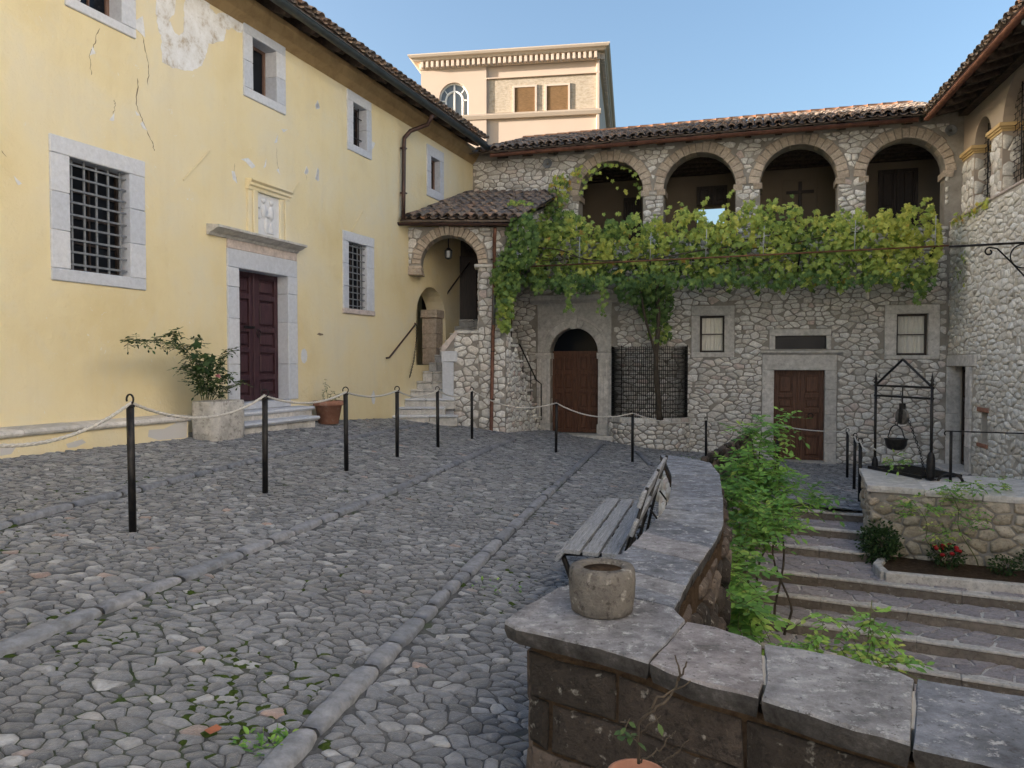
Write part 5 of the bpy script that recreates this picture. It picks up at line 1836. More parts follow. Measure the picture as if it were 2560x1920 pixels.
lay(cs, pwo, lambda u, v, n: (u, PY - n, v), M['rubble'], 'stone', 'stones', rp_, gap=0.009, proud=(0.010, 0.035), edge=0.02, limit=150, weight=seen_weight())
cs = cells(PY, PY + 0.45, -0.4, zsp, 0.24, 0.14, rp_, 0.3, 0.1)
lay(cs, pwo, lambda u, v, n: (xp - n, u, v), M['rubble'], 'stone', 'stones', rp_, gap=0.008, proud=(0.01, 0.03), edge=0.02, limit=40)
b = MB()
ring = bpy.data.objects.new('arch_ring', None)
COL.objects.link(ring)
ring.parent = porch
ring.matrix_local = Matrix.Translation((0, PY, 0))
arch_ring(ring, (al + xp) / 2, zsp, ra, 0.23, 22, M['vouss'], y0=-0.03, y1=0.40, rng=rp_)
zc = PZf(672)
for k in range(3):
    bl(porch, 'corbel_stone', xl - 0.05, al + 0.02 + 0.02 * (k == 0), PY - 0.03, PY + 0.42, zc - 0.14 + 0.07 * k, zc - 0.075 + 0.07 * k, M['vouss'], 0.012, 0.006)
bl(porch, 'impost', xp - 0.09, xr + 0.01, PY - 0.09, PY + 0.50, zsp - 0.08, zsp - 0.01, M['trim_grey'], 0.012)
# low wall beside the steps
xa, xb = PX(1107), PX(1141)
lwm = MB()
lwm.prism([(xa, -0.6), (xp + 0.01, -0.6), (xp + 0.01, zpar - 0.07), (xb, zpar - 0.07), (xa, PZf(868) - 0.07)], PY + 0.02, PY + 0.40)
lw = lwm.build('low_wall', M['mortar'], porch)
cs = cells(xa + 0.24, xp + 0.02, -0.4, zpar - 0.08, 0.20, 0.135, rp_, 0.40, 0.14)
cs = [(s, clip(p, -(PZf(868) - zpar), (xa - xb), -(PZf(868) - zpar) * xa + (xa - xb) * (PZf(868) - 0.1)) if False else p) for s, p in cs if s[1] < PZf(868) - 0.12 + (s[0] - xa) / (xb - xa) * (zpar - PZf(868))]
lay(cs, lw, lambda u, v, n: (u, PY + 0.02 - n, v), M['rubble'], 'stone', 'stones', rp_, gap=0.009, proud=(0.010, 0.03), edge=0.02, limit=120, weight=seen_weight())
bl(lw, 'end_post', xa - 0.01, xa + 0.25, PY - 0.05, PY + 0.41, 0.0, PZf(905), M['trim'], 0.012, 0.004)
bl(lw, 'end_cap', xa - 0.03, xa + 0.34, PY - 0.06, PY + 0.43, PZf(905) + 0.003, PZf(878), M['trim'], 0.012, 0.004)
cp = MB()
cp.prism([(xa - 0.02, PZf(878)), (xa + 0.05, PZf(878) - 0.0), (xb + 0.03, zpar - 0.075), (xb + 0.0, zpar + 0.01), (xa - 0.02, PZf(868) + 0.03)], PY - 0.05, PY + 0.43)
cp.build('sloping_coping', M['trim_pink'], lw)
bl(lw, 'coping', xb + 0.0, xp + 0.02, PY - 0.045, PY + 0.44, zpar - 0.07, zpar, M['trim_grey'], 0.012, 0.003)
# stepped flank wall going back to the portal
d_ = YF.x[:2]
nrm_ = np.array([d_[1], -d_[0]])
P0 = np.array([xr, PY])
steps_ = 8
fl = MB()
Ls = 2.9
for k in range(steps_):
    a, b_ = Ls * k / steps_, Ls * (k + 1) / steps_
    zt = zpar + 0.0 - (zpar + 0.45) * k / (steps_ - 1) * 0.92
    c = [P0 + d_ * a, P0 + d_ * b_, P0 + d_ * b_ - nrm_ * 0.35, P0 + d_ * a - nrm_ * 0.35]
    fl.slab([tuple(q) for q in c], -0.9, zt - 0.001 * k)
flo = fl.build('stepped_wall', M['mortar'], porch)
cs = cells(0.02, Ls, -0.6, zpar, 0.17, 0.12, rp_, 0.40, 0.12, lambda u, v: v < zpar - 0.05 - (zpar + 0.45) * int(u / Ls * steps_) / (steps_ - 1) * 0.92)
lay(cs, flo, lambda u, v, n: (*(P0 + d_ * u + nrm_ * n), v), M['rubble'], 'stone', 'stones', rp_, gap=0.008, proud=(0.010, 0.035), edge=0.018, limit=120)
for k in range(steps_):
    a, b_ = Ls * k / steps_, Ls * (k + 1) / steps_
    zt = zpar - (zpar + 0.45) * k / (steps_ - 1) * 0.92
    c = P0 + d_ * (a + b_) / 2 - nrm_ * 0.16
    bb = MB()
    bb.cur = R.random()
    bb.cbox(-(b_ - a) / 2 + 0.01, (b_ - a) / 2 - 0.01, -0.22, 0.22, -0.03, 0.03, 0.012, 0.008)
    bb.build('cap_stone', M['rubble'], flo, False, at((c[0], c[1], zt + 0.028), math.atan2(d_[1], d_[0])))
rl_ = [P0 + d_ * 0.9 + nrm_ * 0.02, P0 + d_ * 2.2 + nrm_ * 0.02, P0 + d_ * 2.5 + nrm_ * 0.05]
z1, z2 = 2.05, 1.15
hrl = MB()
hrl.tube([(*rl_[0], z1), (*rl_[1], z2), (*rl_[2], z2 - 0.1), (*rl_[2], 0.1)], 0.018, 8)
hrl.tube([(*(P0 + d_ * 1.2), 1.0), (*(P0 + d_ * 1.2), 1.86)], 0.012, 6)
hrl.tube([(*(P0 + d_ * 1.8), 0.4), (*(P0 + d_ * 1.8), 1.45)], 0.012, 6)
hrl.build('iron_rail', M['iron'], porch, True)
# upper side wall under the verge, inner walls, ceiling
sw_ = MB()
c = [P0, P0 + d_ * 3.3, P0 + d_ * 3.3 - nrm_ * 0.4, P0 - nrm_ * 0.4]
n_ = 4
sw_.v = [(*c[0], 3.95), (*c[1], 3.95), (*c[2], 3.95), (*c[3], 3.95), (*c[0], 4.72), (*c[1], 5.85), (*c[2], 5.85), (*c[3], 4.72)]
sw_.t = [0.5] * 8
sw_.f = [(0, 3, 2, 1), (4, 5, 6, 7), (0, 1, 5, 4), (1, 2, 6, 5), (2, 3, 7, 6), (3, 0, 4, 7)]
swo = sw_.build('gable_wall', M['mortar'], porch)
cs = cells(0.02, 3.2, 3.97, 5.8, 0.20, 0.135, rp_, 0.4, 0.14, lambda u, v: v < 4.62 + u * 0.34)
lay(cs, swo, lambda u, v, n: (*(P0 + d_ * u + nrm_ * n), v), M['rubble'], 'stone', 'stones', rp_, gap=0.009, proud=(0.010, 0.03), edge=0.02, limit=60)
MB().box(xr - 0.4, xr - 0.003, PY + 0.45, 21.2, -0.6, 4.9).build('side_wall', M['soffit'], porch)
MB().box(-2.4, 0.0, 20.55, 20.75, 0.5, 5.2).build('rear_wall', M['beam'], porch)
bl(porch, 'inner_door', PX(1118, 20.5), PX(1192, 20.5), 20.50, 20.548, 2.6, PZf(640, 20.5), M['frame_dark'], 0.01)
tr_ = MB().tube([(PX(1098, 19.6), 19.6, PZf(762, 19.6)), (PX(1175, 20.3), 20.3, PZf(655, 20.3))], 0.02, 8).build('inner_rail', M['frame_dark'], porch, True)
# stair inside the porch
stair = thing('stone_stair', 'worn stone stair rising under the porch arch', 'stairs')
SY = [17.0, 17.28, 17.55, 17.80, 18.10, 18.40, 18.70, 19.0]
SPX = [1039, 1018, 997, 974, 953, 928, 906, 887]
zs_ = [PZf(p, y) for p, y in zip(SPX, SY)]
SY += [19.0 + 0.28 * k for k in range(1, 6)]
zs_ += [zs_[7] + 0.19 * k for k in range(1, 6)]
xr_ = [PX(1143, 17.0), PX(1112, 17.28), PX(1137, 17.55), PX(1108), PX(1106, 18.1)]
for k, (y, z) in enumerate(zip(SY, zs_)):
    xw = -1.077 + (y - 21.34) * 0.3694 + 0.02
    xright = xr_[k] if k < len(xr_) else (PX(1107) + 0.0 if k < 7 else xr - 0.45)
    if k >= 4:
        xright = max(xright, PX(1107)) if k < 7 else xright
    if k >= 3:
        xright = min(xright, PX(1107) - 0.015) if y < PY + 0.42 else xright
    y1 = (SY[k + 1] + 0.10) if k + 1 < len(SY) else y + 1.2
    xs = [xw, xw + (xright - xw) * R.uniform(0.35, 0.65), xright]
    for a, b_ in zip(xs[:-1], xs[1:]):
        bl(stair, 'step_block', a + 0.003, b_ - 0.003, y + 0.03, y1, z - 0.24, z - 0.05, M['trim_grey'], 0.012, 0.005)
    for a, b_ in zip(xs[:-1], xs[1:]):
        bl(stair, 'tread', a + 0.002, b_ - 0.002, y, y1, z - 0.047, z, M['trim'] if k < 3 else M['trim_grey'], 0.016, 0.005)
MB().box(-2.6, xr - 0.45, 17.9, 20.5, -0.5, 0.9).build('core', M['mortar'], stair)
# roof of the porch
ev = np.array([1.0, 0, 0])
uv = np.array([d_[0], d_[1], 0.36])
uv /= np.linalg.norm(uv)
E0 = np.array([-2.52, 17.42, 4.78])
pr_ = MB()
wE = 2.55
top_ = 3.75
for dz in (0.0, 0.04):
    for t, s in ((0, 0), (wE, 0), (wE, top_), (0, top_)):
        q = E0 + ev * t + uv * s + np.array([0, 0, dz])
        pr_.v.append(tuple(q))
        pr_.t.append(0.5)
pr_.f = [(0, 3, 2, 1), (4, 5, 6, 7), (0, 1, 5, 4), (1, 2, 6, 5), (2, 3, 7, 6), (3, 0, 4, 7)]
pr_.build('roof_deck', M['soffit'], porch)
tile_field(porch, E0 + np.array([0.10, -0.03, 0.03]), ev, uv, 12, 10, limit=240, rng=random.Random(14), step=0.37)
gutter(porch, (-2.60, 17.36, 4.74), (-0.02, 17.36, 4.72), 0.06, M['pipe'])
dq = [(1238, 570, 17.45), (1236, 600, 17.66), (1236, 700, 17.70), (1232, 850, 17.70), (1228, 1072, 17.70), (1228, 1080, 17.62)]
dpo = MB().tube([tuple(at_y(*q)) for q in dq], 0.042, 10).build('downpipe', M['copper'], porch, True)
sg1, sg2 = at_y(1235.5, 735, 17.70), at_y(1233.5, 812, 17.70)
MB().tube([tuple(sg1), tuple(sg2)], 0.045, 10).build('pipe_sleeve', M['lead'], dpo, True)
for s in (650, 880, 1000):
    q = at_y(1232, s, 17.70)
    MB().lathe([(0.05, 0), (0.05, 0.03)], 12, tuple(q)).build('pipe_clip', M['pipe'], dpo, True)
q = at_y(1228, 1085, 17.6)
bl(dpo, 'boot', q[0] - 0.10, q[0] + 0.10, 17.45, 17.75, q[2] - 0.10, q[2], M['trim'], 0.015)
lp = at_y(1121, 634, 18.6)
lan = thing('hanging_lantern', 'small iron and glass lantern hanging under the porch arch', 'lantern', at(lp))
MB().lathe([(0.07, -0.10), (0.085, 0.06)], 6).build('glass', M['glass_pale'], lan)
MB().lathe([(0.10, 0.062), (0.095, 0.075), (0.04, 0.13), (0.015, 0.15), (0.012, 0.70)], 6).build('cap', M['iron'], lan)
MB().lathe([(0.02, -0.14), (0.075, -0.115), (0.078, -0.102)], 6).build('base', M['iron'], lan)
for k in range(6):
    w = math.pi / 3 * k
    MB().tube([(0.073 * math.cos(w), 0.073 * math.sin(w), -0.11), (0.089 * math.cos(w), 0.089 * math.sin(w), 0.065)], 0.006, 5).build('cage_bar', M['iron'], lan)

# ---------------------------------------------------------------- tall peach building behind
tow = thing('peach_building', 'tall sunlit peach building with a dentilled cornice behind the roofs', 'building', TF.m)
TW = TF.on(1497, 200)[0]
TB = TF.on(1216, 250)[0]
ZC = TF.on(1060, 176)[1]
ZS = TF.on(1216, 288)[1]
AW = rect(TF, (1098, 250), (1171, 248), (1171, 290), (1098, 292))
aw_top = TF.on(1135, 206)[1]
S1 = rect(TF, (1286, 218), (1337, 216), (1337, 283), (1286, 284))
S2 = rect(TF, (1366, 214), (1420, 212), (1420, 278), (1367, 280))
PT = (TF.on(1222, 200)[0], TF.on(1490, 200)[0], ZS + 0.12, TF.on(1350, 191)[1])
zsr = aw_top - (AW[1] - AW[0]) / 2
fw0 = solid_wall(0, TB, -4, ZC + 0.5, 0, 0.4, [('a', AW[0], AW[1], ZS + 0.06, zsr)], 20).build('corner_bay', M['peach'], tow)
MB().box(TB, TW, 0.12, 0.5, -4, ZC + 0.5).build('recessed_wall', M['peach'], tow)
MB().box(TW - 0.4, TW, 0.5, 32, -4, ZC + 0.5).build('side_wall', M['peach'], tow)
MB().box(0, 0.4, 0.4, 32, -4, ZC + 0.5).build('side_wall', M['peach'], tow)
MB().box(0, TW, 31.9, 32.3, -4, ZC + 0.5).build('rear_wall', M['peach'], tow)
MB().box(0.3, TW - 0.3, 0.3, 32, ZC + 0.3, ZC + 0.45).build('flat_roof', M['tile'], tow)
MB().box(PT[0], PT[1], 0.085, 0.119, PT[2], PT[3]).build('brick_panel', M['brickpanel'], tow)
MB().box(TB + 0.001, TW + 0.06, -0.02, 0.119, PT[3] + 0.02, ZC - 0.6).build('plain_band', M['peach'], tow)
bl(tow, 'corner_pilaster', PT[1] + 0.03, TW + 0.05, -0.02, 0.119, -4, ZC, M['peach'], 0.02)
mould(tow, 'string_course', -0.12, TW + 0.12, [(0.1, ZS - 0.22), (-0.06, ZS - 0.22), (-0.16, ZS - 0.06), (-0.18, ZS + 0.02), (0.1, ZS + 0.08)], M['peach_trim'])
for (a, b_, c, d) in (S1, S2):
    f = MB()
    f.box(a - 0.10, a, 0.03, 0.13, c - 0.06, d + 0.10)
    f.box(b_, b_ + 0.10, 0.03, 0.13, c - 0.06, d + 0.10)
    f.box(a, b_, 0.031, 0.13, d, d + 0.10)
    f.box(a, b_, 0.031, 0.13, c - 0.06, c)
    fo = f.build('window', M['peach_trim'], tow)
    MB().box(a, b_, 0.082, 0.0835, c, d).build('shutter_board', M['shutter'], fo)
    n_ = 26
    for k in range(n_):
        z = c + (d - c) * (k + 0.5) / n_
        MB().hexa([(a, 0.055, z - 0.025), (b_, 0.055, z - 0.025), (b_, 0.08, z + 0.0), (a, 0.08, z + 0.0), (a, 0.06, z - 0.015), (b_, 0.06, z - 0.015), (b_, 0.0815, z + 0.02), (a, 0.0815, z + 0.02)]).build('shutter_slat', M['shutter'], fo)
cx_, r_ = (AW[0] + AW[1]) / 2, (AW[1] - AW[0]) / 2
pg = MB().prism([(AW[0], ZS + 0.06), (AW[1], ZS + 0.06)] + [(cx_ + r_ * math.cos(t), zsr + r_ * math.sin(t)) for t in [math.pi * k / 20 for k in range(21)]], 0.22, 0.24)
awo = pg.build('arched_window', M['glass_pale'], tow)
def awbar(pts, r=0.05):
    MB().tube([(x, 0.19, z) for x, z in pts], r, 6).build('frame_bar', M['white_paint'], awo, True)
awbar([(cx_, ZS + 0.06), (cx_, aw_top)], 0.06)
awbar([(AW[0] + 0.03, ZS + 0.06), (AW[0] + 0.03, zsr)] + [(cx_ - (r_ - 0.03) * math.cos(t), zsr + (r_ - 0.03) * math.sin(t)) for t in [math.pi * k / 20 for k in range(21)]] + [(AW[1] - 0.03, ZS + 0.06)], 0.05)
r2 = r_ * 0.58
awbar([(cx_ - r2, ZS + 0.06), (cx_ - r2, zsr - 0.1)] + [(cx_ - r2 * math.cos(t), zsr - 0.1 + r2 * math.sin(t)) for t in [math.pi * k / 16 for k in range(17)]] + [(cx_ + r2, ZS + 0.06)], 0.06)
for t in (0.72, math.pi - 0.72):
    awbar([(cx_ + r2 * math.cos(t), zsr - 0.1 + r2 * math.sin(t)), (cx_ + (r_ - 0.03) * math.cos(t), zsr + (r_ - 0.03) * math.sin(t))], 0.03)
for sg in (-1, 1):
    awbar([(cx_ + sg * r2, zsr - 0.12), (cx_ + sg * (r_ - 0.03), zsr - 0.12)], 0.045)
awbar([(AW[0], ZS + 0.09), (AW[1], ZS + 0.09)], 0.05)
# cornice with its dentils
zt0 = ZC + 0.02
def ring_mould(name, prof, mat):
    """Cornice profile (out, z) run round the front and both sides."""
    b = MB()
    for out, z in prof:
        b.v += [(-out, 32.0, z), (-out, -out, z), (TW + out, -out, z), (TW + out, 32.0, z)]
        b.t += [0.5] * 4
    for i in range(len(prof) - 1):
        for k in range(3):
            b.f.append((4 * i + k, 4 * i + k + 1, 4 * i + k + 5, 4 * i + k + 4))
    return b.build(name, mat, tow)
ring_mould('cornice', [(0.0, zt0 - 0.02), (0.08, zt0), (0.10, zt0 + 0.34), (0.34, zt0 + 0.36), (0.40, zt0 + 0.45), (0.52, zt0 + 0.50), (0.58, zt0 + 0.60), (0.58, zt0 + 0.65), (0.0, zt0 + 0.70)], M['peach_trim'])
dm = MB()
dm.cbox(-0.07, 0.07, -0.10, 0.10, -0.165, 0.165, 0.01)
dme = dm.mesh('dentil', M['peach_trim'])
n_ = 34
for k in range(n_):
    link(dme, 'dentil', tow, Matrix.Translation((TW * (k + 0.5) / n_, -0.20, zt0 + 0.18)))
for k in range(60):
    link(dme, 'dentil', tow, Matrix.Translation((TW + 0.20, 0.1 + k * 0.29, zt0 + 0.18)) @ Matrix.Rotation(math.pi / 2, 4, 'Z'))

# ---------------------------------------------------------------- parapet with coping slabs
c2_ = corner[2] + np.array([0.05, -0.02])
c0_b = corner[0] + np.array([0.10, 0.0])
par = thing('parapet_wall', 'low curved stone parapet with thick grey coping slabs beside the garden steps', 'wall')
MB().slab([tuple(p) for p in BODY], -2.4, PZ - 0.07).build('core', M['soil'], par)
_A, _c = poly_info([tuple(p) for p in BODY])
JB = [*[p + np.array([0.05, 0]) for p in pl], c2_ + np.array([0.06, 0.0]), c0_b + np.array([0.08, 0.0]), *[p + np.array([0.06, 0.10]) for p in fr], *[p - np.array([0.05, 0.06]) for p in bk[::-1]], *[p - np.array([0.05, 0]) for p in pr[::-1][1:]]]
MB().slab([tuple(p) for p in JB], PZ - 0.071, PZ - 0.008).build('joint_mortar', M['mortar_pale'], par)
rpp = random.Random(51)

def rough_slab(parent, poly, z0, z1, mat, name, jag=0.012, n_=4, inset=0.004, tone=None):
    q = []
    for i in range(len(poly)):
        a, b = np.array(poly[i - 1]), np.array(poly[i])
        k_ = max(1, min(n_, int(np.linalg.norm(b - a) / 0.06)))
        for k in range(k_):
            p = a + (b - a) * k / k_
            q.append((p[0] + rpp.uniform(-jag, jag) * (k > 0), p[1] + rpp.uniform(-jag, jag) * (k > 0)))
    A, c = poly_info(q)
    m = len(q)
    def sh_(d):
        out = []
        for x, y in q:
            r = math.hypot(x - c[0], y - c[1])
            out.append((c[0] + (x - c[0]) * (1 - d / r), c[1] + (y - c[1]) * (1 - d / r)))
        return out
    vs_ = [(x, y, z0) for x, y in sh_(0.012)] + [(x, y, z0 + (z1 - z0) * 0.55 + rpp.uniform(-0.008, 0.008)) for x, y in q] + [(x, y, z1 - 0.008 + rpp.uniform(-0.003, 0.003)) for x, y in sh_(0.0008)] + [(x, y, z1 + rpp.uniform(-0.002, 0.003)) for x, y in sh_(inset)]
    fs_ = [tuple(range(m - 1, -1, -1))]
    for r in range(3):
        for k in range(m):
            k1 = (k + 1) % m
            fs_.append((r * m + k, r * m + k1, (r + 1) * m + k1, (r + 1) * m + k))
    fs_.append(tuple(range(3 * m, 4 * m)))
    b = MB()
    b.add([(x - c[0], y - c[1], z) for x, y, z in vs_], fs_, rpp.random() if tone is None else tone)
    o = b.build(name, mat, parent, False, Matrix.Translation((c[0], c[1], 0)))
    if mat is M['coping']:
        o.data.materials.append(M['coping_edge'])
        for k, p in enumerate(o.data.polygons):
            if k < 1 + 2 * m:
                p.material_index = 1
    return o

def pick(L, t):
    i = min(int(t), len(L) - 2)
    return L[i] + (L[i + 1] - L[i]) * (t - i)

JT = [0.0, 1.0, 2.0, 2.9, 3.7, 4.6, 5.6, 6.6, 7.6, 8.5, 9.3, 10.0]
for a, b in zip(JT[:-1], JT[1:]):
    ts = [a + 0.008] + [t for t in range(1, 10) if a + 0.1 < t < b - 0.1] + [b - 0.008]
    sk = rpp.uniform(-0.12, 0.12)
    poly = [pick(pl, t) for t in ts] + [pick(pr, t) for t in reversed(ts)]
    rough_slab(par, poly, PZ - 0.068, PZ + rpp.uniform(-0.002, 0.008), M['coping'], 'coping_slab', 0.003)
def zp(*pts):
    return [at_z(*p, PZ)[:2] for p in pts]
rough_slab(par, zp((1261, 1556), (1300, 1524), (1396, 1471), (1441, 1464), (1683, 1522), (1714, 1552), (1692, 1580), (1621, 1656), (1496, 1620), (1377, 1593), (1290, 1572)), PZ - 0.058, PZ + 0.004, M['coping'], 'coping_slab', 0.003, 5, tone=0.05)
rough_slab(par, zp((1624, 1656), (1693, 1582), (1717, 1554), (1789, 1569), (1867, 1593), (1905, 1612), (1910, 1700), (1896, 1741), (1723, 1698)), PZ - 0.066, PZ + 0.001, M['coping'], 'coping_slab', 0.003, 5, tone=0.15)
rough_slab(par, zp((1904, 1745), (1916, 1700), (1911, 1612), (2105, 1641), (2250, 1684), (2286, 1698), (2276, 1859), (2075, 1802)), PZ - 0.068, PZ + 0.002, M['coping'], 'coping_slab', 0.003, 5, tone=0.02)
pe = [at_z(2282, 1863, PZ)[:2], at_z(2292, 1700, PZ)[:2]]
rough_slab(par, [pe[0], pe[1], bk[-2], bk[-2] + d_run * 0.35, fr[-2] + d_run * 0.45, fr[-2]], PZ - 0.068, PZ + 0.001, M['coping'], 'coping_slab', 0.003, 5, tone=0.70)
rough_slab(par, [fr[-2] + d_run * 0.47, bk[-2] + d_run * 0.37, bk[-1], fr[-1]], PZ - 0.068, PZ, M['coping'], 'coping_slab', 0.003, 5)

def path_map(pts, side=1):
    pts = [np.array(p) for p in pts]
    L = [0.0]
    for a, b in zip(pts[:-1], pts[1:]):
        L.append(L[-1] + np.linalg.norm(b - a))
    def f(u, v, n):
        i = 0
        while i < len(L) - 2 and u > L[i + 1]:
            i += 1
        d = (pts[i + 1] - pts[i]) / (L[i + 1] - L[i] + 1e-9)
        q = pts[i] + d * (u - L[i]) + np.array([d[1], -d[0]]) * n * side
        return (q[0], q[1], v)
    return L[-1], f

c2 = corner[2] + np.array([0.05, -0.02])
c0 = corner[0] + np.array([0.10, 0.0])
frp = [p + np.array([0.03, 0.05]) for p in fr]
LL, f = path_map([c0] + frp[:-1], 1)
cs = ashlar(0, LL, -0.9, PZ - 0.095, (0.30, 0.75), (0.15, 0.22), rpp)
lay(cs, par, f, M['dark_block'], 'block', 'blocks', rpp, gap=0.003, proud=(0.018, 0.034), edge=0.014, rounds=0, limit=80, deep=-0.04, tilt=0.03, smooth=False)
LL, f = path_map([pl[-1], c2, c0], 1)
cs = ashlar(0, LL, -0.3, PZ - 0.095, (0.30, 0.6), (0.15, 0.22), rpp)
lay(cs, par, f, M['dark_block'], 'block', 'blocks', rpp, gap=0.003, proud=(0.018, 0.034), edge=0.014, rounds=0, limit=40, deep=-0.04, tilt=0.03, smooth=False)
LL, f = path_map(pl, 1)
cs = cells(0, LL, -0.4, PZ - 0.09, 0.22, 0.13, rpp, 0.38, 0.1)
lay(cs, par, f, M['rubble'], 'stone', 'stones', rpp, gap=0.010, proud=(0.01, 0.05), edge=0.02, limit=120, deep=-0.04)
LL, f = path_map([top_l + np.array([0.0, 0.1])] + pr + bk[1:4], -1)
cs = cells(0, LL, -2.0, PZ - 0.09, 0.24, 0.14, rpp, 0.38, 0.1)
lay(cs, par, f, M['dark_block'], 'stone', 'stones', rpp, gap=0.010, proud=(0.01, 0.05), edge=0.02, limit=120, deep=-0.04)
# bank wall from the parapet's end to the head of the steps, level with the court
ra_ = pr[0] + np.array([-0.1, 0.05])
bank = MB()
e_ = (top_l - ra_) / np.linalg.norm(top_l - ra_)
nn_ = np.array([-e_[1], e_[0]])
for k in range(6):
    a, b_ = ra_ + (top_l - ra_) * k / 6, ra_ + (top_l - ra_) * (k + 1) / 6
    zt = min(G(*a), G(*b_)) + 0.06
    bank.hexa([(*(a - nn_ * 0.18), -2.4), (*(b_ - nn_ * 0.18), -2.4), (*(b_ + nn_ * 0.18), -2.4), (*(a + nn_ * 0.18), -2.4), (*(a - nn_ * 0.18), zt), (*(b_ - nn_ * 0.18), zt), (*(b_ + nn_ * 0.18), zt), (*(a + nn_ * 0.18), zt)])
bank.build('bank_wall', M['mortar'], par)

# stone mortar standing on the corner slab
mp = at_z(1506, 1530, PZ)
mortar = thing('stone_mortar', 'old round stone mortar bowl standing on the parapet corner', 'mortar', at((mp[0], mp[1], PZ + 0.006)))
MB().lathe([(0.106, 0.0), (0.116, 0.008), (0.124, 0.06), (0.127, 0.12), (0.124, 0.160), (0.117, 0.172), (0.090, 0.176), (0.078, 0.170), (0.072, 0.150), (0.066, 0.03)], 40, wob=0.018).build('bowl', M['mortarpot'], mortar, True)
MB().lathe([(0.0745, 0.160), (0.070, 0.135), (0.060, 0.07), (0.045, 0.04), (0.003, 0.035)], 36).build('hollow', M['soil'], mortar, True)  # inner faces take the dark soil colour as painted shade in the bowl

# ---------------------------------------------------------------- garden steps
steps = thing('garden_steps', 'broad stone garden steps with crazy paving treads and pale nosings', 'steps', SF.m)
RISE = 0.12
SPXM = [((1947, 1269), (2146, 1285)), ((2016, 1317), (2159, 1330)), ((1994, 1363), (2181, 1387)), ((1910, 1423.5), (2560, 1499.5)), ((1873, 1475.6), (2560, 1562)), ((1929, 1549), (2560, 1634)), ((2294, 1684), (2560, 1708))]
offs_ = []
for k, (a, b) in enumerate(SPXM):
    z = 1.6 - 2.2 - RISE * k
    pa, pb = SF.loc(at_z(*a, z)), SF.loc(at_z(*b, z))
    offs_.append((pa[1] + pb[1]) / 2)
offs_ += [offs_[-1] - 0.66 * k for k in range(1, 4)]
rs_ = random.Random(61)
for k in range(10):
    y0 = offs_[k]
    y1 = (offs_[k - 1] + 0.02) if k else y0 + 0.55
    z = -0.60 - RISE * k
    x0, x1 = (-3.6, 1.35) if k < 3 else (-5.0, 7.5)
    if k == 0:
        x0 = -0.5
    body = MB().box(x0, x1, y0 + 0.03, y1, z - 0.5, z - 0.02)
    so = body.build('step', M['mortar_joint'], steps)
    xs = [x0]
    while xs[-1] < x1 - 1.2:
        xs.append(xs[-1] + rs_.uniform(0.8, 1.5))
    xs.append(x1)
    for a, b_ in zip(xs[:-1], xs[1:]):
        bl(so, 'nosing', a + 0.002, b_ - 0.002, y0 - 0.012, y0 + 0.09, z - 0.032, z, M['nosing'], 0.007, 0.002)
        bl(so, 'riser', a + 0.001, b_ - 0.001, y0 + 0.004, y0 + 0.06, z - RISE - 0.02, z - 0.034, M['riser'], 0.006, 0.002)
    if k <= 8:
        cs = cells(x0 + 0.01, x1 - 0.01, y0 + 0.105, y1 - 0.01, 0.22, 0.15, rs_, 0.46, 0.2)
        lay(cs, so, lambda u, v, n, zz=z: (u, v, zz - 0.02 + n), M['flag'], 'flagstone', 'flagstones', rs_, gap=0.008, proud=(0.018, 0.022), edge=0.005, rounds=0, limit=45, smooth=False, tilt=0.004, weight=seen_weight(SF))
low = MB().box(-6, 9, -9, -5.2, -2.6, -1.85)
low.build('lower_landing', M['flag'], steps)

# ---------------------------------------------------------------- terrace with the well frame
TZ = 0.0
tA = np.array([4.70, 10.03])
te, tb_ = SF.x[:2], np.array([0.36, 0.93])
ter = thing('terrace_wall', 'rubble retaining wall with grey top slabs carrying the iron well frame', 'wall')
tp = [tA, tA + te * 6.0, tA + te * 6.0 + tb_ * 1.7, tA + tb_ * 1.7]
MB().slab([tuple(p) for p in tp], -2.2, TZ - 0.075).build('core', M['mortar'], ter)
LL, f = path_map([tp[3], tp[0], tp[1]], 1)
rt = random.Random(71)
cs = cells(0, LL, -1.3, TZ - 0.09, 0.20, 0.125, rt, 0.43, 0.2)
lay(cs, ter, f, M['rubble_warm'], 'stone', 'stones', rt, gap=0.008, proud=(0.008, 0.045), edge=0.02, limit=240, deep=-0.04)
xs = [0.0, 0.62, 1.25, 1.95, 2.8, 3.6, 4.6, 6.0]
for k, (a, b_) in enumerate(zip(xs[:-1], xs[1:])):
    o_ = -0.05
    back_ = 1.72
    poly = [tA + te * (a + 0.004 + (o_ if k == 0 else 0)) + tb_ * o_, tA + te * (b_ - 0.004) + tb_ * o_, tA + te * (b_ - 0.004) + tb_ * back_, tA + te * (a + 0.004 + (o_ if k == 0 else 0)) + tb_ * back_]
    rough_slab(ter, poly, TZ - 0.08 - 0.012 * k, TZ - 0.012 * k, M['trim_grey'], 'top_slab', 0.008, 5, tone=0.9 - 0.1 * k)

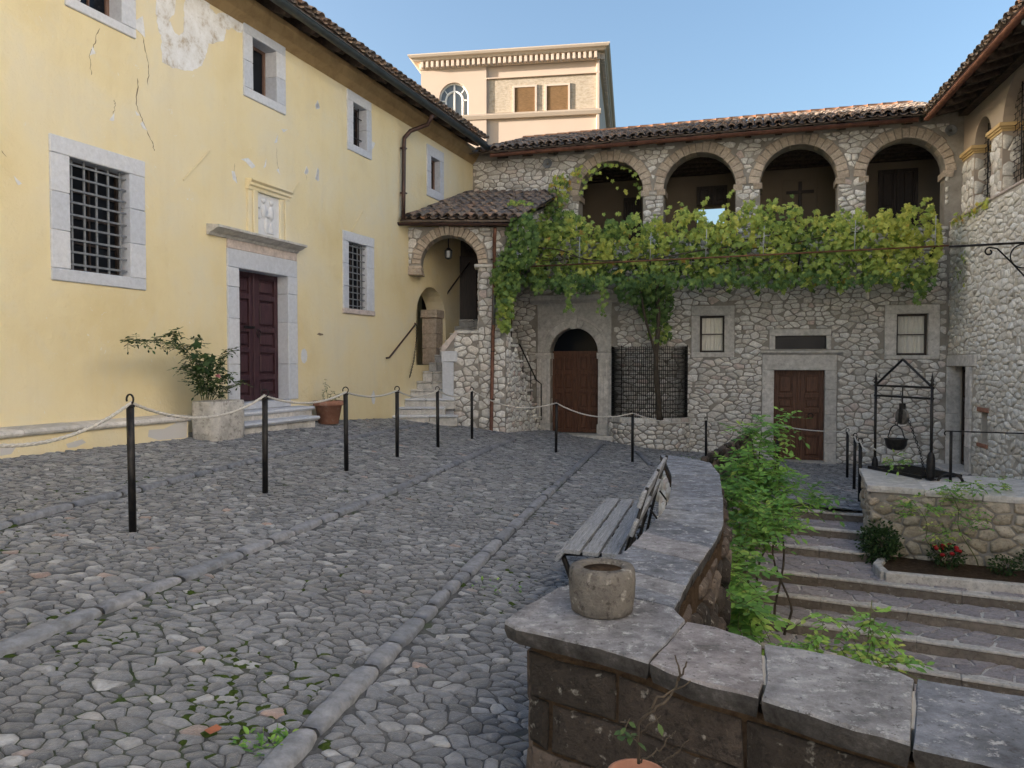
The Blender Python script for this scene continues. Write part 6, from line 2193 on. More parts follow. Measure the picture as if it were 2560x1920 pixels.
# well frame
def tpt(sx, sy):
    return at_z(sx, sy, TZ)
wl, wr = tpt(2187, 1172), tpt(2327, 1200)
wv = (wr - wl)[:2]
wlen = float(np.linalg.norm(wv))
well = thing('well_gantry', 'black iron well frame with pointed gable and finials on the terrace', 'well frame', at((wl[0], wl[1], TZ), math.atan2(wv[1], wv[0])))
hz = 1.28
for x in (0.0, wlen):
    MB().tube([(x, 0, 0), (x, 0, hz)], 0.020, 8).build('post', M['iron'], well, True)
    MB().lathe([(0.012, 0.0), (0.032, 0.02), (0.018, 0.05), (0.026, 0.075), (0.014, 0.11), (0.002, 0.19)], 10, (x, 0, hz)).build('finial', M['iron'], well, True)
for z in (hz - 0.02, hz - 0.17):
    bl(well, 'crossbar', -0.03, wlen + 0.03, -0.014, 0.014, z - 0.015, z + 0.015, M['iron'], 0.004)
for a, b_ in (((0.02, hz), (wlen * 0.5, hz + 0.37)), ((wlen * 0.5, hz + 0.37), (wlen - 0.02, hz))):
    MB().tube([(a[0], 0, a[1]), (b_[0], 0, b_[1])], 0.017, 6).build('gable_bar', M['iron'], well)
px_ = wlen * 0.5
MB().tube([(px_, 0, hz - 0.03), (px_, 0, hz - 0.36)], 0.010, 6).build('hanger', M['iron'], well)
bl(well, 'pulley_fork', px_ - 0.032, px_ + 0.032, -0.035, 0.035, hz - 0.42, hz - 0.26, M['iron'], 0.006)
pz_ = hz - 0.45
MB().lathe([(0.100, -0.018), (0.118, -0.022), (0.118, -0.014), (0.100, -0.004), (0.100, 0.004), (0.118, 0.014), (0.118, 0.022), (0.100, 0.018), (0.04, 0.02), (0.01, 0.02)], 28, (px_, 0, pz_), 'y').build('pulley', M['pewter'], well, True)
bl(well, 'pulley_strap', px_ - 0.028, px_ + 0.028, -0.045, -0.028, pz_ - 0.10, pz_ + 0.05, M['iron'], 0.004)
bl(well, 'counterweight_foot', wlen - 0.05, wlen + 0.05, -0.05, 0.05, 0.0, 0.02, M['iron'], 0.004)
MB().lathe([(0.045, 0.02), (0.055, 0.05), (0.056, 0.26), (0.045, 0.34), (0.025, 0.38)], 12, (wlen - 0.004, 0.0, 0)).build('post_shoe', M['iron'], well, True)
MB().lathe([(0.045, 0.0), (0.05, 0.03), (0.04, 0.14), (0.025, 0.18)], 12, (0, 0.0, 0)).build('post_shoe', M['iron'], well, True)
gr = thing('well_grate', 'flat black iron grate lying on the terrace under the cauldron', 'grate', well.matrix_world.copy())
for y in (-0.10, 0.55):
    bl(gr, 'edge_bar', -0.02, wlen - 0.06, y - 0.012, y + 0.012, 0.004, 0.05, M['iron'], 0.003)
for k in range(24):
    x = 0.0 + (wlen - 0.09) * k / 23
    bl(gr, 'bar', x - 0.006, x + 0.006, -0.088, 0.538, 0.012, 0.045, M['iron'], 0.002)
kx = px_ - 0.118
cal = thing('cauldron', 'small black cauldron hanging from the well pulley', 'cauldron', well.matrix_world @ Matrix.Translation((kx, 0, 0.33)))
MB().lathe([(0.004, 0.0), (0.07, 0.006), (0.115, 0.03), (0.140, 0.08), (0.148, 0.15), (0.160, 0.162), (0.162, 0.172), (0.150, 0.172), (0.140, 0.15), (0.13, 0.08), (0.06, 0.02), (0.003, 0.016)], 28).build('pot', M['iron'], cal, True)
MB().tube([(-0.155, 0, 0.16), (-0.172, 0, 0.185), (-0.160, 0, 0.215)] + [(-0.15 * math.cos(t), 0, 0.20 + 0.165 * math.sin(t)) for t in [math.pi * k / 14 for k in range(1, 14)]] + [(0.160, 0, 0.215), (0.172, 0, 0.185), (0.155, 0, 0.16)], 0.008, 6).build('bail', M['iron'], cal, True)
MB().tube([(0.028 * math.cos(t), 0, 0.395 + 0.03 * math.sin(t)) for t in [math.pi * k / 6 for k in range(13)]], 0.006, 6).build('ring', M['iron'], cal, True)
wm = well.matrix_world
cho = chain([tuple(wm @ Vector((kx, 0, 0.755))), tuple(wm @ Vector((kx, 0, pz_ - 0.02)))], 0.005, M['iron'], 'hanging_chain')
tag(cho, 'short iron chain holding the cauldron below the pulley', 'chain', None, 'thing')
cho = chain([tuple(wm @ Vector((px_ + 0.118, 0, pz_ - 0.02))), tuple(wm @ Vector((wlen * 0.82, 0, 0.35))), tuple(wm @ Vector((wlen - 0.09, -0.02, 0.06)))], 0.005, M['iron'], 'hauling_chain')
tag(cho, 'long iron chain slanting from the pulley down to the frame foot', 'chain', None, 'thing')

# iron railing on the terrace
rp0 = at_z(2376, 1206, TZ - 0.02)
rail = thing('terrace_railing', 'thin black iron railing with one post and hoops on the terrace', 'railing', at((rp0[0], rp0[1], TZ - 0.03), math.radians(-24)))
MB().tube([(0, 0, 0), (0, 0, 0.70)], 0.019, 8).build('post', M['iron'], rail, True)
MB().tube([(-0.05 + 0.03 * math.cos(t), 0, 0.675 + 0.03 * math.sin(t)) for t in [4.2 - 0.35 * k for k in range(8)]] + [(0, 0, 0.705), (3.2, 0, 0.705)], 0.010, 6).build('top_bar', M['iron'], rail, True)
for x in (0.0, 1.45):
    MB().tube([(x + 0.15 * math.cos(t), 0, 0.13 * math.sin(t)) for t in [math.pi * k / 12 for k in range(13)]], 0.019, 8).build('hoop', M['iron'], rail, True)

# flower bed below the terrace wall
bed = thing('flower_bed', 'narrow soil bed behind a pale stone kerb at the foot of the terrace', 'flower bed')
kb0, kb1 = at_z(2192, 1408, -0.86)[:2], at_z(2213, 1428, -0.86)[:2]
kd = (at_z(2560, 1460, -0.86)[:2] - kb1)
kd /= np.linalg.norm(kd)
kn_ = np.array([-kd[1], kd[0]])
kpts = [kb0 + np.array([0.25, 0.35]), kb0, kb1, kb1 + kd * 1.5, kb1 + kd * 3.2, kb1 + kd * 5]
for a, b_ in zip(kpts[:-1], kpts[1:]):
    d = (b_ - a)
    L_ = np.linalg.norm(d)
    b = MB()
    b.cur = R.random()
    b.cbox(0.0, L_ - 0.003, -0.05, 0.05, -0.14, 0.0, 0.012, 0.003)
    b.build('kerb_stone', M['nosing'], bed, False, at((a[0], a[1], -0.86), math.atan2(d[1], d[0])))
soil = MB()
sp_ = [kb0 + np.array([0.1, 0.2]), kb1, kb1 + kd * 5, kb1 + kd * 5 + kn_ * 1.2, kb0 + np.array([0.35, 0.75])]
soil.slab([tuple(p) for p in sp_], -1.1, -0.91)
soil.build('soil', M['soil'], bed)

# ---------------------------------------------------------------- rope barrier
POSTS = [((332, 1331), 'black iron rope post nearest the camera, before the barred window wall'),
         ((663, 1236), 'black iron rope post in front of the maroon door'),
         ((866, 1178), 'black iron rope post just past the terracotta pot'),
         ((993, 1143), 'black iron rope post before the lowest porch steps, at their left end'),
         ((1095, 1119), 'black iron rope post before the porch steps, at their right end'),
         ((1180, 1099), 'black iron rope post before the rubble wall beside the porch steps'),
         ((1390, 1132), 'black iron rope post standing before the round-headed portal'),
         ((1581, 1156), 'black iron rope post before the caged vine planter'),
         ((1765, 1162), 'black iron rope post below the first curtained window'),
         ((1944, 1172), 'black iron rope post half hidden by the shrub before the square door'),
         ((2118, 1195), 'farthest of the three rope posts beside the well frame'),
         ((2135, 1224), 'middle one of the three rope posts beside the well frame'),
         ((2149, 1256), 'nearest of the three rope posts beside the well frame')]
pm = {}
b = MB().tube([(0, 0, -0.03), (0, 0, 0.93)], 0.0275, 12)
pm['tube'] = b.mesh('tube', M['iron'], True)
pm['collar'] = MB().lathe([(0.0275, 0.0), (0.034, 0.006), (0.034, 0.018), (0.02, 0.024)], 12).mesh('collar', M['iron'], True)
pm['hook'] = MB().tube([(0.0 + 0.033 * math.cos(t), 0, 0.042 + 0.036 * math.sin(t)) for t in [-1.2 + 0.4 * k for k in range(13)]], 0.0075, 6).mesh('hook', M['iron'], True)
hooks = []
lean = random.Random(2)
P0 = on_ground(332, 1331) * 2 - on_ground(663, 1236)
bases = [(np.array([P0[0], P0[1], G(P0[0], P0[1])]), 'black iron rope post left of the picture, where the rope goes on')] + [(on_ground(*p), lab) for p, lab in POSTS]
for i, (p, lab) in enumerate(bases):
    p = np.array([p[0], p[1], G(p[0], p[1])])
    if i == 0:
        hooks.append(p + np.array([0, 0, 0.985]))
    t = thing('rope_post', lab, 'post', at(p, lean.uniform(-0.4, 0.4)) @ Matrix.Rotation(lean.uniform(-0.012, 0.012), 4, 'Y'), 'iron posts of the rope barrier')
    link(pm['tube'], 'tube', t)
    link(pm['collar'], 'collar', t, Matrix.Translation((0, 0, 0.925)))
    link(pm['hook'], 'hook', t, Matrix.Translation((0, 0, 0.945)))
    if i:
        hooks.append(np.array(t.matrix_world.translation) + np.array([0, 0, 0.962]))
hooks.append(np.array(wm @ Vector((0.0, -0.02, 0.30))))
sags = [0.23, 0.16, 0.10, 0.07, 0.10, 0.11, 0.20, 0.16, 0.12, 0.05, 0.05, 0.06, 0.06, 0.10]
path = []
for (a, b_), sg in zip(zip(hooks[:-1], hooks[1:]), sags):
    n_ = max(6, int(np.linalg.norm(b_ - a) / 0.035))
    for k in range(n_):
        t = k / n_
        q = a + (b_ - a) * t
        path.append(q - np.array([0, 0, 4 * sg * t * (1 - t)]))
path.append(hooks[-1])
rope = MB()
for s in range(3):
    pts = []
    L_ = 0.0
    for i, q in enumerate(path):
        d = path[min(i + 1, len(path) - 1)] - path[max(i - 1, 0)]
        d = d / np.linalg.norm(d)
        if i:
            L_ += np.linalg.norm(q - path[i - 1])
        a = np.cross(d, [0, 0, 1])
        a /= np.linalg.norm(a)
        b_ = np.cross(a, d)
        w = 2 * math.pi * (L_ / 0.16 + s / 3)
        pts.append(tuple(q + (a * math.cos(w) + b_ * math.sin(w)) * 0.0066))
    rope.tube(pts, 0.0078, 6)
q = hooks[-1]
rope.tube([tuple(q + np.array([0.025 * math.cos(t), 0.03 * math.sin(t), 0.012 * math.sin(2 * t)])) for t in [0.5 * k for k in range(26)]], 0.011, 6)
tag(rope.build('barrier_rope', M['rope'], None, True), 'pale twisted rope sagging between the black iron posts', 'rope', None, 'thing')

# ---------------------------------------------------------------- slatted bench
bn = at_z(1398, 1376, 0.49)
bf = at_z(1512, 1246, 0.49)
ba = math.atan2(bf[1] - bn[1], bf[0] - bn[0]) - math.pi / 2
blen = float(np.linalg.norm((bf - bn)[:2]))
bgz = G(bn[0] + 0.2, bn[1] + 0.8)
seat = thing('slatted_bench', 'weathered grey slatted bench with black iron ends by the parapet', 'bench', at((bn[0], bn[1], bgz), ba))
sz = 0.49 - bgz
def slat(x, z, w_, th, tilt, name, y0=0.0, y1=None):
    b = MB()
    b.cbox(-w_ / 2, w_ / 2, y0, y1 or blen, -th / 2, th / 2, 0.004)
    return b.build(name, M['bench_wood'], seat, False, Matrix.Translation((x, 0, z)) @ Matrix.Rotation(tilt, 4, 'Y'))
slat(0.0, sz - 0.035, 0.075, 0.028, -1.0, 'seat_slat')
for k in range(3):
    slat(0.075 + 0.112 * k, sz - 0.006 - 0.004 * k, 0.094, 0.028, 0.03, 'seat_slat', rpp.uniform(-0.01, 0.01))
slat(0.435, sz + 0.15, 0.095, 0.026, -1.25, 'back_slat')
slat(0.480, sz + 0.32, 0.10, 0.026, -1.25, 'back_slat')
for y in (0.10, blen / 2, blen - 0.10):
    e = MB()
    e.tube([(0.0, y, sz - 0.05), (0.02, y, sz - 0.10), (0.08, y, sz - 0.26), (0.16, y, 0.0)], 0.017, 6)
    e.tube([(0.16, y, 0.0), (0.20, y, 0.14), (0.27, y, sz - 0.12), (0.33, y, sz - 0.04), (0.36, y, sz - 0.03)], 0.012, 6)
    e.tube([(0.30, y, 0.005), (0.34, y, 0.20), (0.39, y, sz - 0.05), (0.43, y, sz + 0.12), (0.505, y, sz + 0.38)], 0.012, 6)
    e.tube([(0.30, y, 0.005), (0.26, y, 0.10), (0.29, y, 0.22), (0.35, y, sz - 0.10)], 0.010, 6)
    e.tube([(0.0, y, sz - 0.045), (0.36, y, sz - 0.03), (0.40, y, sz - 0.02)], 0.011, 6)
    e.tube([(0.45, y, sz + 0.10), (0.51, y, sz + 0.02), (0.49, y, sz - 0.10), (0.42, y, sz - 0.16)], 0.008, 6)
    e.build('iron_end', M['iron'], seat, True)

# ---------------------------------------------------------------- trough and pots
t0, t1 = YF.on(470, 1050, -0.36)[0], YF.on(620, 1050, -0.80)[0]
zt = YF.on(545, 1004, -0.78)[1]
tg = G(*YF.w((t0 + t1) / 2, -0.6, 0)[:2])
tro = thing('stone_trough', 'rough pale stone trough planter beside the maroon door', 'planter', YF.m)
tw, td = t1 - t0, 0.46
prof = []
n_ = 28
vs_, fs_ = [], []
cx0, cy0 = (t0 + t1) / 2, -0.38 - td / 2 + 0.03
rt2 = random.Random(6)
rings = [(0.0, 0.93), (0.06, 0.975), (0.3, 1.0), (0.7, 1.0), (0.97, 1.0), (1.0, 0.985), (1.0, 0.86), (0.86, 0.84)]
for h, s in rings:
    for k in range(n_):
        w = 2 * math.pi * k / n_
        cw, sw2 = math.cos(w), math.sin(w)
        ex, ey = abs(cw) ** 0.45 * (1 if cw > 0 else -1), abs(sw2) ** 0.5 * (1 if sw2 > 0 else -1)
        jj = 1 + (rt2.uniform(-0.02, 0.02) if h < 0.95 else rt2.uniform(-0.004, 0.004))
        vs_.append((cx0 + tw / 2 * s * ex * jj, cy0 + td / 2 * s * ey * jj, tg - 0.02 + (zt - tg + 0.02) * h + (rt2.uniform(-0.012, 0.012) if 0 < h < 0.9 else 0)))
for i in range(len(rings) - 1):
    for k in range(n_):
        k1 = (k + 1) % n_
        fs_.append((i * n_ + k, i * n_ + k1, (i + 1) * n_ + k1, (i + 1) * n_ + k))
b = MB()
b.add(vs_, fs_)
b.build('basin', M['trough'], tro, True)
MB().lathe([(0.001, 0.0), (1.0, 0.0)], 4).v
so_ = MB()
so_.add([(cx0 + tw * 0.43 * c_, cy0 + td * 0.43 * d_2, zt - 0.05) for c_, d_2 in ((-1, -1), (1, -1), (1, 1), (-1, 1))], [(0, 1, 2, 3)])
so_.build('soil', M['soil'], tro)

def clay_pot(name, label, p, r, h, rim):
    t = thing(name, label, 'pot', at(p))
    MB().lathe([(r * 0.66, 0.0), (r * 0.68, 0.004), (r * 0.92, h * 0.80), (r * 0.94, h * 0.80)], 28).build('body', M['terracotta'], t, True)
    MB().lathe([(r * 0.92, h * 0.795), (r * 1.03, h * 0.80), (r * 1.05, h * 0.84), (r * 1.05, h * 0.985), (r * 1.02, h), (r * 0.90, h), (r * 0.86, h * 0.9), (r * 0.02, h * 0.88)], 28).build('rim', M['terracotta'], t, True)
    MB().lathe([(0.002, h * 0.90), (r * 0.86, h * 0.895)], 20).build('soil', M['soil'], t, True)
    return t
pg_ = on_ground(820, 1062)
pr_pot = 0.26 * 0.5 * 1.0
potY = pg_[1]
pot_r = (857 - 782) / 2 / FPX * potY / 1.04
pot_h = (1060 - 1002) / FPX * potY
clay_pot('terracotta_pot', 'tapered terracotta pot on the cobbles beside the door steps', (pg_[0], pg_[1] + 0.05, G(pg_[0], pg_[1]) + 0.015), pot_r, pot_h, 0.1)
fp = at_y(1592, 1934, 2.02)
fh = 0.34
clay_pot('terracotta_pot', 'terracotta pot rim in the foreground below the parapet', (fp[0], fp[1], fp[2] - fh), 0.078, fh, 0.1)
pd_ = thing('stone_block', 'dark stone block under the foreground pot', 'block', at((fp[0], fp[1], fp[2] - fh)))
bl(pd_, 'block_body', -0.16, 0.16, -0.15, 0.15, -(fp[2] - fh) + G(fp[0], fp[1]) - 0.03, -0.002, M['dark_block'], 0.015)

# ---------------------------------------------------------------- planter with the caged vine stem
PC, PA, PB = 4.85, 1.04, 0.78
plant = thing('stone_planter', 'rounded rubble planter wall against the stone building under the wire cage', 'planter', BF.m)
pts = [(PC - PA * math.cos(t), -PB * math.sin(t)) for t in [math.pi * k / 20 for k in range(21)]]
PTZ = BF.on(1628, 1046, -0.78)[1]
core = MB()
core.slab([(x * 0.96 + PC * 0.04, y * 0.96) for x, y in pts], -1.3, PTZ - 0.12)
core.build('core', M['soil'], plant)
wl_ = MB()
for k in range(20):
    a, b_ = pts[k], pts[k + 1]
    ia, ib = (PC + (a[0] - PC) * 0.8, a[1] * 0.8), (PC + (b_[0] - PC) * 0.8, b_[1] * 0.8)
    wl_.hexa([(*a, -1.3), (*b_, -1.3), (*ib, -1.3), (*ia, -1.3), (*a, PTZ - 0.10), (*b_, PTZ - 0.10), (*ib, PTZ - 0.10), (*ia, PTZ - 0.10)])
wl_.build('ring_wall', M['mortar'], plant)
LL, f = path_map(pts, 1)
rpl = random.Random(81)
cs = cells(0, LL, -0.95, PTZ - 0.13, 0.20, 0.115, rpl, 0.38, 0.12)
lay(cs, plant, f, M['rubble'], 'stone', 'stones', rpl, gap=0.009, proud=(0.01, 0.04), edge=0.02, limit=160, deep=-0.04)
for k in range(10):
    a0, a1 = math.pi * k / 10 + 0.01, math.pi * (k + 1) / 10 - 0.01
    poly = [(PC - PA * 1.03 * math.cos(t), -PB * 1.03 * math.sin(t)) for t in (a0, (a0 + a1) / 2, a1)] + [(PC - PA * 0.78 * math.cos(t), -PB * 0.78 * math.sin(t)) for t in (a1, a0)]
    rough_slab(plant, poly, PTZ - 0.13, PTZ, M['rubble'], 'cap_stone', 0.006, 3)
cage = thing('wire_cage', 'black wire mesh cage standing on the rounded planter', 'cage', BF.m)
cz1 = BF.on(1628, 866, -0.5)[1]
cg = MB()
n_ = 60
def cpt(t, z):
    return (PC - PA * 0.93 * math.cos(t), -PB * 0.90 * math.sin(t) - 0.005, z)
for k in range(n_ + 1):
    t = math.pi * k / n_
    cg.tube([cpt(t, PTZ), cpt(t, cz1)], 0.0085, 4, False)
for k in range(17):
    z = PTZ + (cz1 - PTZ) * (k + 0.3) / 17
    cg.tube([cpt(math.pi * j / 24, z) for j in range(25)], 0.008, 4, False)
cgo = cg.build('mesh_panel', M['iron'], cage)
cgo['kind'] = 'stuff'
for t in (0.02, 0.85, math.pi - 0.02):
    MB().tube([cpt(t, PTZ), cpt(t, cz1 + 0.03)], 0.014, 6).build('stake', M['iron'], cage)

# ---------------------------------------------------------------- pergola rods
RO = -1.6
rods = thing('pergola_rods', 'rusty iron rod frame carrying the grape vine along the stone building', 'pergola', BF.m)
pa, pb = BF.on(1290, 668, RO), BF.on(2372, 614, RO)
zrod = lambda x: pa[1] + (pb[1] - pa[1]) * (x - pa[0]) / (pb[0] - pa[0])
MB().tube([(pa[0], RO, pa[1]), (pb[0], RO, pb[1])], 0.019, 8).build('front_rod', M['rust'], rods, True)
MB().tube([(pa[0], RO + 0.75, pa[1] + 0.10), (pb[0], RO + 0.75, pb[1] + 0.10)], 0.014, 6).build('middle_rod', M['rust'], rods, True)
for s in (1447, 1625, 1764, 1908, 2136, 2337):
    x = BF.on(s, 640, RO)[0]
    z = zrod(x)
    MB().tube([(x, RO, z), (x + 0.02, RO + 0.03, z + 0.66)], 0.011, 6).build('upright', M['galv'], rods, True)
    MB().tube([(x, RO, z), (x, -0.02, z + 0.18)], 0.012, 6).build('tie_rod', M['rust'], rods, True)
for s in (1625, 2000, 2337):
    x = BF.on(s, 640, RO)[0]
    MB().tube([(x, RO + 0.02, zrod(x) - 0.02), (x - 0.02, -0.02, zrod(x) - 0.62)], 0.020, 6).build('brace', M['iron'], rods, True)
# scrolled bracket on the wing
arm = thing('scroll_bracket', 'black wrought iron scroll bracket arm projecting from the pale wing', 'bracket', RF.m)
k0 = RF.loc(at_y(2365, 616, 14.3))
sB = 5.0
zA = RF.w(sB, 0, 0)
za = 1.6 + (907 - 606) / FPX * zA[1]
MB().tube([(sB, 0.05, za), (sB, -1.40, za - 0.03)], 0.020, 8).build('arm', M['iron'], arm, True)
y_s = -1.15
pts_ = [(sB, -0.78 + 0.075 * (1 - t / 9) * math.cos(t + 1.6), za - 0.14 + 0.075 * (1 - t / 9) * math.sin(t + 1.6)) for t in [0.45 * k for k in range(14)]]
MB().tube(pts_[::-1] + [(sB, -0.66, za - 0.09), (sB, -0.45, za - 0.32), (sB, -0.20, za - 0.62), (sB, 0.02, za - 0.90)], 0.014, 6).build('scroll_brace', M['iron'], arm, True)
MB().tube([(sB, -0.26 + 0.20 * math.cos(t), za - 0.23 + 0.20 * math.sin(t)) for t in [math.pi * k / 12 for k in range(25)]], 0.012, 6).build('ring', M['iron'], arm, True)

# ---------------------------------------------------------------- plants
def interp(x, xs, ys):
    return float(np.interp(x, xs, ys))

vine = thing('grape_vine', 'broad yellowing grape vine spreading over the rods in front of the loggia', 'vine')
TX = [1232, 1250, 1280, 1320, 1350, 1400, 1440, 1480, 1540, 1600, 1660, 1700, 1740, 1790, 1830, 1900, 1980, 2010, 2060, 2100, 2160, 2240, 2285, 2310, 2335, 2352]
TY = [660, 600, 535, 525, 545, 552, 540, 560, 552, 548, 540, 528, 522, 548, 520, 506, 508, 532, 536, 535, 530, 535, 520, 516, 528, 575]
BX = [1232, 1290, 1340, 1400, 1460, 1520, 1560, 1600, 1660, 1720, 1800, 1880, 1960, 2040, 2120, 2200, 2260, 2300, 2335, 2352]
BY = [730, 700, 712, 700, 715, 705, 712, 722, 730, 712, 706, 712, 716, 712, 706, 706, 698, 728, 700, 640]
pos, ton, siz, nor = [], [], [], []
rv = random.Random(91)
def add_leaf(p, tone, s, nb=(0, -1, 0.5)):
    pos.append(p)
    ton.append(min(0.99, max(0.0, tone)))
    siz.append(s)
    nor.append(nb)
BN = -BF.y
cl_ = [(rv.uniform(1240, 2345), rv.uniform(530, 710), rv.uniform(25, 60), rv.uniform(-0.20, 0.16)) for _ in range(60)]
n_ = 0
while n_ < 7400:
    sx = rv.uniform(1232, 2352)
    ty, by = interp(sx, TX, TY), interp(sx, BX, BY)
    ty += 11 * math.sin(sx * 0.11) + 9 * math.sin(sx * 0.31) + 7 * math.sin(sx * 0.047)
    by += 12 * math.sin(sx * 0.09 + 1) + 10 * math.sin(sx * 0.27)
    sy = rv.uniform(ty, by)
    hole = math.sin(sx * 0.043 + 1.3 * math.sin(sy * 0.05)) + math.sin(sx * 0.091 + sy * 0.06 + 2.0) + 0.8 * math.sin(sy * 0.13 - sx * 0.021)
    if hole < -0.9 and rv.random() < 0.72:
        continue
    off = -rv.triangular(0.15, 1.85, 1.55)
    if off < -1.58 and (rv.random() < 0.75 or abs(sy - 640) < 22):
        continue
    x, z = BF.on(sx, sy, off)
    if z > 5.05 and off > -0.5:
        continue
    f_ = (sx - 1232) / 1120
    low_ = (sy - ty) / max(1, by - ty)
    cl = sum(w for cx, cy, r, w in cl_ if (sx - cx) ** 2 + (sy - cy) ** 2 < r * r)
    tone = 0.50 + 0.26 * f_ - 0.30 * low_ + cl + (0.08 if off < -1.2 else -0.10) + rv.gauss(0, 0.13)  # front leaves toned brighter and deep ones darker, as painted front light
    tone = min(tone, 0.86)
    if rv.random() < 0.02:
        tone = rv.uniform(0.9, 1.0)
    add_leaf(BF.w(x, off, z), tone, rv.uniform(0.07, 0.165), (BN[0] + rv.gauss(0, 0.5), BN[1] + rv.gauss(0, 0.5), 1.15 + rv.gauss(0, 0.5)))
    n_ += 1
def clump(sx, sy, rx, ry, Y, dY, n_, tone, size=(0.08, 0.14), sp=0.14):
    for _ in range(n_):
        a, r = rv.uniform(0, 6.28), math.sqrt(rv.random())
        p = at_y(sx + rx * r * math.cos(a), sy + ry * r * math.sin(a), Y + rv.uniform(-dY, dY))
        add_leaf(p, tone + rv.gauss(0, sp), rv.uniform(*size), (BN[0] + rv.gauss(0, 0.5), BN[1] + rv.gauss(0, 0.5), 0.6 + rv.gauss(0, 0.45)))
clump(1265, 690, 34, 70, 17.5, 0.35, 320, 0.20)
clump(1262, 770, 22, 60, 17.45, 0.25, 190, 0.45)
clump(1248, 700, 22, 26, 17.35, 0.15, 60, 0.25)
clump(1305, 600, 42, 70, 17.6, 0.5, 420, 0.20)
clump(1300, 520, 36, 20, 18.6, 0.3, 160, 0.50)
clump(1400, 470, 26, 42, 20.2, 0.08, 90, 0.62, sp=0.25)
clump(1385, 530, 24, 60, 20.2, 0.10, 150, 0.25)
clump(1420, 560, 40, 34, 19.6, 0.3, 160, 0.30)
clump(1452, 436, 26, 22, 20.1, 0.10, 22, 0.70, sp=0.2)
for t in np.linspace(0, 1, 26):
    a = math.pi * (1.0 - t * 1.0)
    q = at_y(1527 + 74 * math.cos(a) + rv.gauss(0, 5), 490 - 82 * math.sin(a) + rv.gauss(0, 4), 20.0)
    add_leaf(q, 0.55 + rv.gauss(0, 0.15), rv.uniform(0.09, 0.15), (BN[0], BN[1], 0.3))
for t in np.linspace(0, 1, 9):
    q = at_y(1490 + 105 * t + rv.gauss(0, 4), 430 + 75 * t + rv.gauss(0, 6), 19.7)
    add_leaf(q, 0.6 + rv.gauss(0, 0.2), rv.uniform(0.08, 0.14), (BN[0], BN[1], 0.3))
for sx, y0, y1, n_ in ((1418, 700, 778, 26), (1426, 690, 740, 14), (1505, 700, 792, 26), (1500, 690, 730, 12), (2292, 700, 760, 14), (1345, 700, 735, 12)):
    for k in range(n_):
        t = k / n_
        q = at_y(sx + rv.gauss(0, 7), y0 + (y1 - y0) * t, 18.0 if sx < 2000 else 16.6)
        add_leaf(q, 0.30 + rv.gauss(0, 0.1), rv.uniform(0.08, 0.14), (BN[0] * 1.2, BN[1] * 1.2, 0.2))
for k in range(6):                                                # shoots standing above the vine
    for sx, sy, ex, ey, n_ in ((1500, 530, 1605, 545, 4), (1750, 530, 1765, 490, 3), (1800, 520, 1835, 470, 4), (2295, 520, 2330, 485, 5), (1660, 540, 1680, 505, 3)):
        t = rv.random()
        q = at_y(sx + (ex - sx) * t + rv.gauss(0, 3), sy + (ey - sy) * t + rv.gauss(0, 3), 18.0 if sx < 2000 else 16.8)
        add_leaf(q, 0.62 + rv.gauss(0, 0.1), rv.uniform(0.08, 0.13), (BN[0], BN[1], 0.5))
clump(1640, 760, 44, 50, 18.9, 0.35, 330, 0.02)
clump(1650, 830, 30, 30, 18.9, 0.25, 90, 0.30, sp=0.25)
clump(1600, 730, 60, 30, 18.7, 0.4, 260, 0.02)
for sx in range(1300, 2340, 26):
    clump(sx, 700 + 8 * math.sin(sx), 22, 14, 18.3 - (sx - 1300) * 0.0016, 0.45, 10, 0.08)  # extra dark leaves stand in for the shade below the vine
clump(1420, 712, 90, 18, 18.6, 0.4, 180, 0.08)
for k in range(120):
    s = rv.uniform(0.4, 2.6)
    p = RF.w(s, rv.uniform(-0.12, 0.06), 4.78 + rv.gauss(0, 0.06))
    add_leaf(p, 0.72 + rv.gauss(0, 0.14), rv.uniform(0.07, 0.12), (-RF.y[0], -RF.y[1], 0.6))
for k in range(16):
    s = rv.uniform(0.6, 1.4)
    add_leaf(RF.w(s, rv.uniform(-0.15, -0.03), 3.6 + rv.gauss(0, 0.35)), 0.6 + rv.gauss(0, 0.2), rv.uniform(0.07, 0.12), (-RF.y[0], -RF.y[1], 0.4))
pos, nor = np.array(pos), np.array(nor)
dirs = rand_dirs(len(pos), (0, 0, -0.9), 0.55)
lo_ = leaf_mesh('leaves', M['vine'], pos, dirs, nor, np.array(siz), np.array(ton), GRAPE_V, GRAPE_F, vine)
lo_['kind'] = 'stuff'
def wander(a, b, n_, amp, rng):
    a, b = np.array(a, float), np.array(b, float)
    ph = [rng.uniform(0, 6) for _ in range(6)]
    out_ = []
    for k in range(n_ + 1):
        t = k / n_
        e = amp * math.sin(math.pi * t)
        out_.append(tuple(a + (b - a) * t + e * np.array([math.sin(7 * t + ph[0]), math.sin(6 * t + ph[1]), 0.6 * math.sin(8 * t + ph[2])])))
    return out_
tb0, tb1 = at_y(1648, 1050, 18.9), at_y(1640, 690, 18.6)
MB().tube(wander(tb0, tb1, 24, 0.06, rv), [0.075 - 0.03 * k / 24 for k in range(25)], 9).build('trunk', M['bark'], vine, True)
MB().tube(wander(at_y(1655, 1050, 18.95), at_y(1600, 690, 18.6), 24, 0.10, rv), [0.04 - 0.015 * k / 24 for k in range(25)], 7).build('stem', M['bark'], vine, True)
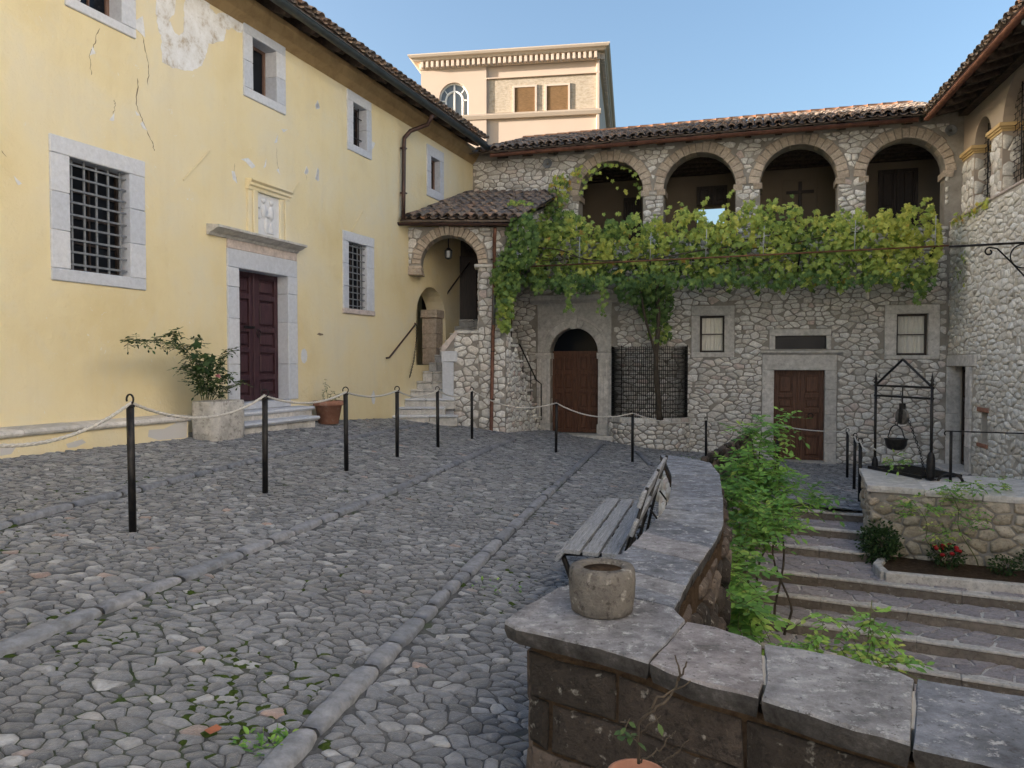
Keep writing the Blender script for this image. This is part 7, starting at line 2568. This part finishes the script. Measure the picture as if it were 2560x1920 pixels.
for k in range(9):
    a = BF.w(rv.uniform(4.0, 6.0), -rv.uniform(0.6, 1.5), rv.uniform(3.7, 4.1))
    b_ = BF.w(rv.choice([rv.uniform(0.8, 3.0), rv.uniform(7.5, 11.0)]), -rv.uniform(0.8, 1.7), rv.uniform(4.0, 4.7))
    MB().tube(wander(a, b_, 20, 0.15, rv), [0.022 - 0.012 * t / 20 for t in range(21)], 6).build('branch', M['bark'], vine, True)
MB().tube(wander(at_y(1385, 640, 20.0), at_y(1390, 440, 20.3), 14, 0.08, rv), 0.014, 6).build('branch', M['bark'], vine, True)
MB().tube(wander(at_y(1262, 820, 17.5), at_y(1275, 560, 17.6), 14, 0.08, rv), 0.016, 6).build('branch', M['bark'], vine, True)

# trailing shrub with compound leaves
def compound(plist, stems, leafpos, leafdir, leafnor, leafsize, leaftone, rng, L=(0.14, 0.26), pairs=(3, 5), lsz=(0.045, 0.07), out=None, tone=(0.25, 0.75)):
    for p in plist:
        d = np.array([rng.gauss(0, 1), rng.gauss(-0.3, 1), rng.gauss(0.15, 0.45)])
        if out is not None:
            d += np.array(out) * 0.8
        d /= np.linalg.norm(d)
        ln = rng.uniform(*L)
        tn = rng.uniform(*tone)
        side = np.cross(d, [0, 0, 1])
        side /= np.linalg.norm(side) + 1e-6
        n_ = rng.randint(*pairs)
        pts_ = []
        for k in range(n_ + 1):
            t = (k + 0.6) / (n_ + 0.6)
            q = np.array(p) + d * ln * t - np.array([0, 0, 0.35 * ln * t * t])
            pts_.append(tuple(q))
            up_ = np.array([rng.gauss(0, 0.25), rng.gauss(0, 0.25) - 0.15, 1.0])
            for sg in ((-1, 1) if k < n_ else (0,)):
                dd = d * 0.55 + side * sg + np.array([0, 0, rng.gauss(-0.15, 0.15)])
                leafpos.append(q)
                leafdir.append(dd)
                leafnor.append(up_)
                leafsize.append(rng.uniform(*lsz) * (1.1 if sg == 0 else 1.0))
                leaftone.append(min(0.99, max(0.01, tn + rng.gauss(0, 0.09))))
        stems.tube([tuple(p)] + pts_, 0.0022, 4, False)

def plant_from(name, label, cat, places, stems_paths, mat, rng, tv=OVAL_V, tf=OVAL_F, stem_mat='stem', **kw):
    t = thing(name, label, cat)
    sm = MB()
    lp_, ld_, ln_, ls_, lt_ = [], [], [], [], []
    compound(places, sm, lp_, ld_, ln_, ls_, lt_, rng, **kw)
    o = leaf_mesh('leaves', mat, np.array(lp_), np.array(ld_), np.array(ln_), np.array(ls_), np.array(lt_), tv, tf, t)
    o['kind'] = 'stuff'
    o = sm.build('twigs', M[stem_mat], t)
    o['kind'] = 'stuff'
    for pth, r in stems_paths:
        MB().tube(pth, [r * (1 - 0.6 * k / len(pth)) for k in range(len(pth))], 6).build('stem', M['bark'] if r > 0.008 else M[stem_mat], t, True)
    return t

rsx = random.Random(101)
pl_ = []
def spread(sx, sy, rx, ry, Y, dY, n_):
    for _ in range(n_):
        a, r = rsx.uniform(0, 6.28), math.sqrt(rsx.random())
        pl_.append(at_y(sx + rx * r * math.cos(a), sy + ry * r * math.sin(a), Y + rsx.uniform(-dY, dY)))
spread(1875, 1175, 70, 60, 8.4, 0.5, 120)
spread(1940, 1230, 55, 60, 8.0, 0.5, 80)
spread(1840, 1245, 40, 55, 7.6, 0.5, 66)
spread(1890, 1310, 85, 45, 7.2, 0.5, 110)
spread(1840, 1395, 45, 45, 6.2, 0.4, 46)
spread(1835, 1460, 42, 42, 5.4, 0.3, 48)
spread(1845, 1530, 48, 40, 4.8, 0.3, 54)
spread(1900, 1090, 60, 35, 8.6, 0.5, 36)
spread(1960, 1060, 30, 30, 8.6, 0.4, 14)
spread(2040, 1240, 40, 18, 8.4, 0.3, 18)
base1 = at_z(1830, 1560, -1.3)
paths = []
for tx, ty, Y in ((1880, 1100, 8.5), (1940, 1160, 8.3), (1830, 1230, 7.8), (1960, 1260, 8.0), (1850, 1350, 6.6), (1905, 1080, 8.6)):
    e = at_y(tx, ty, Y)
    s = np.array([e[0] * 0.95 + 0.05, e[1] - 0.3, -1.15])
    paths.append((wander(s, e, 14, 0.10, rsx), 0.014))
plant_from('trailing_shrub', 'bright green trailing shrub with compound leaves behind the parapet', 'shrub', pl_, paths, M['shrub'], rsx, L=(0.16, 0.30), lsz=(0.055, 0.09), tone=(0.2, 0.8))
pl_ = []
spread(2040, 1610, 80, 28, 3.35, 0.12, 26)
spread(2170, 1600, 70, 40, 3.35, 0.12, 24)
spread(2080, 1545, 40, 30, 3.4, 0.1, 9)
spread(2190, 1545, 45, 25, 3.4, 0.1, 9)
spread(2230, 1650, 50, 20, 3.2, 0.1, 16)
e0 = at_y(2165, 1720, 3.3)
paths = [(wander((e0[0], e0[1], -1.2), at_y(2180, 1500, 3.4), 10, 0.03, rsx), 0.005), (wander((e0[0] - 0.05, e0[1], -1.2), at_y(2040, 1600, 3.35), 10, 0.03, rsx), 0.005)]
plant_from('climbing_sprig', 'thin light green sprig rising behind the nearest coping slabs', 'plant', pl_, paths, M['shrub'], rsx, L=(0.07, 0.12), lsz=(0.028, 0.045), pairs=(2, 3), tone=(0.35, 0.9))
# straggling plant over the terrace slabs
pl_ = []
def spread_t(sx, sy, rx, ry, Y, dY, n_):
    spread(sx, sy, rx, ry, Y, dY, n_)
spread(2290, 1265, 60, 30, 9.45, 0.15, 40)
spread(2400, 1230, 60, 28, 9.5, 0.2, 46)
spread(2470, 1210, 50, 22, 9.6, 0.3, 26)
spread(2360, 1320, 50, 40, 9.1, 0.15, 26)
spread(2250, 1150, 40, 20, 10.6, 0.3, 20)
spread(2430, 1290, 40, 35, 9.0, 0.15, 20)
paths = [(wander((*(tA + te * 1.2 - tb_ * 0.12), -0.9), at_y(2370, 1220, 9.5), 10, 0.06, rsx), 0.007), (wander((*(tA + te * 0.8 - tb_ * 0.12), -0.9), at_y(2280, 1250, 9.5), 10, 0.06, rsx), 0.006)]
plant_from('straggling_creeper', 'straggling yellow green creeper over the terrace wall and slabs', 'creeper', pl_, paths, M['shrub'], rsx, L=(0.08, 0.16), lsz=(0.04, 0.065), pairs=(1, 3), tone=(0.3, 1.0))

# small plants in the bed
def bushy(name, label, ctr, r, n_, mat, rng, lsz=(0.02, 0.035), tone=(0.1, 0.9), flowers=None, squash=1.0):
    t = thing(name, label, 'plant', at(ctr))
    d = rand_dirs(n_)
    rad = r * np.cbrt(NR.uniform(0.15, 1, n_))[:, None] * (1 + 0.25 * np.sin(d[:, :1] * 7 + d[:, 1:2] * 5))
    p = d * rad * np.array([1, 1, squash]) + np.array([0, 0, r * squash * 0.95])
    o = leaf_mesh('leaves', mat, p, d + NR.normal(size=(n_, 3)) * 0.6, rand_dirs(n_, (0, 0, 0.8)), NR.uniform(lsz[0], lsz[1], n_), NR.uniform(tone[0], tone[1], n_), OVAL_V, OVAL_F, t)
    o['kind'] = 'stuff'
    for k in range(6):
        a = k * 1.05
        MB().tube([(0.01 * math.cos(a), 0.01 * math.sin(a), -0.02), (r * 0.5 * math.cos(a), r * 0.5 * math.sin(a), r * squash)], 0.004, 5).build('stem', M['bark'], t)
    for k in range(flowers[1] if flowers else 0):
        a, q = rng.uniform(0, 6.28), r * rng.uniform(0.3, 0.95)
        c = (q * math.cos(a), q * math.sin(a) - 0.03, r * squash * rng.uniform(1.2, 1.95))
        b = MB()
        blob(b, *c, 0.030, 0.030, 0.022, 7)
        b.build('flower', flowers[0], t, True)
    return t
rbz = random.Random(3)
bz_ = -0.915
wn2 = SF.y[:2]
def bedp(t, n_):
    return tA + te * t - wn2 * n_
q = bedp(0.12, 0.26)
bushy('round_bush', 'small dense dark green bush at the corner of the flower bed', (q[0], q[1], bz_), 0.23, 1700, M['bush'], rbz, (0.035, 0.055))
q = bedp(0.86, 0.26)
bushy('red_flowers', 'low plant with small red flowers in the middle of the bed', (q[0], q[1], bz_), 0.19, 420, M['bush'], rbz, (0.03, 0.05), flowers=(M['red'], 11), squash=0.75)
q = bedp(1.45, 0.36)
bushy('low_plant', 'small low green plant in the bed, right of the red flowers', (q[0], q[1], bz_), 0.14, 260, M['bush'], rbz, (0.03, 0.05), squash=0.8)
q = bedp(1.75, 0.15)
bushy('low_plant', 'small green plant in the bed against the terrace wall, at the edge', (q[0], q[1], bz_), 0.15, 220, M['bush'], rbz, (0.03, 0.05), squash=1.0)

# rose in the trough
rr = random.Random(8)
Yt = float(YF.w(cx0, cy0, 0)[1])
r0_ = YF.w(cx0, cy0, zt - 0.05)
def tp_(sx, sy, dy=0.0):
    off = -0.42 + dy
    x, z = YF.on(sx, sy, off)
    return YF.w(x, off, z)
pl_, paths = [], []
stems_px = [[(505, 1000), (490, 930), (470, 890), (430, 858), (390, 850), (345, 855), (315, 845)], [(510, 1000), (500, 940), (490, 900), (460, 870), (440, 840), (432, 828)], [(515, 1000), (520, 950), (500, 900), (480, 860), (505, 848)],
            [(525, 1000), (540, 950), (552, 910), (568, 885), (580, 872)], [(535, 1000), (550, 985), (585, 965), (610, 955)], [(520, 1000), (512, 960), (485, 935), (455, 920)], [(530, 1000), (545, 970), (560, 945), (575, 935)], [(520, 1000), (525, 970), (520, 940)]]
for sp in stems_px:
    dy = rr.uniform(-0.12, 0.08)
    pts_ = [tp_(x, y, dy) for x, y in sp]
    fine = []
    for a, b_ in zip(pts_[:-1], pts_[1:]):
        fine += [a + (b_ - a) * k / 4 for k in range(4)]
    fine.append(pts_[-1])
    paths.append(([tuple(q) for q in fine], 0.007))
    for q in fine[3:]:
        for _ in range(3):
            pl_.append(q + np.array([rr.gauss(0, 0.025), rr.gauss(0, 0.03), rr.gauss(0, 0.025)]))
for _ in range(120):
    a, r = rr.uniform(0, 6.28), math.sqrt(rr.random())
    pl_.append(tp_(517 + 52 * r * math.cos(a), 935 + 52 * r * math.sin(a), rr.uniform(-0.2, 0.12)))
rose = plant_from('rose_bush', 'leggy rose bush growing from the stone trough against the yellow wall', 'rose', pl_, paths, M['rose'], rr, L=(0.06, 0.11), lsz=(0.04, 0.065), pairs=(2, 3), tone=(0.1, 0.95), stem_mat='stem')
bf_ = MB()
bq = tp_(545, 942, -0.10)
for k in range(7):
    a = k * 0.9
    blob(bf_, bq[0] + 0.018 * math.cos(a), bq[1] + 0.018 * math.sin(a), bq[2] + 0.004 * k, 0.02, 0.02, 0.016, 7)
bf_.build('bloom', M['pink'], rose, True)
bl2 = []
lf = [tp_(507 + rr.uniform(-22, 22), 905 + rr.uniform(-38, 30), -0.12 + rr.uniform(-0.04, 0.04)) for _ in range(16)] + [tp_(528, 893, -0.05), tp_(520, 890, -0.06)]
o = leaf_mesh('broad_leaves', M['bush'], np.array(lf), rand_dirs(len(lf), (0.2, -0.4, -0.6), 0.5), rand_dirs(len(lf), (0.5, -0.9, 0.5), 0.3), NR.uniform(0.09, 0.15, len(lf)), NR.uniform(0.3, 1.0, len(lf)), GRAPE_V, GRAPE_F, rose)
# small rose in the terracotta pot by the steps
pl_, paths = [], []
for sp in [[(820, 1003), (818, 985), (812, 965), (814, 952)], [(822, 1003), (828, 985), (836, 978)], [(815, 1003), (806, 990), (810, 980)], [(826, 1003), (840, 995), (850, 985)]]:
    pts_ = [at_y(x, y, pg_[1] + 0.05) for x, y in sp]
    fine = []
    for a, b_ in zip(pts_[:-1], pts_[1:]):
        fine += [a + (b_ - a) * k / 3 for k in range(3)]
    fine.append(pts_[-1])
    paths.append(([tuple(q) for q in fine], 0.004))
    for q in fine[1:]:
        pl_.append(q)
plant_from('potted_rose', 'small sparse rose in the terracotta pot by the door steps', 'rose', pl_, paths, M['rose'], rr, L=(0.05, 0.09), lsz=(0.03, 0.045), pairs=(1, 2), tone=(0.3, 1.0))
# bare rose stems in the foreground pot
pl_, paths = [], []
def f_px(x, y):
    return at_y(1240 + x / 1.6758, 1480 + y / 1.6758, 2.05)
for sp, r in [([(600, 712), (590, 620), (600, 540), (640, 500), (690, 470), (735, 430), (760, 380), (790, 320), (800, 292)], 0.005), ([(640, 500), (680, 440), (740, 420), (815, 372)], 0.004), ([(765, 375), (772, 330), (750, 265)], 0.004), ([(605, 712), (640, 690), (690, 660), (735, 600), (752, 582)], 0.003), ([(690, 720), (740, 690), (780, 650), (808, 620)], 0.003), ([(600, 600), (640, 560), (690, 520)], 0.003)]:
    pts_ = [f_px(*q) for q in sp]
    fine = []
    for a, b_ in zip(pts_[:-1], pts_[1:]):
        fine += [a + (b_ - a) * k / 3 + np.array([rr.gauss(0, 0.002), rr.gauss(0, 0.004), rr.gauss(0, 0.002)]) for k in range(3)]
    fine.append(pts_[-1])
    paths.append(([tuple(q) for q in fine], r))
for q in [(520, 545), (500, 600), (545, 590), (665, 515), (560, 530), (530, 575)]:
    pl_.append(f_px(*q))
plant_from('bare_rose', 'nearly leafless rose stems before the dark parapet face in the foreground', 'rose', pl_, paths, M['rose'], rr, L=(0.02, 0.04), lsz=(0.022, 0.034), pairs=(0, 1), tone=(0.3, 0.8), stem_mat='bark')
# weeds along the joints
wd = MB()
wp, wdir, wn_, ws, wt = [], [], [], [], []
for px2, rad, n_ in (((655, 1865), 0.10, 40), ((700, 1850), 0.08, 26), ((1760, 1150), 0.5, 60), ((1240, 1470), 0.2, 20)):
    c0_ = on_ground(*px2)
    for _ in range(n_):
        a, r = rr.uniform(0, 6.28), rad * math.sqrt(rr.random())
        x, y = c0_[0] + r * math.cos(a), c0_[1] + r * math.sin(a)
        wp.append((x, y, G(x, y) + 0.012))
        wdir.append((rr.gauss(0, 1), rr.gauss(0, 1), rr.uniform(0.3, 1.0)))
        wn_.append((rr.gauss(0, 0.3), rr.gauss(0, 0.3), 1))
        ws.append(rr.uniform(0.02, 0.045))
        wt.append(rr.uniform(0.1, 0.8))
o = leaf_mesh('weeds', M['shrub'], np.array(wp), np.array(wdir), np.array(wn_), np.array(ws), np.array(wt), OVAL_V, OVAL_F)
tag(o, 'tiny green weeds growing between the cobbles', 'weeds', None, 'stuff')
fl_ = on_ground(533, 1848)
b = MB()
b.add([(0, -0.03, 0.004), (0.03, -0.012, 0.010), (0.028, 0.018, 0.006), (0, 0.034, 0.012), (-0.028, 0.016, 0.004), (-0.03, -0.014, 0.012), (0, 0, 0.0)], [(6, 0, 1), (6, 1, 2), (6, 2, 3), (6, 3, 4), (6, 4, 5), (6, 5, 0)])
n = NT('fallen_leaf')
M['fallen'] = n.fin((0.30, 0.11, 0.06), 0.8)
lfo = b.build('fallen_leaf', M['fallen'], None, False, at((fl_[0], fl_[1], G(fl_[0], fl_[1]) + 0.030)))
tag(lfo, 'single orange fallen leaf lying on the cobbles in front', 'leaf')
